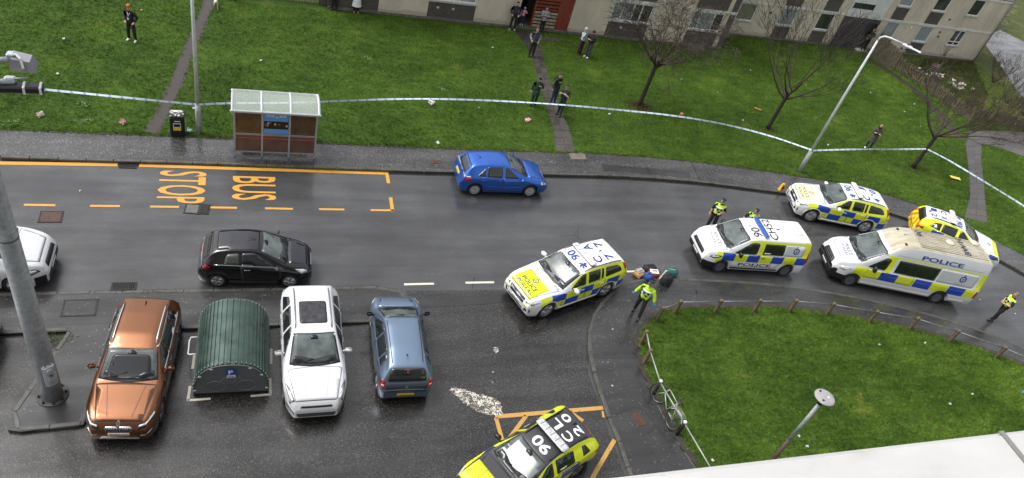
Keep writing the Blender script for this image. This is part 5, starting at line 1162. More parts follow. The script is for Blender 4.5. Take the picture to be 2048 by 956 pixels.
# ---- the block of flats across the lawn
flats = thing('block_of_flats', 'low block of flats with roughcast and brick panels behind the path', 'building', (0, 0, 0))
Wm = Wall(flats, 39.45)
q = MB(); q.box((9.3, 43.9, 3.9), (10.9, 8.6, 8.0)); q.box((23.9, 43.9, 3.9), (10.9, 8.6, 8.0)); q.box((16.75, 44.6, 3.9), (3.95, 7.1, 8.0)); q.box((16.75, 40.3, 5.1), (3.96, 1.55, 5.4)); q.build('wall_core', mat('core_wall', (.12, .11, .10), .9), flats)
q = MB(); q.box((16.6, 43.9, 7.98), (26.4, 9.3, .2)); q.build('roof', mat('flat_roof', (.09, .09, .09), .8), flats)
Wm.rect('plinth', 3.9, 14.85, -.05, .14, M_PLINTH, .04, .2); Wm.rect('plinth', 18.3, 29.41, -.05, .14, M_PLINTH, .04, .2)
for st in range(3):
    z0 = .14 + (0 if st == 0 else SH * st - .0); base = SH * st
    za = .14 if st == 0 else base + .06
    for x0, x1 in ((6.63, 9.42), (12.21, 14.89), (18.25, 20.73), (23.50, 26.33), (28.66, 28.95)):
        Wm.rect('roughcast_panel', x0, x1, za, base + 2.44, M_HARL, .0, .13)
    Wm.rect('brick_panel', 28.95, 29.41, za, base + 2.44, M_BRICK, -.01, .12)
    if st: Wm.rect('roughcast_panel', 14.89, 18.25, za, base + 2.44, M_HARL, .0, .13)
    kk = [M_CURT, M_CURT, M_PANE, M_PANE] if st == 0 else [M_CURT, M_PANE]
    for x0, x1, pn in ((3.9, 6.63, (1, 1, 1)), (9.42, 12.21, (1.2, 1, 1.2)), (20.73, 23.50, (1.1, 1.3, 1.0, 1.2)), (26.33, 28.66, (1, 2, 1.2))):
        Wm.rect('brick_panel', x0, x1, za, base + 1.10, M_BRICK, -.01, .12)
        Wm.window(x0 + .02, x1 - .02, base + 1.19, base + 2.40, pn, kk if x0 > 15 else [M_CURT])
    Wm.rect('string_course', 3.9, 14.87 if st == 0 else 29.43, base + 2.44, base + 2.60, M_BAND, .05, .17)
    if st == 0: Wm.rect('string_course', 18.27, 29.43, base + 2.44, base + 2.60, M_BAND, .05, .17)
for x in (10.0, 10.9, 21.7): 
    q = MB(); q.lathe([(.085, 0), (.08, .012), (.001, .016)], (x, 39.458, .74), 14, axis='Y'); o = q.build('vent_disc', M_SILL, flats); o.scale = (1, -1, 1); o.location = (0, 2 * 39.458, 0)
# the entrance: dark doorway, slatted timber screen, red door standing open
q = MB(); q.box((15.36, 41.0, 1.2), (.95, .04, 2.4)); q.build('doorway_back', M_DARK, flats)
q = MB(); q.box((16.57, 40.2, .05), (3.35, 1.6, .12)); q.build('entrance_step', mat('step_concrete', (.12, .11, .10), .6, var=.3), flats)
for x in (15.86, 17.42): q = MB(); q.box((x, 39.62, 1.25), (.10, .12, 2.4)); q.build('screen_post', M_REDW, flats)
for i in range(11):
    z = .22 + i * .215; q = MB(); q.box((16.64, 39.58 + (.03 if i % 2 else 0), z), (1.46, .05, .13), 0); q.build('screen_slat', M_PALEW if z < 1.25 else M_REDW, flats)
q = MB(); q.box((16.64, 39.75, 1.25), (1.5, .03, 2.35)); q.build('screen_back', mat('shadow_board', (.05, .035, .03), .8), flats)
q = MB(); q.box((17.86, 39.60, 1.18), (.78, .06, 2.1)); o = q.build('red_door', M_REDW, flats); q = MB(); q.bbox((18.15, 39.54, 1.05), (.05, .08, .14), .01); q.build('handle', M_ALLOY, o)
Wm.rect('lintel', 14.89, 18.25, 2.44, 2.60, M_BAND, .02, .14)

# ---- the further wing with the dark entrance
wing = thing('flats_wing', 'set-back wing of flats with dark clad entrance and white panel', 'building')
Ww = Wall(wing, 41.85)
q = MB(); q.box((41.75, 46.4, 3.9), (25.1, 8.8, 8.0)); q.build('wall_core', MATS['core_wall'], wing)
q = MB(); q.box((41.75, 46.3, 7.98), (25.6, 9.5, .2)); q.build('roof', MATS['flat_roof'], wing)
Ww.rect('plinth', 29.2, 54.3, -.05, .12, M_PLINTH, .03, .2)
for st in range(3):
    base = SH * st - (.06 if st else 0); za = .12 if st == 0 else base + .06; zt = base + 2.40
    if st == 0: kinds = {0: M_BLIND, 1: M_CURT, 2: M_PANE, 3: M_CURT, 4: M_CURT, 5: M_PANE}
    else: kinds = {0: M_PANE, 1: M_PANE, 2: M_CURT, 3: M_CURT, 4: M_PANE, 5: M_PANE}
    cols = [(31.2, 32.6, 0), (34.65, 35.98, 1), (37.9, 39.2, 1), (43.95, 45.2, 1), (47.2, 48.52, 1), (50.6, 51.78, 0)]
    edges = [29.2]
    for k, (x0, x1, br) in enumerate(cols):
        Ww.rect('brick_panel' if br else 'roughcast_panel', x0, x1, za, base + 1.02, M_BRICK if br else M_HARL, -.01 if br else 0, .12 if br else .13)
        Ww.window(x0, x1, base + 1.10, base + 2.36, (1, .9) if (k == 5 and st == 0) else (1,), [kinds[k]], transom=base + 1.38 if (k == 5 and st == 0) else None)
        edges += [x0, x1]
    edges.append(54.3)
    for a, b in zip(edges[::2], edges[1::2]):
        if a < 40 < b:
            Ww.rect('roughcast_panel', a, 39.97, za, zt, M_HARL, 0, .13); Ww.rect('roughcast_panel', 43.28, b, za, zt, M_HARL, 0, .13)
        else: Ww.rect('roughcast_panel', a, b, za, zt, M_HARL, 0, .13)
    Ww.rect('string_course', 29.2, 39.97 if st < 1 else 54.36, zt, zt + .14, M_BAND, .05, .17)
    if st == 0: Ww.rect('string_course', 43.28, 54.36, zt, zt + .14, M_BAND, .05, .17)
Ww.rect('dark_cladding', 39.98, 42.40, .0, 2.36, M_CLAD, .05, .17); Ww.rect('dark_cladding', 42.40, 43.27, 2.05, 2.36, M_CLAD, .05, .17); Ww.rect('door_jamb', 43.18, 43.27, .0, 2.05, M_CLAD, .05, .17)
Ww.rect('dark_door', 42.42, 43.16, .04, 2.04, mat('dark_door', (.028, .029, .035), .4), -.07, .05)
Ww.rect('white_panel', 39.98, 43.27, 2.37, 5.0, M_WPANEL, .04, .17); w_ = Ww.rect('slot_window', 40.2, 42.0, 3.02, 3.42, M_PANE, .052, .02)
for x in (40.2, 40.8, 41.4, 42.0): Ww.rect('mullion', x - .02, x + .02, 3.0, 3.44, mat('dark_frame', (.05, .05, .06), .5), .066, .03, w_)
for x, z in ((46.3, 2.1), (49.2, 2.05), (49.3, 1.7), (49.35, 3.1), (46.6, .45), (47.1, .4), (51.0, .3), (33.8, 1.9)):
    q = MB(); q.bbox((x, 41.82, z), (.12, .1, .12), .02); q.build('vent_box', M_TRIM if x != 46.3 else M_UPVC, wing)
q = MB(); q.tube([(54.2, 41.72, .0), (54.2, 41.72, 7.8)], .05, 8); q.build('downpipe', mat('grey_pipe', (.2, .2, .2), .5), wing)
q = MB(); q.bbox((42.75, 41.62, .02), (.95, .45, .09), .01); q.build('door_step', M_BAND, wing)

# ---- the tower the picture is taken from: wall, balcony and its white coping
tower = thing('tower_block', 'near balcony parapet with broad white painted coping', 'building', (0, 0, 0))
q = MB(); q.box((1, -6.8, 15.4), (26, 10.6, 31.1)); q.build('wall', mat('tower_render', (.34, .33, .31), .8, var=.2, scale=.6), tower)
q = MB(); q.box((3.0, -.45, 16.98), (10.0, 2.1, .2)); q.build('balcony_slab', mat('tower_render', (.3, .3, .3), .8), tower)
q = MB(); q.box((3.0, .42, 17.55), (9.9, .14, 1.0)); q.build('parapet', mat('tower_render', (.3, .3, .3), .8), tower)
b_ = NB('white_coping'); _f = b_.noise(b_.scale(b_.co(), (1, 2.5, 1)), 5, 4, .6); b_.set(b_.ramp(_f, [(.25, (.40, .40, .39)), (.45, (.49, .49, .485)), (.75, (.54, .54, .535))]), .5); b_.bump(b_.noise(b_.co(), 60, 3), .1, .004)
q = MB(); q.bbox((3.0, .363, 18.10), (10.0, .33, .10), .012); q.build('coping', b_.m, tower)
for x in (-1.2, 1.4, 4.0, 6.6): q = MB(); q.box((x, .363, 18.151), (.012, .325, .004)); q.build('coping_joint', mat('joint_grey', (.2, .2, .19), .7), tower)
for st in range(11):
    for x in (-9, -5, 6, 10):
        q = MB(); q.box((x, -1.49, 1.9 + st * 2.7), (1.6, .06, 1.2)); q.build('window', M_PANE, tower)
        
# ---------------------------------------------------------------- fences
M_PICK = NB('old_picket_timber'); _n = M_PICK.noise(M_PICK.scale(M_PICK.world(), (6, 6, 1)), 3, 4, .7); M_PICK.set(M_PICK.ramp(_n, [(.3, (.035, .030, .020)), (.5, (.12, .10, .065)), (.75, (.23, .195, .135))]), .85); M_PICK = M_PICK.m
M_PICKP = mat('pale_picket_timber', (.34, .28, .18), .8, var=.35, scale=5)
def picket_fence(name, label, line, hts, gap, wid, m, lean=.05, seed=1, pointed=True):
    rd = random.Random(seed); root = thing(name, label, 'fence'); P = resample(line, gap); n = len(P)
    def h_at(i): 
        t = i / (n - 1) * (len(hts) - 1); k = min(int(t), len(hts) - 2); return hts[k] + (hts[k + 1] - hts[k]) * (t - k)
    for i, p in enumerate(P):
        t = (P[min(i + 1, n - 1)] - P[max(0, i - 1)]); a = math.atan2(t.y, t.x); h = h_at(i) * rd.uniform(.95, 1.04)
        if rd.random() < .04: continue
        q = MB(); w = wid * rd.uniform(.9, 1.1); d = .02
        q.add([(-w / 2, -d / 2, 0), (w / 2, -d / 2, 0), (w / 2, d / 2, 0), (-w / 2, d / 2, 0), (-w / 2, -d / 2, h * .95), (w / 2, -d / 2, h * .95), (w / 2, d / 2, h * .95), (-w / 2, d / 2, h * .95), (0, -d / 2, h), (0, d / 2, h)],
              [(3, 2, 1, 0), (0, 1, 5, 8, 4), (2, 3, 7, 9, 6), (1, 2, 6, 9, 5, 8)[:0] or (1, 2, 6, 5), (3, 0, 4, 7), (4, 8, 9, 7), (5, 6, 9, 8)])
        o = q.build('picket', m, root, (p.x, p.y, -.01), a); o.rotation_euler = (rd.uniform(-lean, lean), rd.uniform(-lean, lean) * .7, a)
    for f in (.25, .75):
        q = MB()
        pts = [(P[i].x, P[i].y, h_at(i) * f) for i in range(0, n, max(1, n // 12))] + [(P[-1].x, P[-1].y, h_at(n - 1) * f)]
        nrm = (P[-1] - P[0]).normalized(); pts = [(x - nrm.y * .04, y + nrm.x * .04, z) for x, y, z in pts]
        q.tube(pts, .035, 4, sm=False); q.build('fence_rail', m, root)
    for i in range(0, n, max(1, int(1.9 / gap))):
        q = MB(); q.box((0, 0, h_at(i) * .48), (.08, .08, h_at(i) * .96 + .02)); q.build('fence_post', m, root, (P[i].x - nrm.y * .1, P[i].y + nrm.x * .1, 0), math.atan2(nrm.y, nrm.x))
    return root
picket_fence('board_fence', 'tall dark close-boarded fence beside the dark clad entrance', [(42.95, 40.82), (43.82, 39.03)], [2.0, 1.3], .115, .105, M_PICK, .01, 3)
picket_fence('picket_fence', 'leaning dark picket fence running down beside the bare soil strip', [(43.87, 38.97), (44.75, 36.79), (45.29, 33.99), (45.44, 32.56)], [1.15, 1.0, .95, .9], .165, .10, M_PICK, .09, 4)
picket_fence('picket_fence', 'dark low fence behind the bare bushes at the slab yard', [(45.95, 33.02), (48.00, 32.63), (51.85, 31.66)], [.8, .8], .15, .13, M_PICK, .04, 5)
picket_fence('picket_fence', 'pale timber picket fence next to the brick end of the flats', [(-1.0, 39.85), (3.25, 39.95)], [1.1, 1.1], .15, .09, M_PICKP, .02, 6)
pier = thing('garden_pier', 'dark brick pier at the end of the pale picket fence', 'pier', (3.62, 39.9, 0)); q = MB(); q.box((0, 0, .6), (.42, .42, 1.22)); q.build('shaft', M_BRICK, pier); q = MB(); q.bbox((0, 0, 1.25), (.52, .52, .1), .02); q.build('cap', M_SILL, pier)

# ================================================================ STREET FURNITURE
M_GALV = mat('galvanised_steel', (.42, .45, .47), .45, .35, var=.22, scale=8)
M_GREYP = mat('pale_grey_paint', (.52, .55, .55), .5, .1, var=.12, scale=5)
# lighting columns
col1 = thing('street_lamp', 'pale grey lighting column standing beside the litter bin', 'street lamp', (*(-2.07, 27.11), 0))
q = MB(); q.tube([(0, 0, -.02), (0, 0, 1.25), (0, 0, 1.32)], [.115, .11, .085], 14); q.build('base_compartment', M_GREYP, col1)
q = MB(); q.tube([(0, 0, 1.2), (0, 0, 4.6), (0, 0, 8.0)], [.082, .066, .05], 12); q.build('column', M_GREYP, col1)
q = MB(); q.bbox((0, -.112, .75), (.012 + .09, .012, .72), .003); q.build('hatch', mat('hatch_grey', (.34, .36, .36), .5), col1)
q = MB(); q.tube([(0, 0, 7.95), (0, -.15, 8.15), (0, -.7, 8.22), (0, -1.0, 8.22)], .035, 8); q.build('arm', M_GREYP, col1)
q = MB(); q.bbox((0, -1.25, 8.22), (.24, .6, .09), .03); q.build('lamp_head', M_GREYP, col1)
col2 = thing('street_lamp', 'tall pale grey lighting column with bent arm over the police cars', 'street lamp', (*(27.47, 26.12), 0))
q = MB(); q.tube([(0, 0, -.02), (0, 0, 1.3), (0, 0, 1.36)], [.115, .11, .085], 14); q.build('base_compartment', M_GREYP, col2)
q = MB(); q.tube([(0, 0, 1.2), (0, 0, 4.6), (.02, 0, 7.7)], [.082, .068, .052], 12); q.build('column', M_GREYP, col2)
q = MB(); q.tube([(.02, 0, 7.65), (.04, -.03, 7.88), (.14, -.14, 8.0), (.3, -.36, 8.04), (.62, -.82, 8.06)], [.05, .048, .045, .042, .04], 10); q.build('arm', M_GREYP, col2)
q = MB(); q.bbox((0, 0, 0), (.46, .24, .10), .035); q.bbox((.42, 0, -.005), (.46, .19, .05), .02)
o = q.build('lamp_head', M_GREYP, col2, (.78, -1.0, 8.04), math.atan2(-.85, .62)); q = MB(); q.lathe([(.04, 0), (.04, .04), (.03, .06), (.001, .065)], (0, 0, .05), 10); q.build('photocell', M_TRIM, o)
# big galvanised mast with floodlights
mast = thing('floodlight_mast', 'thick galvanised steel mast on the kerbed island carrying floodlights', 'mast', (*(-5.19, 14.32), 0))
q = MB(); q.lathe([(.40, -.01), (.40, .03), (.38, .035)], n=24); q.build('base_flange', mat('flange_dark', (.05, .052, .05), .6, .2, var=.3), mast)
for k in range(8):
    a = k * math.pi / 4 + .2; q = MB(); q.lathe([(.04, 0), (.04, .04), (.02, .045), (.02, .09), (.001, .095)], (.33 * math.cos(a), .33 * math.sin(a), .03), 6, sm=False); q.build('anchor_bolt', M_IRON, mast)
q = MB(); q.tube([(0, 0, .02), (0, 0, 4.0), (0, 0, 7.2), (0, 0, 11.2)], [.265, .235, .205, .165], 24); q.build('shaft', M_GALV, mast)
q = MB(); q.lathe([(.222, 5.92), (.224, 5.95), (.222, 5.98)], n=24); q.build('joint_ring', mat('dark_galv', (.14, .15, .16), .5, .4), mast)
q = MB(); q.bbox((.14, -.20, 1.15), (.30, .16, .85), .06, rz=.6); q.bbox((.16, -.245, 1.2), (.2, .12, .6), .05, rz=.6); q.build('hatch_box', M_GALV, mast)
q = MB(); q.lathe([(.001, -.02), (.03, 0), (.03, .02), (.001, .03)], (.22, -.31, 1.25), 8); q.build('hatch_lock', M_TRIM, mast)
for k, (z, y0) in enumerate(((10.35, .30), (9.9, .22))):
    q = MB(); q.tube([(0, 0, z), (.35, y0 * .6, z), (.78, y0, z - .02)], .055, 8); q.build('bracket_arm', M_GALV, mast)
M_FLOOD = mat('floodlight_grey', (.26, .26, .28), .4, .3)
fl = thing('floodlight', 'grey floodlight with tilted visor clamped high on the galvanised mast', 'floodlight', (mast.location.x + .98, mast.location.y + .32, 10.30), 0)
q = MB(); q.add([(-.22, -.18, -.10), (.2, -.16, -.16), (.22, .16, -.10), (-.22, .2, -.04), (-.18, -.12, .10), (.12, -.10, .04), (.14, .12, .08), (-.18, .14, .14)], [(3, 2, 1, 0), (4, 5, 6, 7), (0, 1, 5, 4), (1, 2, 6, 5), (2, 3, 7, 6), (3, 0, 4, 7)]); q.build('housing', M_FLOOD, fl)
q = MB(); q.tube([(-.22, .0, .05), (-.1, -.02, .16), (-.02, -.1, .11), (.02, -.18, -.06)], .03, 4, sm=False); q.build('strap', M_GREYP, fl); q = MB(); q.bbox((-.2, .02, .1), (.14, .16, .12), .02); q.build('clamp', M_GALV, fl)
q = MB(); q.add([(-.22, -.19, -.12), (.21, -.17, -.18), (.22, -.19, -.16), (-.22, -.21, -.10)], [(0, 1, 2, 3)]); q.build('visor_lip', M_GREYP, fl)
fl = thing('floodlight', 'black bar floodlight with white end straps below the grey one', 'floodlight', (mast.location.x + .85, mast.location.y + .22, 9.80), .08)
q = MB(); q.bbox((-.02, -.05, -.02), (.86, .22, .15), .03); q.build('housing', mat('floodlight_black', (.012, .012, .016), .4), fl)
for x in (.08, .36): q = MB(); q.bbox((x, -.05, -.02), (.045, .24, .17), .01); q.build('strap', M_UPVC, fl)
q = MB(); q.bbox((-.15, .06, .1), (.2, .12, .12), .02); q.tube([(-.3, .04, .1), (.05, .05, .14), (.14, .1, .12)], .02, 5); q.build('clamp', M_GALV, fl)

# bus shelter, its back to the road
sh = thing('bus_shelter', 'grey framed bus shelter with brown panels and barrel roof', 'bus shelter', (.88, 25.66, 0))
M_FR = mat('shelter_frame', (.42, .44, .46), .4, .4, var=.1)
b_ = NB('brown_tinted_panel'); _n = b_.noise(b_.co(), 2.4, 4, .65); b_.set(b_.ramp(_n, [(.3, (.055, .034, .014)), (.7, (.13, .082, .036))]), .2); M_BRP = b_.m
M_BRP2 = mat('lower_brown_panel', (.125, .072, .055), .35, var=.3, scale=2)
b_ = NB('translucent_roof'); b_.set((.46, .52, .47), .35, spec=.4, alpha=.36); M_TRR = b_.m
for x in (-1.55, -.52, .52, 1.55):
    q = MB(); q.box((x, 0, 1.1), (.065, .065, 2.24)); q.build('post', M_FR, sh)
for x in (-1.55, 1.55): q = MB(); q.box((x, 1.15, 1.15), (.065, .065, 2.34)); q.build('post', M_FR, sh)
for i, x in enumerate((-1.035, 0, 1.035)):
    q = MB(); q.box((x, 0, 1.62), (.96, .016, 1.02)); q.build('upper_panel', M_BRP, sh)
    q = MB(); q.box((x, 0, .64), (.96, .016, .82)); q.build('lower_panel', M_BRP2, sh)
    for z in (1.09, 1.06 - .0, .22): q = MB(); q.box((x, -.002, z), (.966, .05, .045)); q.build('crossbar', M_FR, sh)
    q = MB(); q.box((x, -.03, .90), (.966, .02, .03)); q.build('red_rail', mat('red_rail', (.42, .09, .05), .5), sh)
for x in (-1.55, 1.55): q = MB(); q.box((x, .575, 1.25), (.014, 1.07, 1.7)); q.build('end_panel', M_BRP, sh)
q = MB(); q.bbox((0, .75, .48), (2.6, .3, .05), .015); q.build('bench', mat('bench_red', (.20, .05, .04), .5), sh); q = MB(); [q.box((x, .75, .24), (.06, .06, .48)) for x in (-1, 1)]; q.build('bench_leg', M_FR, sh)
prof = [(-.16 + 1.55 * t, 2.20 + .34 * math.sin(math.pi * (.12 + .80 * t)) - .10) for t in np.linspace(0, 1, 9)]
for i, x in enumerate((-1.09, 0, 1.09)):
    q = MB(); vs = []; 
    for y, z in prof: vs += [(x - .53, y, z), (x + .53, y, z)]
    for y, z in prof: vs += [(x - .53, y, z - .008), (x + .53, y, z - .008)]
    m_ = len(prof); q.add(vs, [(2 * k, 2 * k + 1, 2 * k + 3, 2 * k + 2) for k in range(m_ - 1)] + [(2 * m_ + 2 * k, 2 * m_ + 2 * k + 2, 2 * m_ + 2 * k + 3, 2 * m_ + 2 * k + 1) for k in range(m_ - 1)], 0, True); q.build('roof_panel', M_TRR, sh)
for x in (-1.62, -.545, .545, 1.62): q = MB(); q.tube([(x, y, z + .01) for y, z in prof], .045, 4, sm=False); q.build('roof_rib', mat('shelter_rib', (.55, .57, .58), .4), sh)
q = MB(); q.bbox((0, prof[0][0], prof[0][1] - .02), (3.4, .09, .10), .02); q.build('gutter', M_FR, sh); q = MB(); q.bbox((0, prof[-1][0], prof[-1][1] - .02), (3.4, .08, .10), .02); q.build('fascia', M_FR, sh)
po = thing('poster', 'blue travel poster in the middle panel of the bus shelter', 'poster', (.88, 25.64, 1.14))
q = MB(); q.box((0, 0, .47), (.94, .012, .94)); q.build('sheet', mat('poster_blue', (.10, .30, .62), .4), po)
rd = random.Random(8); q = MB(); q.box((0, -.008, .42), (.92, .006, .36)); q.build('picture', mat('poster_dark', (.012, .011, .012), .5), po)
for i in range(9):
    q = MB(); q.ball((rd.uniform(-.4, .4), -.012, .36 + rd.uniform(0, .2)), (.045, .004, .06), 8, 5); q.build('picture_patch', mat('poster_skin', (.50, .30, .20), .5) if i % 2 else mat('poster_brown', (.14, .08, .05), .5), po)
for t_, z, w, m_ in (('TRAVEL', .84, .36, M_PLATEW), ('BUS', .84, .26, M_PLATEW), ('BY', .78, .1, M_PLATEW)):
    v, f, a = glyphs(t_, .03); x0 = {'TRAVEL': -.40, 'BUS': .12, 'BY': .0}[t_]; q = MB(); q.add([(x0 + p[0] * w, -.0125, z - .04 + p[1] * .09) for p in v], f); q.build('lettering', m_, po)

# litter bin
bn = thing('litter_bin', 'black litter bin with yellow and white notice beside the column', 'bin', (*(-2.85, 26.94), 0), .05)
M_BIN = mat('bin_black', (.012, .012, .013), .4)
q = MB(); q.bbox((0, 0, .46), (.54, .46, .92), .05); q.build('body', M_BIN, bn); q = MB(); q.bbox((0, 0, .955), (.58, .50, .08), .03); q.build('lid', M_BIN, bn)
rd = random.Random(3)
for i in range(22): q = MB(); q.bbox((rd.uniform(-.24, .24), rd.uniform(-.21, .16), 1.0), (rd.uniform(.03, .07), rd.uniform(.02, .06), .012), .003, rz=rd.uniform(0, 3)); q.build('stub', M_PLATEW, bn)
q = MB(); q.bbox((0, .14, 1.0), (.42, .14, .012), .004); q.build('lid_plate', mat('lid_plate', (.6, .58, .5), .5), bn)
q = MB(); q.box((0, -.236, .50), (.28, .012, .34)); o = q.build('notice', M_PLATEW, bn); q = MB(); q.box((0, -.244, .41), (.265, .008, .15)); q.build('yellow_band', mat('notice_yellow', (.70, .50, .01), .4), o); q = MB(); q.box((0, -.2435, .575), (.235, .008, .14)); q.build('dark_band', M_BIN, o)
q = MB(); q.box((.02, -.234, .76), (.22, .012, .03)); q.build('slot_trim', M_PLATEW, bn)

# cycle hangar
hx0, hy0 = (-1.65, 14.08); hx1, hy1 = (0.46, 14.02)
hg = thing('cycle_hangar', 'ribbed dark green half-barrel cycle hangar with parking sign', 'bike shelter', ((hx0 + hx1) / 2 + .03, hy0 - .02, -.11), -.02)
M_GRN = mat('green_ribbed_steel', (.058, .092, .078), .3, .45, var=.25, scale=3); M_GRN2 = mat('grey_perforated', (.115, .125, .13), .5, .1, var=.3, scale=90)
def arch(t, k=1.0):   # t 0..1 over the half barrel
    a = math.pi * (1 - t); return (1.03 * k * math.copysign(abs(math.cos(a)) ** .82, math.cos(a)), 1.30 * k * abs(math.sin(a)) ** .80)
N = 26; pr = []
for i in range(N):
    for u, k in ((0, 1.0), (.50, 1.0), (.58, 1.022), (.92, 1.022)):
        pr.append(arch((i + u) / N, k))
pr.append(arch(1, 1))
q = MB(); vs = [(x, 0.02, z + .10) for x, z in pr] + [(x, 2.52, z + .10) for x, z in pr]; n_ = len(pr); q.add(vs, [(i, i + 1, n_ + i + 1, n_ + i) for i in range(n_ - 1)]); q.build('roof_sheet', M_GRN, hg)
for i in range(0, N, 1):
    for y in (.06, 2.46): x, z = arch((i + .75) / N, 1.03); q = MB(); q.ball((x, y, z + .10), .011, 6, 4); q.build('fixing', M_UPVC, hg)
for y, nm in ((.0, 'front_panel'), (2.53, 'rear_panel')):
    q = MB(); ap = [arch(t, .985) for t in np.linspace(0, 1, 25)]; vs = [(x, y, z + .10) for x, z in ap] + [(x, y + .03, z + .10) for x, z in ap]; L_ = len(ap)
    q.add(vs, [tuple(range(L_)), tuple(range(2 * L_ - 1, L_ - 1, -1))] + [(i + 1, i, L_ + i, L_ + i + 1) for i in range(L_ - 1)] + [(0, L_ - 1, 2 * L_ - 1, L_)]); fp = q.build(nm, M_GRN2, hg)
    if nm == 'front_panel': front = fp
M_GH = mat('faint_outline', (.16, .17, .175), .5)
for x in (-.42, .42): q = MB(); q.tube([(x + .27 * math.cos(a), -.006, .42 + .24 * math.sin(a)) for a in np.linspace(0, 2 * math.pi, 25)], .014, 4); q.build('bicycle_outline', M_GH, front)
q = MB(); [q.tube([a, b], .014, 4) for a, b in (((-.42, -.006, .42), (-.18, -.006, .8)), ((-.18, -.006, .8), (.2, -.006, .75)), ((-.18, -.006, .72), (.0, -.006, .42)), ((0, -.006, .42), (.22, -.006, .8)), ((.2, -.006, .85), (.42, -.006, .42)))]; q.build('bicycle_outline', M_GH, front)
q = MB(); q.tube([(x, -.012, z + .10) for x, z in [arch(t, .985) for t in np.linspace(0, 1, 21)]], .022, 5); q.build('edge_trim', mat('edge_trim', (.09, .10, .10), .5), hg)
for t in (.03, .2, .35, .65, .8, .97): x, z = arch(t, .96); q = MB(); q.bbox((x, -.03, z + .10), (.08, .02, .05), .006); q.build('clip', M_UPVC, hg)
q = MB(); q.box((0, 1.26, .06), (2.06, 2.5, .10)); q.build('base', M_TRIM, hg)
sg = q = MB(); q.box((.0, -.045, 1.10), (.27, .014, .24)); o = q.build('parking_sign', mat('sign_blue', (.012, .06, .42), .4), hg); v, f, a = glyphs('P', .03); q = MB(); q.add([(-.065 + p[0] * .13, -.0535, 1.02 + p[1] * .17) for p in v], f); q.build('lettering', M_TXTW, o)
q = MB(); q.box((.01, -.045, .915), (.23, .013, .12)); o = q.build('cycle_plate', M_PLATEW, hg)
q = MB(); [q.tube([(x + .035 * math.cos(a), -.053, .90 + .03 * math.sin(a)) for a in np.linspace(0, 2 * math.pi, 11)], .005, 4) for x in (-.04, .06)]; q.tube([(-.04, -.053, .9), (-.01, -.053, .94), (.04, -.053, .94), (.06, -.053, .9)], .005, 4); q.build('cycle_symbol', M_INK, o)
q = MB(); q.tube([(-1.02, 1.05, .62), (-1.2, 1.05, .60), (-1.24, 1.12, .55), (-1.24, 1.62, .55), (-1.2, 1.7, .60), (-1.02, 1.7, .62)], .022, 8); q.build('grab_handle', M_UPVC, hg)
q = MB(); q.bbox((-1.0, .35, .35), (.02, .22, .12), .01, rz=.0); q.build('red_reflector', M_TAIL, hg)

# low post-and-rail round the small lawn
M_POSTW = mat('rail_post_timber', (.13, .095, .055), .8, var=.4, scale=7); M_RAIL = mat('rail_steel', (.20, .20, .20), .45, .6, var=.2)
posts = [(13.45, 15.09), (13.24, 14.23)], [(14.60, 16.20), (15.52, 16.50), (17.33, 16.48), (19.16, 16.43), (20.87, 16.37), (22.61, 16.13), (24.53, 15.63), (26.38, 15.18), (27.98, 14.41), (29.72, 13.41), (31.17, 12.36)]
rf = thing('rail_fence', 'low timber post and steel rail fence along the kerbed lawn', 'fence')
def wpost(p, black=False, parent=None):
    q = MB()
    if black: q.tube([(0, 0, -.02), (0, 0, .72)], .06, 12); q.lathe([(.065, .70), (.06, .76), (.001, .79)], n=12, mi=1); return q.build('post', [M_TRIM, M_UPVC], parent, (p[0], p[1], .0))
    q.bbox((0, 0, .36), (.125, .125, .78), .02); return q.build('post', M_POSTW, parent, (p[0], p[1], .0), rd.uniform(-.3, .3))
for p in posts[1]: wpost(p, False, rf)
for a, b in zip(posts[1], posts[1][1:]):
    q = MB(); q.tube([(a[0], a[1], .64), (b[0], b[1], .64)], .022, 8); q.build('rail', M_RAIL, rf)
rf2 = thing('rail_fence', 'low rail fence with black bollard posts that the bicycle leans on', 'fence')
wp = posts[0]; bp = [(13.06, 12.89), (13.24, 11.24), (13.47, 9.14)]
for p in wp: wpost(p, False, rf2)
for p in bp: wpost(p, True, rf2)
allp = wp + bp + [(13.75, 6.5)]
for a, b in zip(allp, allp[1:]):
    q = MB(); q.tube([(a[0], a[1], .66), (b[0], b[1], .66)], .024, 8); q.build('rail', mat('rail_pale', (.34, .35, .33), .45, .4), rf2)

# garden lamp with disc top
gl = thing('garden_lamp', 'lamp post with flat disc head on the small lawn', 'street lamp', (*(15.55, 9.51), 0))
q = MB(); q.tube([(0, 0, 0), (0, 0, 2.05)], [.075, .065], 12); q.build('lower_post', mat('brown_post', (.075, .05, .038), .6, var=.3), gl); q = MB(); q.tube([(0, 0, 2.0), (0, 0, 3.95)], [.06, .055], 12); q.build('upper_post', M_GALV, gl)
q = MB(); q.tube([(0, 0, 3.9), (0, 0, 4.02)], .075, 12); q.build('collar', M_IRON, gl); q = MB(); q.tube([(0, 0, 4.0), (0, 0, 4.2)], .03, 8); q.lathe([(.09, 4.02), (.09, 4.18)], n=12); q.build('lamp_glass', M_LAMP, gl)
q = MB(); q.lathe([(.30, 4.19), (.31, 4.21), (.29, 4.235), (.2, 4.25), (.001, 4.26)], n=32); q.build('disc_shade', mat('disc_pink_grey', (.30, .285, .29), .4, var=.15), gl)
for x, y in ((.08, -.05), (-.15, -.12), (-.05, .2)): q = MB(); q.lathe([(.035, 0), (.03, .03), (.001, .035)], (x, y, 4.245), 8); q.build('disc_bolt', M_UPVC if x > 0 else M_IRON, gl)

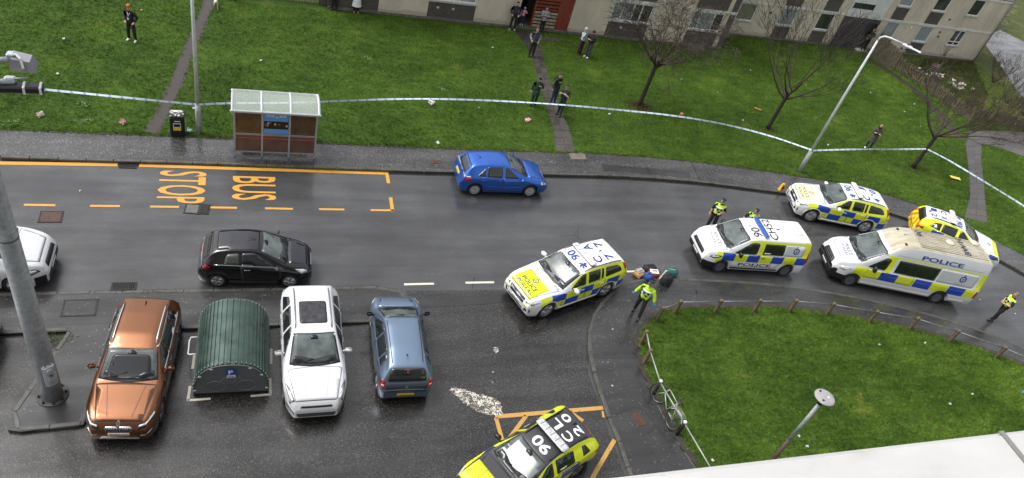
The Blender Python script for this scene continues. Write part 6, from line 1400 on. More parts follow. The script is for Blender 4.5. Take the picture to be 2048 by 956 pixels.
# bicycle
bk = thing('bicycle', 'pale framed bicycle with rear rack leaning on the low rail', 'bicycle')
fw = Vector((12.93, 12.72)); rw = Vector((13.01, 11.61)); d = (fw - rw).normalized()
WR = .34; wbk = 1.06
M_BKF = mat('bike_frame', (.36, .39, .33), .35, .2)
def bike():
    # local: x forward, z up, then leaned and rotated by the root
    wheel = MB()
    for r_, w_, mi in ((WR, .021, 0), (WR - .028, .012, 1)): wheel.tube([(r_ * math.cos(a), 0, r_ * math.sin(a)) for a in np.linspace(0, 2 * math.pi, 33)], w_, 6, mi, cap=False)
    for k in range(16): a = 2 * math.pi * k / 16; wheel.tube([(.02 * math.cos(a), .03 if k % 2 else -.03, .02 * math.sin(a)), ((WR - .03) * math.cos(a), 0, (WR - .03) * math.sin(a))], .003, 3, 1)
    wheel.tube([(0, -.05, 0), (0, .05, 0)], .025, 8, 1); me = wheel.mesh('wheel', [M_TYRE, M_ALLOYD])
    link('wheel', me, bk, (0, 0, WR)); o = link('wheel', me, bk, (wbk, .0, WR), 0); o.rotation_euler = (0, 0, .45)
    f = MB(); BB = (.44, 0, .29); ST = (.30, 0, .80); HT = (.86, 0, .82); HB = (.92, 0, .58)
    for a, b, r_ in ((BB, ST, .018), (BB, HB, .02), (ST, HT, .018), (HT, HB, .022), (ST, (0, .06, WR), .011), (ST, (0, -.06, WR), .011), (BB, (0, .06, WR), .012), (BB, (0, -.06, WR), .012)): f.tube([a, b], r_, 8)
    f.build('frame', M_BKF, bk)
    q = MB(); q.tube([HB, (.95, .05, .52), (wbk, .06, WR)], .014, 6); q.tube([HB, (.95, -.05, .52), (wbk, -.06, WR)], .014, 6); q.build('fork', M_BKF, bk)
    q = MB(); q.tube([HT, (.83, 0, .97)], .015, 6); q.tube([(.74, .30, 1.0), (.84, .2, .99), (.85, 0, .97), (.84, -.2, .99), (.74, -.30, 1.0)], .014, 6); q.build('handlebar', M_TRIM, bk)
    q = MB(); q.tube([ST, (.27, 0, .92)], .013, 6); q.build('seat_post', M_ALLOY, bk); q = MB(); q.ball((.25, 0, .94), (.14, .075, .035), 10, 6); q.ball((.36, 0, .945), (.08, .03, .025), 8, 5); q.build('saddle', M_TRIM, bk)
    q = MB()
    for y in np.linspace(-.13, .13, 6): q.tube([(-.24, y, .74), (.24, y, .74)], .006, 4)
    for x in (-.24, 0, .24): q.tube([(x, -.13, .74), (x, .13, .74)], .006, 4)
    for y in (-.1, .1): q.tube([(-.05, y, .74), (0, y * .6, WR)], .007, 4)
    q.build('rear_rack', M_BKF, bk)
    q = MB(); q.tube([(WR * 1.08 * math.cos(a), 0, WR + WR * 1.08 * math.sin(a)) for a in np.linspace(.4, 2.6, 12)], .02, 5); q.build('mudguard', mat('mudguard', (.5, .5, .48), .4), bk)
    q = MB(); q.lathe([(.09, -.01), (.09, .01)], (.44, -.05, .29), 14, axis='Y'); q.tube([(.44, -.09, .29), (.56, -.10, .20)], .01, 5); q.tube([(.44, .09, .29), (.32, .10, .38)], .01, 5); q.bbox((.58, -.14, .19), (.08, .09, .025), .006); q.bbox((.3, .14, .39), (.08, .09, .025), .006); q.build('crankset', M_TRIM, bk)
    q = MB(); q.tube([(0, -.045, WR - .03), (.44, -.055, .20)], .005, 4); q.tube([(0, -.045, WR + .03), (.44, -.055, .38)], .005, 4); q.build('chain', M_IRON, bk)
bike()
bk.location = (rw.x + .02, rw.y, .005); bk.rotation_euler = Matrix.Rotation(math.atan2(d.y, d.x), 4, 'Z').to_3x3().to_4x4().to_euler()
bk.rotation_euler = (Matrix.Rotation(math.atan2(d.y, d.x), 3, 'Z') @ Matrix.Rotation(.30, 3, 'X')).to_euler()

# yellow traffic cone at the far kerb
cn = thing('traffic_cone', 'small yellow no-waiting cone in front of the cream-bonneted police car', 'cone', (*(25.30, 24.49), -.11))
M_CY = mat('cone_yellow', (.75, .42, .02), .45); q = MB(); q.lathe([(.20, 0), (.20, .03), (.17, .05)], n=16); q.build('base', M_TRIM, cn); q = MB(); q.add([(-.13, -.1, .04), (.13, -.1, .04), (.13, .1, .04), (-.13, .1, .04), (-.06, -.05, .5), (.06, -.05, .5), (.06, .05, .5), (-.06, .05, .5)], [(0, 1, 5, 4), (1, 2, 6, 5), (2, 3, 7, 6), (3, 0, 4, 7), (4, 5, 6, 7)]); q.build('body', M_CY, cn); q = MB(); q.box((0, -.085, .3), (.12, .012, .14)); q.build('mark', M_TRIM, cn)

# police tape
def tape(label, pts, seed):
    rd = random.Random(seed); P = resample(smooth_line(pts, 8), .22); vs = []; fs = []; mi = []
    for i, p in enumerate(P):
        t = (P[min(i + 1, len(P) - 1)] - P[max(0, i - 1)]).normalized(); s = Vector((0, 0, 1)).cross(t).normalized(); a = .85 + .4 * math.sin(i * .21 + seed) + .25 * math.sin(i * .07)
        u = (Vector((0, 0, 1)) * math.sin(a) + s * math.cos(a)) * .042; vs += [p - u, p + u]
    n = len(vs)
    for i in range(len(P) - 1): fs.append((2 * i, 2 * i + 2, 2 * i + 3, 2 * i + 1)); mi.append(1 if i % 2 else 0)
    q = MB()
    for f, k in zip(fs, mi):
        a, b, c, d_ = [Vector(vs[j]) for j in f]
        if k == 0: q.add([a, b, c, d_], [(0, 1, 2, 3)], 0)
        else:
            e, g_ = a.lerp(b, .55), d_.lerp(c, .25); q.add([a, e, g_, d_], [(0, 1, 2, 3)], 1); q.add([e, b, c, g_], [(0, 1, 2, 3)], 0)
    return q.build('barrier_tape', [mat('tape_white', (.58, .65, .72), .35), mat('tape_blue', (.22, .36, .56), .35)], None, label=label, cat='tape')
LB = (-2.07, 27.11); LC = (27.47, 26.12); T3 = (36.09, 26.96)
def tp(*a): return [Vector(x) for x in a]
tape('blue and white barrier tape tied from the mast to the litter bin column', tp((-9.94, 27.99, 1.20), (-7.98, 27.80, 1.20), (-5.61, 27.68, 1.15), (-3.64, 27.37, 1.25), (LB[0], LB[1] - .08, 1.4)), 1)
tape('blue and white barrier tape sagging between the two lighting columns', tp((LB[0], LB[1] - .08, 1.4), (-0.69, 27.61, 1.20), (0.69, 28.08, 1.00), (2.61, 28.54, 0.90), (6.43, 29.39, 0.80), (10.12, 29.78, 0.78), (14.05, 29.85, 0.80), (17.58, 29.66, 0.85), (20.91, 29.27, 0.95), (23.54, 28.52, 1.10), (25.70, 27.45, 1.25), (LC[0] - .08, LC[1] - .06, 1.45)), 2)
tape('blue and white barrier tape between the bent-arm column and a bare tree', tp((LC[0], LC[1] - .1, 1.45), (30.24, 26.45, 1.35), (33.25, 26.73, 1.32), (T3[0] - .1, T3[1] - .06, 1.36)), 3)
tape('blue and white barrier tape running from the bare tree across the side path', tp((T3[0], T3[1] - .1, 1.36), (37.10, 25.99, 1.25), (38.04, 24.47, 1.20), (39.05, 22.13, 1.25), (39.53, 20.11, 1.35)), 4)
# loops round what the tape is tied to

# ================================================================ TREES
def bark(name, a, b):
    k = NB(name); c = k.co(); n = k.noise(k.scale(c, (6, 6, 1.2)), 4, 4, .7); k.set(k.ramp(n, [(.3, a), (.7, b)]), .85); k.bump(n, .6, .02); return k.m
M_BARK = bark('dark_wet_bark', (.010, .008, .006), (.040, .032, .024)); M_TWIG = mat('bare_twigs', (.042, .028, .020), .8, var=.3); M_TWIG2 = mat('reddish_twigs', (.052, .034, .025), .8, var=.3)
def bare_tree(label, base, fork, limbs, height, spread, seed, droop=0.0, twig=M_TWIG, depth=5, r0=.11, curl=.25, kids=(2, 3), lean=(0, 0), name='bare_tree', up=.10, trunk=True, cat='tree', shrink=(.62, .86), tiny=.004, bias=(0, 0)):
    rd = random.Random(seed); root = thing(name, label, cat, (base[0], base[1], 0)); br = MB(); tr = MB()
    if trunk:
        pts = [(0, 0, -.03), (.01, .01, .3), (lean[0] * .4, lean[1] * .4, fork * .5), (lean[0], lean[1], fork), (lean[0] * 1.1, lean[1] * 1.1, fork + .25)]
        tr.tube(pts, [r0 * 1.35, r0, r0 * .86, r0 * .8, r0 * .5], 10); tr.build('trunk', M_BARK, root)
    st = Vector((lean[0], lean[1], fork if trunk else 0.02))
    def grow(p, d, L, r, lv):
        n = 4 if lv < 3 else 3; pts = [p]; rs = [r]; q = p.copy(); dd = d.copy(); seg = L / (n - 1)
        for i in range(n - 1):
            dd = (dd + Vector((rd.uniform(-1, 1), rd.uniform(-1, 1), rd.uniform(-1, 1))) * curl * (.6 + .25 * lv) + Vector((0, 0, up - droop * lv * .12))).normalized(); q = q + dd * seg
            if q.z < .4 and trunk: q.z = .4
            pts.append(q.copy()); rs.append(max(tiny, r * (1 - .5 * (i + 1) / (n - 1))))
        br.tube(pts, rs, 6 if lv < 2 else (4 if lv < 4 else 3), cap=False)
        if lv >= depth: return
        m = rd.randint(*kids)
        for k in range(m):
            j = rd.randint(1, n - 1); a = pts[j]
            ax = Vector((rd.uniform(-1, 1), rd.uniform(-1, 1), rd.uniform(-.5, .8))).normalized(); nd = (dd * 1.0 + ax * rd.uniform(.5, .95)).normalized()
            grow(a, nd, L * rd.uniform(*shrink), max(tiny, rs[j] * .72), lv + 1)
        grow(pts[-1], dd, L * .72, rs[-1], lv + 1)
    for k in range(limbs):
        a = 2 * math.pi * (k + rd.uniform(-.3, .3)) / limbs; el = rd.uniform(.45, 1.0)
        d = Vector((math.cos(a) * spread + bias[0], math.sin(a) * spread + bias[1], el)).normalized(); grow(st + Vector((0, 0, rd.uniform(-.25, .1) if trunk else 0)), d, height * rd.uniform(.3, .4), r0 * .52, 0)
    br.build('crown' if trunk else 'branches', twig, root)
    return root
bare_tree('bare twiggy tree with brown leaf ring at its foot by the flats', (20.07, 31.57), 2.6, 10, 4.6, 1.2, 11, droop=.4, depth=6, r0=.13, curl=.24, lean=(.05, 0), kids=(1, 2), shrink=(.6, .85), tiny=.0085)
bare_tree('bare open-branched tree between the two others on the lawn', (27.73, 30.07), 2.2, 7, 6.0, .95, 23, depth=5, r0=.12, curl=.17, lean=(.1, 0), kids=(1, 2), up=.12, tiny=.0085)
bare_tree('bare tree holding barrier tape beside the side path', (36.09, 26.96), 2.2, 8, 5.2, 1.2, 37, depth=5, r0=.12, curl=.2, lean=(.12, .05), kids=(1, 2), up=.05, twig=M_TWIG2, tiny=.009, shrink=(.6, .85), bias=(.65, .15))
for i, (p, h, lb) in enumerate((((51.86, 35.62), 3.0, 'tall bare reddish bush beside the far lane'), ((53.40, 38.58), 2.4, 'bare reddish bush near the corner of the wing'), ((51.89, 33.88), 2.6, 'bare reddish bush at the back of the slab yard'))):
    bare_tree(lb, p, .0, 9, h, .75, 50 + i, depth=4, r0=.045, curl=.2, kids=(1, 2), name='bare_bush', trunk=False, cat='bush', twig=M_TWIG2, up=.10, tiny=.006)
hd = thing('hedge', 'dark green hedge beside the far lane past the end of the flats', 'hedge', (60.5, 50.5, 0))
rh = np.random.default_rng(9); n_h = 5200; c_h = np.c_[rh.normal(0, 2.2, n_h), rh.normal(0, 1.3, n_h), np.abs(rh.normal(.9, .55, n_h))]; q = MB()
for c_ in c_h:
    a_ = rh.uniform(0, 6.28); u_ = np.array([math.cos(a_), math.sin(a_), rh.uniform(-.6, .6)]) * .09; w_ = np.array([-math.sin(a_), math.cos(a_), rh.uniform(-.5, .5)]) * .05
    q.add([tuple(c_ - u_), tuple(c_ + w_), tuple(c_ + u_), tuple(c_ - w_)], [(0, 1, 2, 3)])
q.build('foliage', mat('hedge_leaf', (.028, .045, .016), .6, var=.5, scale=2), hd)
for k in range(7): q = MB(); q.tube([(-3 + k, 0, -.02), (-3 + k + .1, .1, .6), (-3 + k + .2, -.1, 1.2)], [.05, .04, .02], 5); q.build('stem', M_BARK, hd)
# ring of dead leaves and shoots round two trunks
rng2 = np.random.default_rng(3)
for c_, n_, s_, lb in (((20.03, 31.47), 420, .32, 'brown dead leaves and shoots round the twiggy tree'), ((27.78, 29.98), 120, .25, 'thin dead leaves round the open-branched tree'), ((36.21, 26.92), 120, .3, 'worn dead grass round the tape tree')):
    x = rng2.normal(c_[0], s_, n_); y = rng2.normal(c_[1], s_ * .8, n_)
    o = grass_mesh('leaf_litter', x, y, .004, .04, .2 if n_ > 200 else .1, 3, rng2, mat('dead_leaves', (.10, .055, .03), .8, var=.4), 1.0); tag(o, lb, 'leaves')
# rough garden behind the picket fence: long grass and rubble
lawnR = [(45.10, 40.01), (49.49, 41.46), (54.23, 41.76), (50.95, 36.51), (47.08, 33.14), (45.71, 34.47), (45.54, 37.29)]
x, y = scatter(lawnR, 16000, rng2); tag(grass_mesh('rough_grass', x, y, .004, .06, .2, 4, rng2, M_ROUGHT, .9), 'long straw-coloured grass in the yard behind the picket fence', 'grass')
lawnR2 = [(44.55, 31.37), (47.52, 31.63), (52.93, 31.75), (54.57, 33.77), (48.38, 33.03), (45.33, 32.49)]
x, y = scatter(lawnR2, 5000, rng2); tag(grass_mesh('rough_grass', x, y, .004, .06, .2, 4, rng2, M_ROUGHT, .9), 'rank grass along the back edge of the slab yard', 'grass')

# ================================================================ PEOPLE
SKIN_T = [mat('skin_tone_a', (.50, .30, .22), .55), mat('skin_tone_b', (.42, .25, .18), .55)]
M_EYE = mat('eye_dark', (.02, .015, .012), .3); M_LIP = mat('lip', (.36, .14, .12), .5)
def cloth(name, col, var=.25):
    if name in MATS: return MATS[name]
    b = NB(name); c = b.co(); n = b.noise(c, 9, 3); w = b.noise(b.scale(c, (3, 3, 11)), 3, 3)
    b.set(b.ramp(n, [(.3, tuple(x * (1 - var) for x in col)), (.7, tuple(min(1, x * (1 + var)) for x in col))]), .8); b.bump(w, .5, .02); MATS[name] = b.m; return b.m
ARMS = {  # elbow, wrist for the left arm (y>0), x forward
    'down': ((-.03, .25, 1.14), (.03, .26, .90)), 'pocket': ((-.10, .28, 1.15), (.07, .19, .99)), 'phone': ((.02, .25, 1.15), (.24, .09, 1.22)),
    'cross': ((.08, .26, 1.17), (.20, -.08, 1.20)), 'face': ((.14, .24, 1.20), (.15, .08, 1.50)), 'belt': ((.0, .30, 1.16), (.18, .10, 1.10)),
    'hang_out': ((-.02, .32, 1.16), (.02, .40, .93)), 'ear': ((.10, .30, 1.28), (.06, .12, 1.56)), 'chest': ((.05, .28, 1.16), (.20, .12, 1.30)), 'back': ((-.14, .26, 1.15), (-.16, .10, .98))}
def skin_eval(name, V, E, Rr, root):
    me = bpy.data.meshes.new(name); me.from_pydata(V, E, []); ob = bpy.data.objects.new(name, me); COL.objects.link(ob)
    md = ob.modifiers.new('skin', 'SKIN'); md.use_smooth_shade = True; md.branch_smoothing = .6
    sv = me.skin_vertices[0].data
    for i, r in enumerate(Rr): sv[i].radius = r if isinstance(r, tuple) else (r, r); sv[i].use_root = (i == root)
    ss = ob.modifiers.new('sub', 'SUBSURF'); ss.levels = 2; ss.render_levels = 2
    dg = bpy.context.evaluated_depsgraph_get(); ev = ob.evaluated_get(dg); m2 = ev.to_mesh()
    vs = [v.co.copy() for v in m2.vertices]; fs = [tuple(p.vertices) for p in m2.polygons]; ev.to_mesh_clear()
    bpy.data.objects.remove(ob); bpy.data.meshes.remove(me); return vs, fs
def hand(q, w, d, side, mi, curl=.5, k=1.0):
    """palm and five fingers leaving the wrist w along d"""
    d = d.normalized(); a = Vector((0, 0, 1)) if abs(d.z) < .8 else Vector((1, 0, 0)); u = d.cross(a).normalized(); n = u.cross(d)
    M = Matrix((d, u, n)).transposed(); q.bbox(w + d * .045 * k, (.095 * k, .080 * k, .032 * k), .012, M=M, mi=mi)
    for i, (off, ln) in enumerate(((-.030, .062), (-.010, .074), (.010, .070), (.030, .054))):
        p = w + d * .088 * k + u * off * k; b = p + d * ln * .5 * k; c_ = b + (d * (1 - curl) - n * curl).normalized() * ln * .55 * k; q.tube([p - d * .01, b, c_], [.010 * k, .009 * k, .007 * k], 5, mi)
    p = w + d * .03 * k - u * .036 * side * k; b = p + (d * .6 - u * .6 * side).normalized() * .04 * k; q.tube([p, b, b + d * .03 * k], [.012 * k, .010 * k, .008 * k], 5, mi)
def person(label, at, face, h=1.75, top=None, sleeve=None, legs=None, shoes=None, arms=('down', 'down'), hair=(.03, .02, .015), hat=None, bulk=1.0, stance=.10, stride=0.0, bare_arm=False, glove=None, tilt=0.0, head_turn=0.0, head_down=0.0, extra=None, tone=0, z=0.0, flare=0.0, hood=None, group=None):
    k = h / 1.75; root = thing('person', label, 'person', (at[0], at[1], z), face, group)
    mats = [SKIN_T[tone], top, sleeve or top, legs, shoes, glove or SKIN_T[tone], M_EYE, M_LIP]
    b = bulk; V = []; E = []; Rr = []; seg = []
    def vtx(p, r, par=None, cls=0):
        V.append((p[0] * k, p[1] * k, p[2] * k)); Rr.append(tuple(x * k for x in r) if isinstance(r, tuple) else r * k); i = len(V) - 1
        if par is not None: E.append((par, i)); seg.append((par, i, cls))
        return i
    lx = tilt
    pel = vtx((0, 0, .96), (.150 * (b * .5 + .5), .115 * (b * .5 + .5)))
    sp = vtx((lx * .3, 0, 1.13), (.168 * b, .125 * b), pel, 1); ch = vtx((lx * .7, 0, 1.33), (.185 * b, .135 * b), sp, 1); nb = vtx((lx * .95, 0, 1.455), (.085, .075), ch, 1); nk_ = vtx((lx + .01, 0, 1.52), .054, nb, 0)
    hd = (lx + .03 + head_down * .03, 0); h1 = vtx((hd[0], 0, 1.575 - head_down * .01), (.066, .074), nk_, 0); h2 = vtx((hd[0] + .005, 0, 1.645 - head_down * .02), (.076, .094), h1, 0); h3 = vtx((hd[0] - .005, 0, 1.715 - head_down * .03), (.062, .076), h2, 0)
    wr_ = []
    for sg, pose in ((1, arms[0]), (-1, arms[1])):
        e, w = ARMS[pose]; sh = vtx((lx * .9, sg * .17, 1.415), .078 * b, ch, 1); el = vtx((e[0] + lx * .8, sg * e[1], e[2]), .056 * b, sh, 2); wr = vtx((w[0] + lx * .8, sg * w[1], w[2]), .037 if bare_arm else .046 * b, el, 3)
        wr_.append((Vector(V[wr]), Vector(V[wr]) - Vector(V[el]), sg))
    for sg in (1, -1):
        sx = stride * sg; hp = vtx((0, sg * .092, .89), .108, pel, 4); kn = vtx((sx * .55 + .02, sg * (stance * .85), .50), .080 + flare * .3, hp, 4); an = vtx((sx - .01, sg * stance, .10), .062 + flare, kn, 4); he = vtx((sx + .03, sg * (stance + .005), .05), .055, an, 5); vtx((sx + .17, sg * (stance + .03), .038), .042, he, 5)
    vs, fs = skin_eval('person_cage', V, E, Rr, 0)
    A = np.array([V[s[0]] for s in seg]); B = np.array([V[s[1]] for s in seg]); cl = np.array([s[2] for s in seg]); D = B - A; LL = (D ** 2).sum(1)
    rad = np.array([np.mean(Rr[s[1]]) if isinstance(Rr[s[1]], tuple) else Rr[s[1]] for s in seg])
    C = np.array([np.mean([vs[i] for i in f], axis=0) for f in fs]); q = MB(); q.v = [tuple(v) for v in vs]
    zmin = min(v[2] for v in q.v); 
    T = np.clip(((C[:, None, :] - A) * D).sum(2) / LL, 0, 1); dist = np.linalg.norm(C[:, None, :] - (A + T[..., None] * D), axis=2) - rad * .6; best = cl[np.argmin(dist, axis=1)]
    for f, c_, cc in zip(fs, best, C):
        z_ = cc[2] / k
        if c_ in (0,) and z_ < 1.50: c_ = 1
        if c_ == 1 and z_ < .93: c_ = 4
        m_ = {0: 0, 1: 1, 2: 2, 3: 0 if bare_arm else 2, 4: 3, 5: 4}[c_]
        q.f.append(list(f)); q.mi.append(m_); q.sm.append(True)
    for w, d_, sg in wr_: hand(q, w - d_.normalized() * .01, d_, sg, 5, k=k)
    # face
    ct, stn = math.cos(head_turn), math.sin(head_turn)
    def hp_(x, y, z_): return Vector(((hd[0] + x * ct - y * stn) * k, (x * stn + y * ct) * k, (z_ - head_down * .02) * k))
    for sg in (1, -1): q.ball(hp_(.088, sg * .032, 1.65), .011 * k, 6, 4, 6); q.ball(hp_(-.005, sg * .078, 1.635), (.014 * k, .010 * k, .03 * k), 6, 4, 0)
    q.tube([hp_(.088, 0, 1.655), hp_(.112, 0, 1.618), hp_(.092, 0, 1.605)], [.008 * k, .015 * k, .006 * k], 5, 0); q.tube([hp_(.086, .024, 1.588), hp_(.096, 0, 1.586), hp_(.086, -.024, 1.588)], .006 * k, 4, 7)
    q.v = [(x, y, z_ - zmin) for x, y, z_ in q.v]
    body = q.build('body', mats, root)
    off = -zmin
    def sub(name, mb, m): mb.v = [(x, y, z_ + off) for x, y, z_ in mb.v]; return mb.build(name, m, root)
    def torso(name, m, grow=.016, z0=.98, z1=1.46, arms_too=False):
        mb = MB(); idx = {}; bm_ = body.data
        for p in bm_.polygons:
            zc = (p.center.z - off) / k
            if (p.material_index == 1 or (arms_too and p.material_index == 2)) and z0 < zc < z1:
                ids = []
                for vi in p.vertices:
                    if vi not in idx: v = bm_.vertices[vi]; idx[vi] = len(mb.v); mb.v.append(tuple(v.co + v.normal * grow))
                    ids.append(idx[vi])
                mb.f.append(ids); mb.mi.append(0); mb.sm.append(True)
        return mb.build(name, m, root)
    hc = Vector((hd[0] * k, 0, 0))
    if hair and hood is None:
        mb = MB(); mb.ball((hc.x - .018 * k, 0, (1.675 - head_down * .02) * k), (.094 * k, .084 * k, .085 * k), 12, 8); hm = mat('hair_%d' % int(hair[0] * 1000 + hair[1] * 100), hair, .7); 
        mb.v = [(x - max(0, x - (hc.x + .045 * k)) * .9 if z_ < 1.70 * k else x, y, z_) for x, y, z_ in mb.v]; sub('hair', mb, hm)
    if hood is not None:
        mb = MB(); mb.ball((hc.x - .03 * k, 0, 1.655 * k), (.105 * k, .112 * k, .125 * k), 12, 8); mb.v = [(min(x, hc.x + .062 * k), y, z_) for x, y, z_ in mb.v]; sub('hood', mb, hood)
    if hat:
        kind, m = hat; mb = MB(); c0 = (hc.x, 0, (1.70 - head_down * .03) * k)
        if kind == 'beanie': mb.lathe([(.090 * k, -.02 * k), (.096 * k, .02 * k), (.084 * k, .065 * k), (.05 * k, .095 * k), (.001, .105 * k)], c0, 14); sub('beanie', mb, m)
        else:
            mb.lathe([(.088 * k, .0), (.093 * k, .035 * k), (.104 * k, .06 * k), (.08 * k, .078 * k), (.001, .082 * k)], c0, 16); o = sub('cap', mb, m)
            mb = MB(); mb.add([(hc.x + .07 * k, -.07 * k, c0[2] + .006), (hc.x + .16 * k, -.04 * k, c0[2] - .012), (hc.x + .16 * k, .04 * k, c0[2] - .012), (hc.x + .07 * k, .07 * k, c0[2] + .006), (hc.x + .10 * k, 0, c0[2] + .016)], [(0, 1, 4), (1, 2, 4), (2, 3, 4), (0, 4, 3), (0, 3, 2, 1)]); sub('cap_peak', mb, m)
            if kind == 'police':
                mb = MB()
                for i in range(12):
                    a0, a1 = 2 * math.pi * i / 12, 2 * math.pi * (i + .55) / 12
                    mb.add([(hc.x + .096 * k * math.cos(a), .096 * k * math.sin(a), c0[2] + zz * k) for a, zz in ((a0, .008), (a1, .008), (a1, .03), (a0, .03))], [(0, 1, 2, 3)])
                sub('chequered_band', mb, M_TXTW)
    root['_k'] = k
    if extra: extra(root, sub, torso, k, hc)
    del root['_k']
    return root
C_BLK = cloth('black_cloth', (.012, .012, .014)); C_NAVY = cloth('navy_puffer', (.016, .020, .034)); C_GREY = cloth('grey_marl', (.26, .27, .28)); C_JEAN = cloth('blue_denim', (.022, .036, .075)); C_WHT = cloth('white_cloth', (.62, .64, .66), .1)
C_PINK = cloth('pink_fleece', (.62, .36, .44)); C_MAR = cloth('maroon_cloth', (.055, .016, .022)); C_LIL = cloth('lilac_hoodie', (.44, .45, .54)); C_DGR = cloth('charcoal_joggers', (.060, .062, .070)); C_GRN = cloth('paramedic_green', (.008, .034, .026)); C_BRN = cloth('brown_sleeve', (.062, .046, .042)); C_HV = mat('hi_vis', (.52, .80, .03), .45); C_HVD = mat('hi_vis_tape', (.55, .58, .56), .3)
C_OLV = cloth('olive_parka', (.060, .058, .046)); S_WHT = mat('white_trainer', (.68, .68, .66), .5); S_BLK = mat('black_shoe', (.012, .012, .012), .5); S_GRY = mat('grey_trainer', (.28, .28, .27), .5); G_BLU = mat('blue_glove', (.05, .30, .62), .4)
CAM_DIR = math.radians(-112)   # roughly towards the tower
def facing(at, dx=0.0): return math.atan2(-at[1], -at[0]) + dx
def skirt(sub, k, hc, m, z0, z1, r0, r1, name='coat_skirt'):
    mb = MB(); mb.lathe([(r1 * k * 1.02, z1 * k), (r1 * k, z1 * k + .01), ((r0 + r1) / 2 * k, (z0 + z1) / 2 * k), (r0 * k, z0 * k)], n=16, sx=.82, sy=1.0); sub(name, mb, m)
def lanyard(root, sub, torso, k, hc):
    mb = MB(); mb.tube([(.07, .06, 1.45), (.145, .0, 1.30), (.15, 0, 1.2)], .008, 4); mb.tube([(.07, -.06, 1.45), (.145, 0, 1.30)], .008, 4); mb.bbox((.155, 0, 1.17), (.012, .07, .1), .003); sub('lanyard', mb, M_PLATEW)
def vest(full=True, armtoo=False):
    def f(root, sub, torso, k, hc):
        torso('hi_vis_vest', C_HV, .02, 1.0, 1.45, armtoo)
        mb = MB()
        for z_, r in ((1.10, 1.02), (1.28, 1.1)): mb.lathe([(.176 * r, z_ * k), (.178 * r, (z_ + .05) * k)], n=18, sx=.86, sy=1.10)
        o = sub('reflective_band', mb, C_HVD)
        mb = MB(); mb.bbox((.15, .09, 1.30), (.05, .07, .11), .01); mb.bbox((.155, -.08, 1.26), (.05, .08, .09), .01); mb.bbox((.15, .03, 1.16), (.05, .1, .07), .01); sub('pouches', mb, M_TRIM)
        mb = MB(); mb.lathe([(.165 * k, .985 * k), (.168 * k, 1.03 * k)], n=16, sx=.84, sy=1.05); mb.bbox((.02, .19, 1.0), (.12, .05, .16), .01); mb.bbox((.02, -.19, .98), (.1, .05, .2), .01); sub('duty_belt', mb, M_TRIM)
    return f
def stab_vest(root, sub, torso, k, hc):
    torso('stab_vest', C_BLK, .018, 1.02, 1.43); mb = MB(); mb.bbox((.16, .06, 1.33), (.03, .09, .05), .006); sub('white_tab', mb, M_PLATEW)
def backpack(root, sub, torso, k, hc):
    mb = MB(); mb.bbox((-.19, 0, 1.24), (.16, .30, .44), .05); sub('backpack', mb, C_BLK); mb = MB(); [mb.tube([(-.1, s * .1, 1.46), (.05, s * .11, 1.47), (.13, s * .11, 1.32), (.08, s * .15, 1.12)], .018, 4) for s in (1, -1)]; sub('strap', mb, C_BLK); mb = MB(); mb.bbox((.142, .0, 1.33), (.01, .13, .035), .003); sub('chest_print', mb, M_PLATEW)
def parka(root, sub, torso, k, hc):
    skirt(sub, k, hc, C_OLV, 1.02, .56, .17, .25); mb = MB(); mb.lathe([(.09, 1.43), (.13, 1.47), (.12, 1.52), (.085, 1.54)], n=14); sub('scarf', mb, C_NAVY)
def long_coat(root, sub, torso, k, hc): skirt(sub, k, hc, C_WHT, 1.05, .42, .18, .27)
def phone(root, sub, torso, k, hc):
    mb = MB(); mb.bbox((.27, .02, 1.23), (.02, .08, .14), .006); sub('held_phone', mb, M_TRIM)
def gilet(root, sub, torso, k, hc): torso('gilet', cloth('dark_gilet', (.030, .033, .045)), .022, .98, 1.46)
p = (-5.24, 34.12); person('man in orange beanie and black puffer jacket standing on the lawn', p, facing(p, -.55), 1.78, C_BLK, None, C_BLK, S_WHT, ('pocket', 'pocket'), hat=('beanie', mat('orange_knit', (.42, .13, .03), .8)), bulk=1.12, stance=.16, extra=lanyard)
p = (14.56, 39.12); person('man in navy padded jacket and black trousers beside the dark doorway', p, facing(p, .25), 1.80, C_NAVY, None, C_BLK, S_GRY, ('pocket', 'pocket'), bulk=1.25, stance=.14, head_turn=.2)
p = (15.28, 39.72); person('small child in pink hooded top and jeans at the dark doorway', p, facing(p, .3), 1.14, C_PINK, None, C_JEAN, S_WHT, ('chest', 'down'), hood=C_PINK, bulk=1.1, z=.11)
p = (16.45, 39.22); person('woman in long grey top and black leggings before the slatted screen', p, facing(p, .45), 1.68, C_GREY, None, C_BLK, S_BLK, ('phone', 'cross'), extra=lambda r, s, t, k, h: skirt(s, k, h, C_GREY, 1.0, .84, .155, .175))
p = (14.93, 36.07); person('man in dark gilet with grey sleeves standing on the slab path', p, facing(p, .25), 1.78, C_GREY, C_GREY, C_BLK, S_BLK, ('pocket', 'pocket'), hair=(.10, .06, .03), bulk=1.12, stance=.11, extra=gilet, z=.02)
p = (18.20, 36.91); person('person in pale lilac hoodie and maroon trousers with hand raised', p, facing(p, .9), 1.70, C_LIL, None, C_MAR, S_BLK, ('down', 'face'), hood=C_LIL, bulk=1.12, flare=.03)
p = (18.60, 36.57); person('person in black jacket and grey joggers looking down at a phone', p, facing(p, -.6), 1.74, C_BLK, None, C_DGR, S_WHT, ('phone', 'phone'), hat=('beanie', C_BLK), bulk=1.2, head_down=1.0, flare=.015, extra=phone)
p = (13.59, 30.84); person('paramedic in dark hooded green coat on the grass beside the path', p, facing(p, .15), 1.72, C_GRN, None, C_GRN, S_BLK, ('chest', 'down'), hat=('beanie', C_BLK), bulk=1.28, head_down=1.2, stance=.11, extra=lambda r, s, t, k, h: skirt(s, k, h, C_GRN, 1.0, .72, .17, .21))
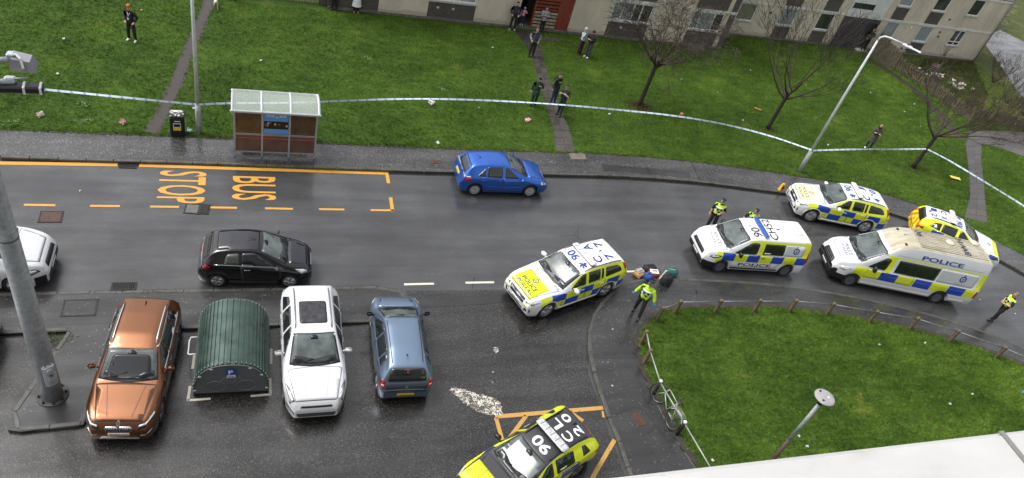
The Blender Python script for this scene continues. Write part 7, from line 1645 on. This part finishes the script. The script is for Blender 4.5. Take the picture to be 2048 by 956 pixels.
p = (14.79, 31.21); person('bearded man with backpack and jeans talking on the path', p, facing(p, .75), 1.78, C_BLK, C_BRN, C_JEAN, S_BLK, ('back', 'down'), bulk=1.15, extra=backpack, stance=.12, z=.02)
p = (14.82, 30.10); person('paramedic in green uniform and dark cap gesturing on the path', p, facing(p, -.35), 1.78, C_GRN, None, C_GRN, S_BLK, ('chest', 'chest'), hat=('police', C_BLK), bulk=1.15, bare_arm=True, extra=stab_vest, stride=.05, z=.02)
p = (42.9, 41.58); person('person in black standing in the dark clad doorway', p, facing(p, .2), 1.76, C_BLK, None, C_BLK, S_BLK, ('cross', 'pocket'), hair=(.10, .05, .02), bulk=1.1, z=.06)
p = (33.93, 28.65); person('fair-haired woman in long olive parka with arms folded', p, facing(p, .25), 1.68, C_OLV, None, C_JEAN, S_WHT, ('cross', 'cross'), hair=(.30, .20, .09), bulk=1.12, extra=parka, stance=.14)
p = (13.84, 16.52); person('police officer in bright yellow jacket and blue gloves striding on the footpath', p, facing(p, -.1), 1.80, C_HV, C_HV, C_BLK, S_BLK, ('hang_out', 'hang_out'), hat=('police', C_BLK), bulk=1.22, glove=G_BLU, stance=.16, stride=.16, extra=vest(True, False))
p = (19.60, 21.55); person('bare-armed police officer in yellow vest beyond the van bonnet', p, facing(p, .2), 1.80, C_BLK, None, C_BLK, S_BLK, ('belt', 'down'), hat=('police', C_BLK), bulk=1.12, bare_arm=True, extra=vest(), stance=.13, z=-.11)
p = (21.15, 21.05); person('police officer in yellow vest speaking with hand to mouth behind the van', p, facing(p, .3), 1.70, C_BLK, None, C_BLK, S_BLK, ('face', 'hang_out'), hat=('police', C_BLK), bulk=1.12, bare_arm=True, extra=vest(), head_down=.8, z=-.11)
p = (31.64, 15.53); person('police officer in yellow vest walking alone past the long van', p, facing(p, -.9), 1.80, C_BLK, None, C_BLK, S_BLK, ('belt', 'belt'), hair=(.20, .13, .08), bulk=1.1, bare_arm=True, extra=vest(), stride=.12, z=-.11)
p = (4.22, 39.34); person('person all in black standing against the brick end of the flats', p, facing(p, .1), 1.75, C_BLK, None, C_BLK, S_BLK, ('pocket', 'pocket'), bulk=1.25, stance=.13)
p = (5.42, 39.31); person('woman in long white coat and tan boots by the brick panel', p, facing(p, .1), 1.68, C_WHT, None, C_BLK, mat('tan_boot', (.30, .15, .07), .6), ('pocket', 'pocket'), hair=(.06, .035, .02), bulk=1.1, extra=long_coat)
p = (-1.05, 39.35); person('dog walker in black boots and coat on the mud track', p, facing(p, .1), 1.75, C_BLK, None, C_BLK, S_BLK, ('down', 'pocket'), bulk=1.15)

# dog on the mud track
dg_ = thing('dog', 'small white and tan dog standing on the mud track', 'dog', (*(-1.80, 38.20), 0), facing((-1.80, 38.20)))
V = [(-.20, 0, .36), (0, 0, .37), (.18, 0, .38), (.28, 0, .48), (.34, 0, .55), (.45, 0, .53), (-.30, 0, .44), (-.38, 0, .52)]; E = [(0, 1), (1, 2), (2, 3), (3, 4), (4, 5), (0, 6), (6, 7)]; Rr = [.085, .10, .115, .07, .07, .035, .02, .012]
for sg in (1, -1):
    i = len(V); V += [(.17, sg * .075, .26), (.16, sg * .08, .13), (.18, sg * .08, .02)]; E += [(2, i), (i, i + 1), (i + 1, i + 2)]; Rr += [.04, .028, .026]
    i = len(V); V += [(-.17, sg * .075, .25), (-.27, sg * .08, .14), (-.22, sg * .08, .02)]; E += [(0, i), (i, i + 1), (i + 1, i + 2)]; Rr += [.05, .028, .026]
vs, fs = skin_eval('dog_cage', V, E, Rr, 1); q = MB(); zm = min(v.z for v in vs); q.add([(v.x, v.y, v.z - zm) for v in vs], fs, 0, True)
for sg in (1, -1): q.tube([(.32, sg * .04, .60), (.30, sg * .07, .66), (.31, sg * .085, .58)], [.02, .018, .006], 5, 1); q.ball((.395, sg * .035, .575), .01, 6, 4, 2)
q.ball((.475, 0, .54), .015, 6, 4, 2)
b_ = NB('dog_coat'); b_.set(b_.ramp(b_.noise(b_.co(), 4, 1), [(.50, (.60, .56, .50)), (.54, (.30, .17, .09))], 'CONSTANT'), .8); q.build('body', [b_.m, mat('tan_fur', (.30, .17, .09), .8), M_EYE], dg_)

# ================================================================ BAGS, LITTER, RUBBLE
def bag(name, label, at, size, m, rz=0.0, z=-.11, parts=None, group='medical bags on the road'):
    t = thing(name, label, 'bag', (at[0], at[1], z), rz, group); q = MB(); q.bbox((0, 0, size[2] / 2), size, min(size) * .22); o = q.build('body', m, t); [setattr(p, 'use_smooth', True) for p in o.data.polygons]
    q = MB(); q.tube([(-size[0] * .28, 0, size[2] - .01), (-size[0] * .2, 0, size[2] + .06), (size[0] * .2, 0, size[2] + .06), (size[0] * .28, 0, size[2] - .01)], .014, 5); q.build('handle', M_TRIM, t)
    for (c_, s_, mm, nm) in (parts or []): q = MB(); q.bbox(c_, s_, .012); q.build(nm, mm, t)
    return t
M_BK = cloth('bag_black', (.014, .014, .016)); M_GB = cloth('bag_green', (.012, .085, .075)); M_RB = cloth('bag_red', (.34, .02, .02)); M_BB = cloth('bag_blue', (.02, .06, .24)); M_OB = cloth('bag_orange', (.42, .22, .05))
bag('kit_bag', 'orange and grey kit bag lying on the white road line', (14.86, 18.66), (.46, .34, .24), M_OB, .3, parts=[((0, .05, .25), (.34, .24, .08), mat('bag_grey', (.32, .30, .27), .7), 'flap'), ((-.16, -.17, .12), (.12, .02, .12), M_PLATEW, 'label')])
bag('kit_bag', 'black kit bag with pale panel behind the red case', (15.40, 18.91), (.56, .34, .34), M_BK, .1, parts=[((0, -.17, .2), (.26, .02, .16), mat('bag_grey', (.3, .3, .3), .7), 'pocket')])
bag('kit_bag', 'rounded bright blue kit bag among the medical bags', (15.13, 18.43), (.36, .36, .36), M_BB, .4)
bag('medical_case', 'red medical case with white lid among the bags', (15.45, 18.60), (.46, .34, .30), M_RB, -.15, parts=[((0, 0, .31), (.36, .26, .04), M_PLATEW, 'lid_panel')])
bag('backpack', 'upright black backpack standing against the kerb', (15.81, 18.13), (.46, .30, .56), M_BK, .15, parts=[((0, -.16, .22), (.32, .06, .28), M_BK, 'front_pocket')])
bag('backpack', 'dark green backpack behind the black one', (16.26, 18.61), (.52, .36, .42), M_GB, -.25, parts=[((.02, -.18, .2), (.34, .06, .18), M_GB, 'front_pocket'), ((0, 0, .42), (.3, .05, .03), mat('bag_pale', (.45, .6, .58), .6), 'strap')])
t = thing('folded_board', 'cream folded board propped between the red case and black backpack', 'board', (*(15.63, 18.36), -.11), .3); q = MB(); q.bbox((0, 0, .3), (.11, .06, .60), .015); q.build('panel', mat('board_cream', (.58, .55, .46), .5), t).rotation_euler = (0, .42, 0)

rd = random.Random(21)
M_LIT = [mat('litter_white', (.50, .50, .48), .6), mat('litter_cream', (.36, .31, .24), .7), mat('litter_blue', (.08, .26, .55), .5), mat('litter_orange', (.50, .22, .08), .7), mat('litter_pink', (.55, .32, .30), .6)]
def scrap(at, s, m, label, group=None, z=.05, name='paper_scrap', flat=.35):
    q = MB(); n = 3
    vs = [(s * ((i / n - .5) + rd.uniform(-.12, .12)), s * .75 * ((j / n - .5) + rd.uniform(-.12, .12)), s * flat * rd.uniform(0, 1)) for j in range(n + 1) for i in range(n + 1)]
    lo = [(x, y, 0.0) for x, y, z_ in vs]; N2 = (n + 1) ** 2; fs = []
    for j in range(n):
        for i in range(n):
            a = j * (n + 1) + i; fs.append((a, a + 1, a + n + 2, a + n + 1)); fs.append((a + N2, a + n + 1 + N2, a + n + 2 + N2, a + 1 + N2))
    q.add([(x, y, z_ + .012) for x, y, z_ in vs] + lo, fs); return q.build(name, m, None, (at[0], at[1], z), rd.uniform(0, 6.28), label=label, cat='litter', group=group)
W1 = 'scrap of white paper litter lying on the big lawn'; LG = 'litter on the big lawn'
for p in ((-5.15, 37.11), (-7.94, 33.71), (-7.70, 30.78), (0.37, 33.18), (10.57, 30.27), (24.24, 34.85), (17.83, 30.46), (26.17, 33.66), (30.26, 36.79), (26.40, 30.74), (38.98, 35.21), (40.25, 33.08), (41.98, 34.17), (40.28, 31.43), (12.78, 36.61), (33.78, 35.46), (-2.35, 28.77), (38.11, 28.30), (31.07, 28.68)):
    scrap(p, rd.uniform(.06, .13), M_LIT[0], W1, LG)
scrap((8.19, 30.40), .3, M_LIT[0], 'crushed white and red carton on the lawn below the tape', flat=.5); scrap((-7.79, 27.69), .26, M_LIT[1], 'cream food wrapper near the pavement left of the mud track', flat=.5); scrap((-4.90, 27.49), .24, M_LIT[4], 'pinkish paper scrap close to the foot of the mud track', flat=.6); scrap((12.89, 29.37), .26, M_LIT[4], 'pinkish crumpled paper left of the slab path', flat=.5)
scrap((22.42, 30.89), .22, M_LIT[3], 'orange scrap on the lawn right under the tape', flat=.5); scrap((7.93, 27.09), .16, M_LIT[0], 'white scrap at the pavement edge near the blue hatchback'); scrap((-2.43, 27.12), .2, mat('litter_pale_blue', (.36, .52, .55), .6), 'pale blue scrap at the foot of the bin column', flat=.6)
q = MB(); q.bbox((0, 0, .02), (.42, .09, .03), .006); q.build('wood_offcut', mat('raw_timber', (.46, .22, .09), .7), None, (*(28.17, 32.06), .05), -.6, label='orange raw timber offcut on the lawn between the trees', cat='wood')
q = MB(); q.bbox((0, 0, .025), (.62, .26, .03), .01); q.build('yellow_board', mat('yellow_card', (.80, .62, .08), .5), None, (*(38.47, 26.01), .06), -.35, label='bright yellow board lying on the grass next to the side path', cat='board')
for p in ((24.13, 14.41), (26.53, 14.35), (26.83, 11.74), (25.36, 11.40), (17.88, 10.29), (14.05, 10.17), (17.80, 10.71)): scrap(p, .09, M_LIT[0], 'scrap of white litter on the small fenced lawn', 'litter on the small lawn', .06)
scrap((29.55, 11.60), .16, M_LIT[2], 'bright blue scrap on the small fenced lawn', z=.06)
for p in ((7.82, 25.05), (-5.83, 23.32), (32.96, 16.05), (33.41, 15.85), (32.05, 16.78)): scrap(p, .06, M_LIT[0], 'scrap of white litter on the wet road', 'litter on the road', -.105)
for p in ((12.58, 15.83), (11.64, 13.34)): scrap(p, .06, M_LIT[0], 'scrap of white litter on the curved footpath', 'litter on the footpath', .004)
# rubble and a shopping trolley in the yard behind the fence
for i in range(26):
    a = rd.random(); c_ = Vector((47.56, 38.68)).lerp(Vector((49.26, 36.84)), a); p = (c_.x + rd.gauss(0, .5), c_.y + rd.gauss(0, .45)); scrap(p, rd.uniform(.12, .32), M_LIT[rd.choice((0, 1, 1, 0))], 'pale rubble and rag scrap in the yard behind the picket fence', 'rubble in the yard', .03, 'broken_piece', .7)
tr = thing('shopping_trolley', 'overturned wire shopping trolley behind the picket fence', 'trolley', (*(47.50, 38.95), .3), .5); M_WIRE = mat('trolley_wire', (.30, .32, .34), .35, .8)
q = MB()
for i in range(7): x = -.42 + .14 * i; q.tube([(x, -.26, 0), (x, -.24, .42), (x, .24, .42), (x, .26, 0)], .010, 4)
for z_ in (.02, .16, .3, .42): q.tube([(-.42, -.26, z_), (.42, -.26, z_), (.42, .26, z_), (-.42, .26, z_), (-.42, -.26, z_)], .011, 4)
q.build('basket', M_WIRE, tr); q = MB(); q.tube([(-.42, -.26, .0), (-.5, -.26, -.28), (.3, -.24, -.29), (.3, .24, -.29), (-.5, .26, -.28), (-.42, .26, 0)], .016, 5); q.build('chassis', M_WIRE, tr)
for x, y in ((-.48, -.26), (-.48, .26), (.3, -.24), (.3, .24)): q = MB(); q.lathe([(.06, -.015), (.06, .015)], (x, y, -.22), 12, axis='Y'); q.build('caster', M_TRIM, tr)
q = MB(); q.tube([(-.46, -.28, .5), (-.5, 0, .52), (-.46, .28, .5)], .02, 6); q.build('push_bar', M_TAIL, tr)
# broad-leaved weed clumps on the lawn
for i, p in enumerate(((-8.22, 29.47), (-6.43, 28.58), (-6.20, 27.43), (5.53, 34.26), (8.91, 31.67), (-8.62, 27.16))):
    q = MB()
    for k in range(26):
        a = rd.uniform(0, 6.28); L_ = rd.uniform(.06, .14); o_ = Vector((rd.gauss(0, .12), rd.gauss(0, .1), .02)); d_ = Vector((math.cos(a), math.sin(a), .25)); s_ = Vector((-d_.y, d_.x, 0)) * L_ * .28
        q.add([o_, o_ + d_ * L_ * .5 + s_, o_ + d_ * L_ + Vector((0, 0, .02)), o_ + d_ * L_ * .5 - s_], [(0, 1, 2, 3)])
    q.build('weed_clump', mat('dock_leaf', (.075, .14, .022), .6, var=.35), None, (p[0], p[1], .02), label='low broad-leaved weed clump in the big lawn', cat='weed', group='weed clumps in the big lawn')
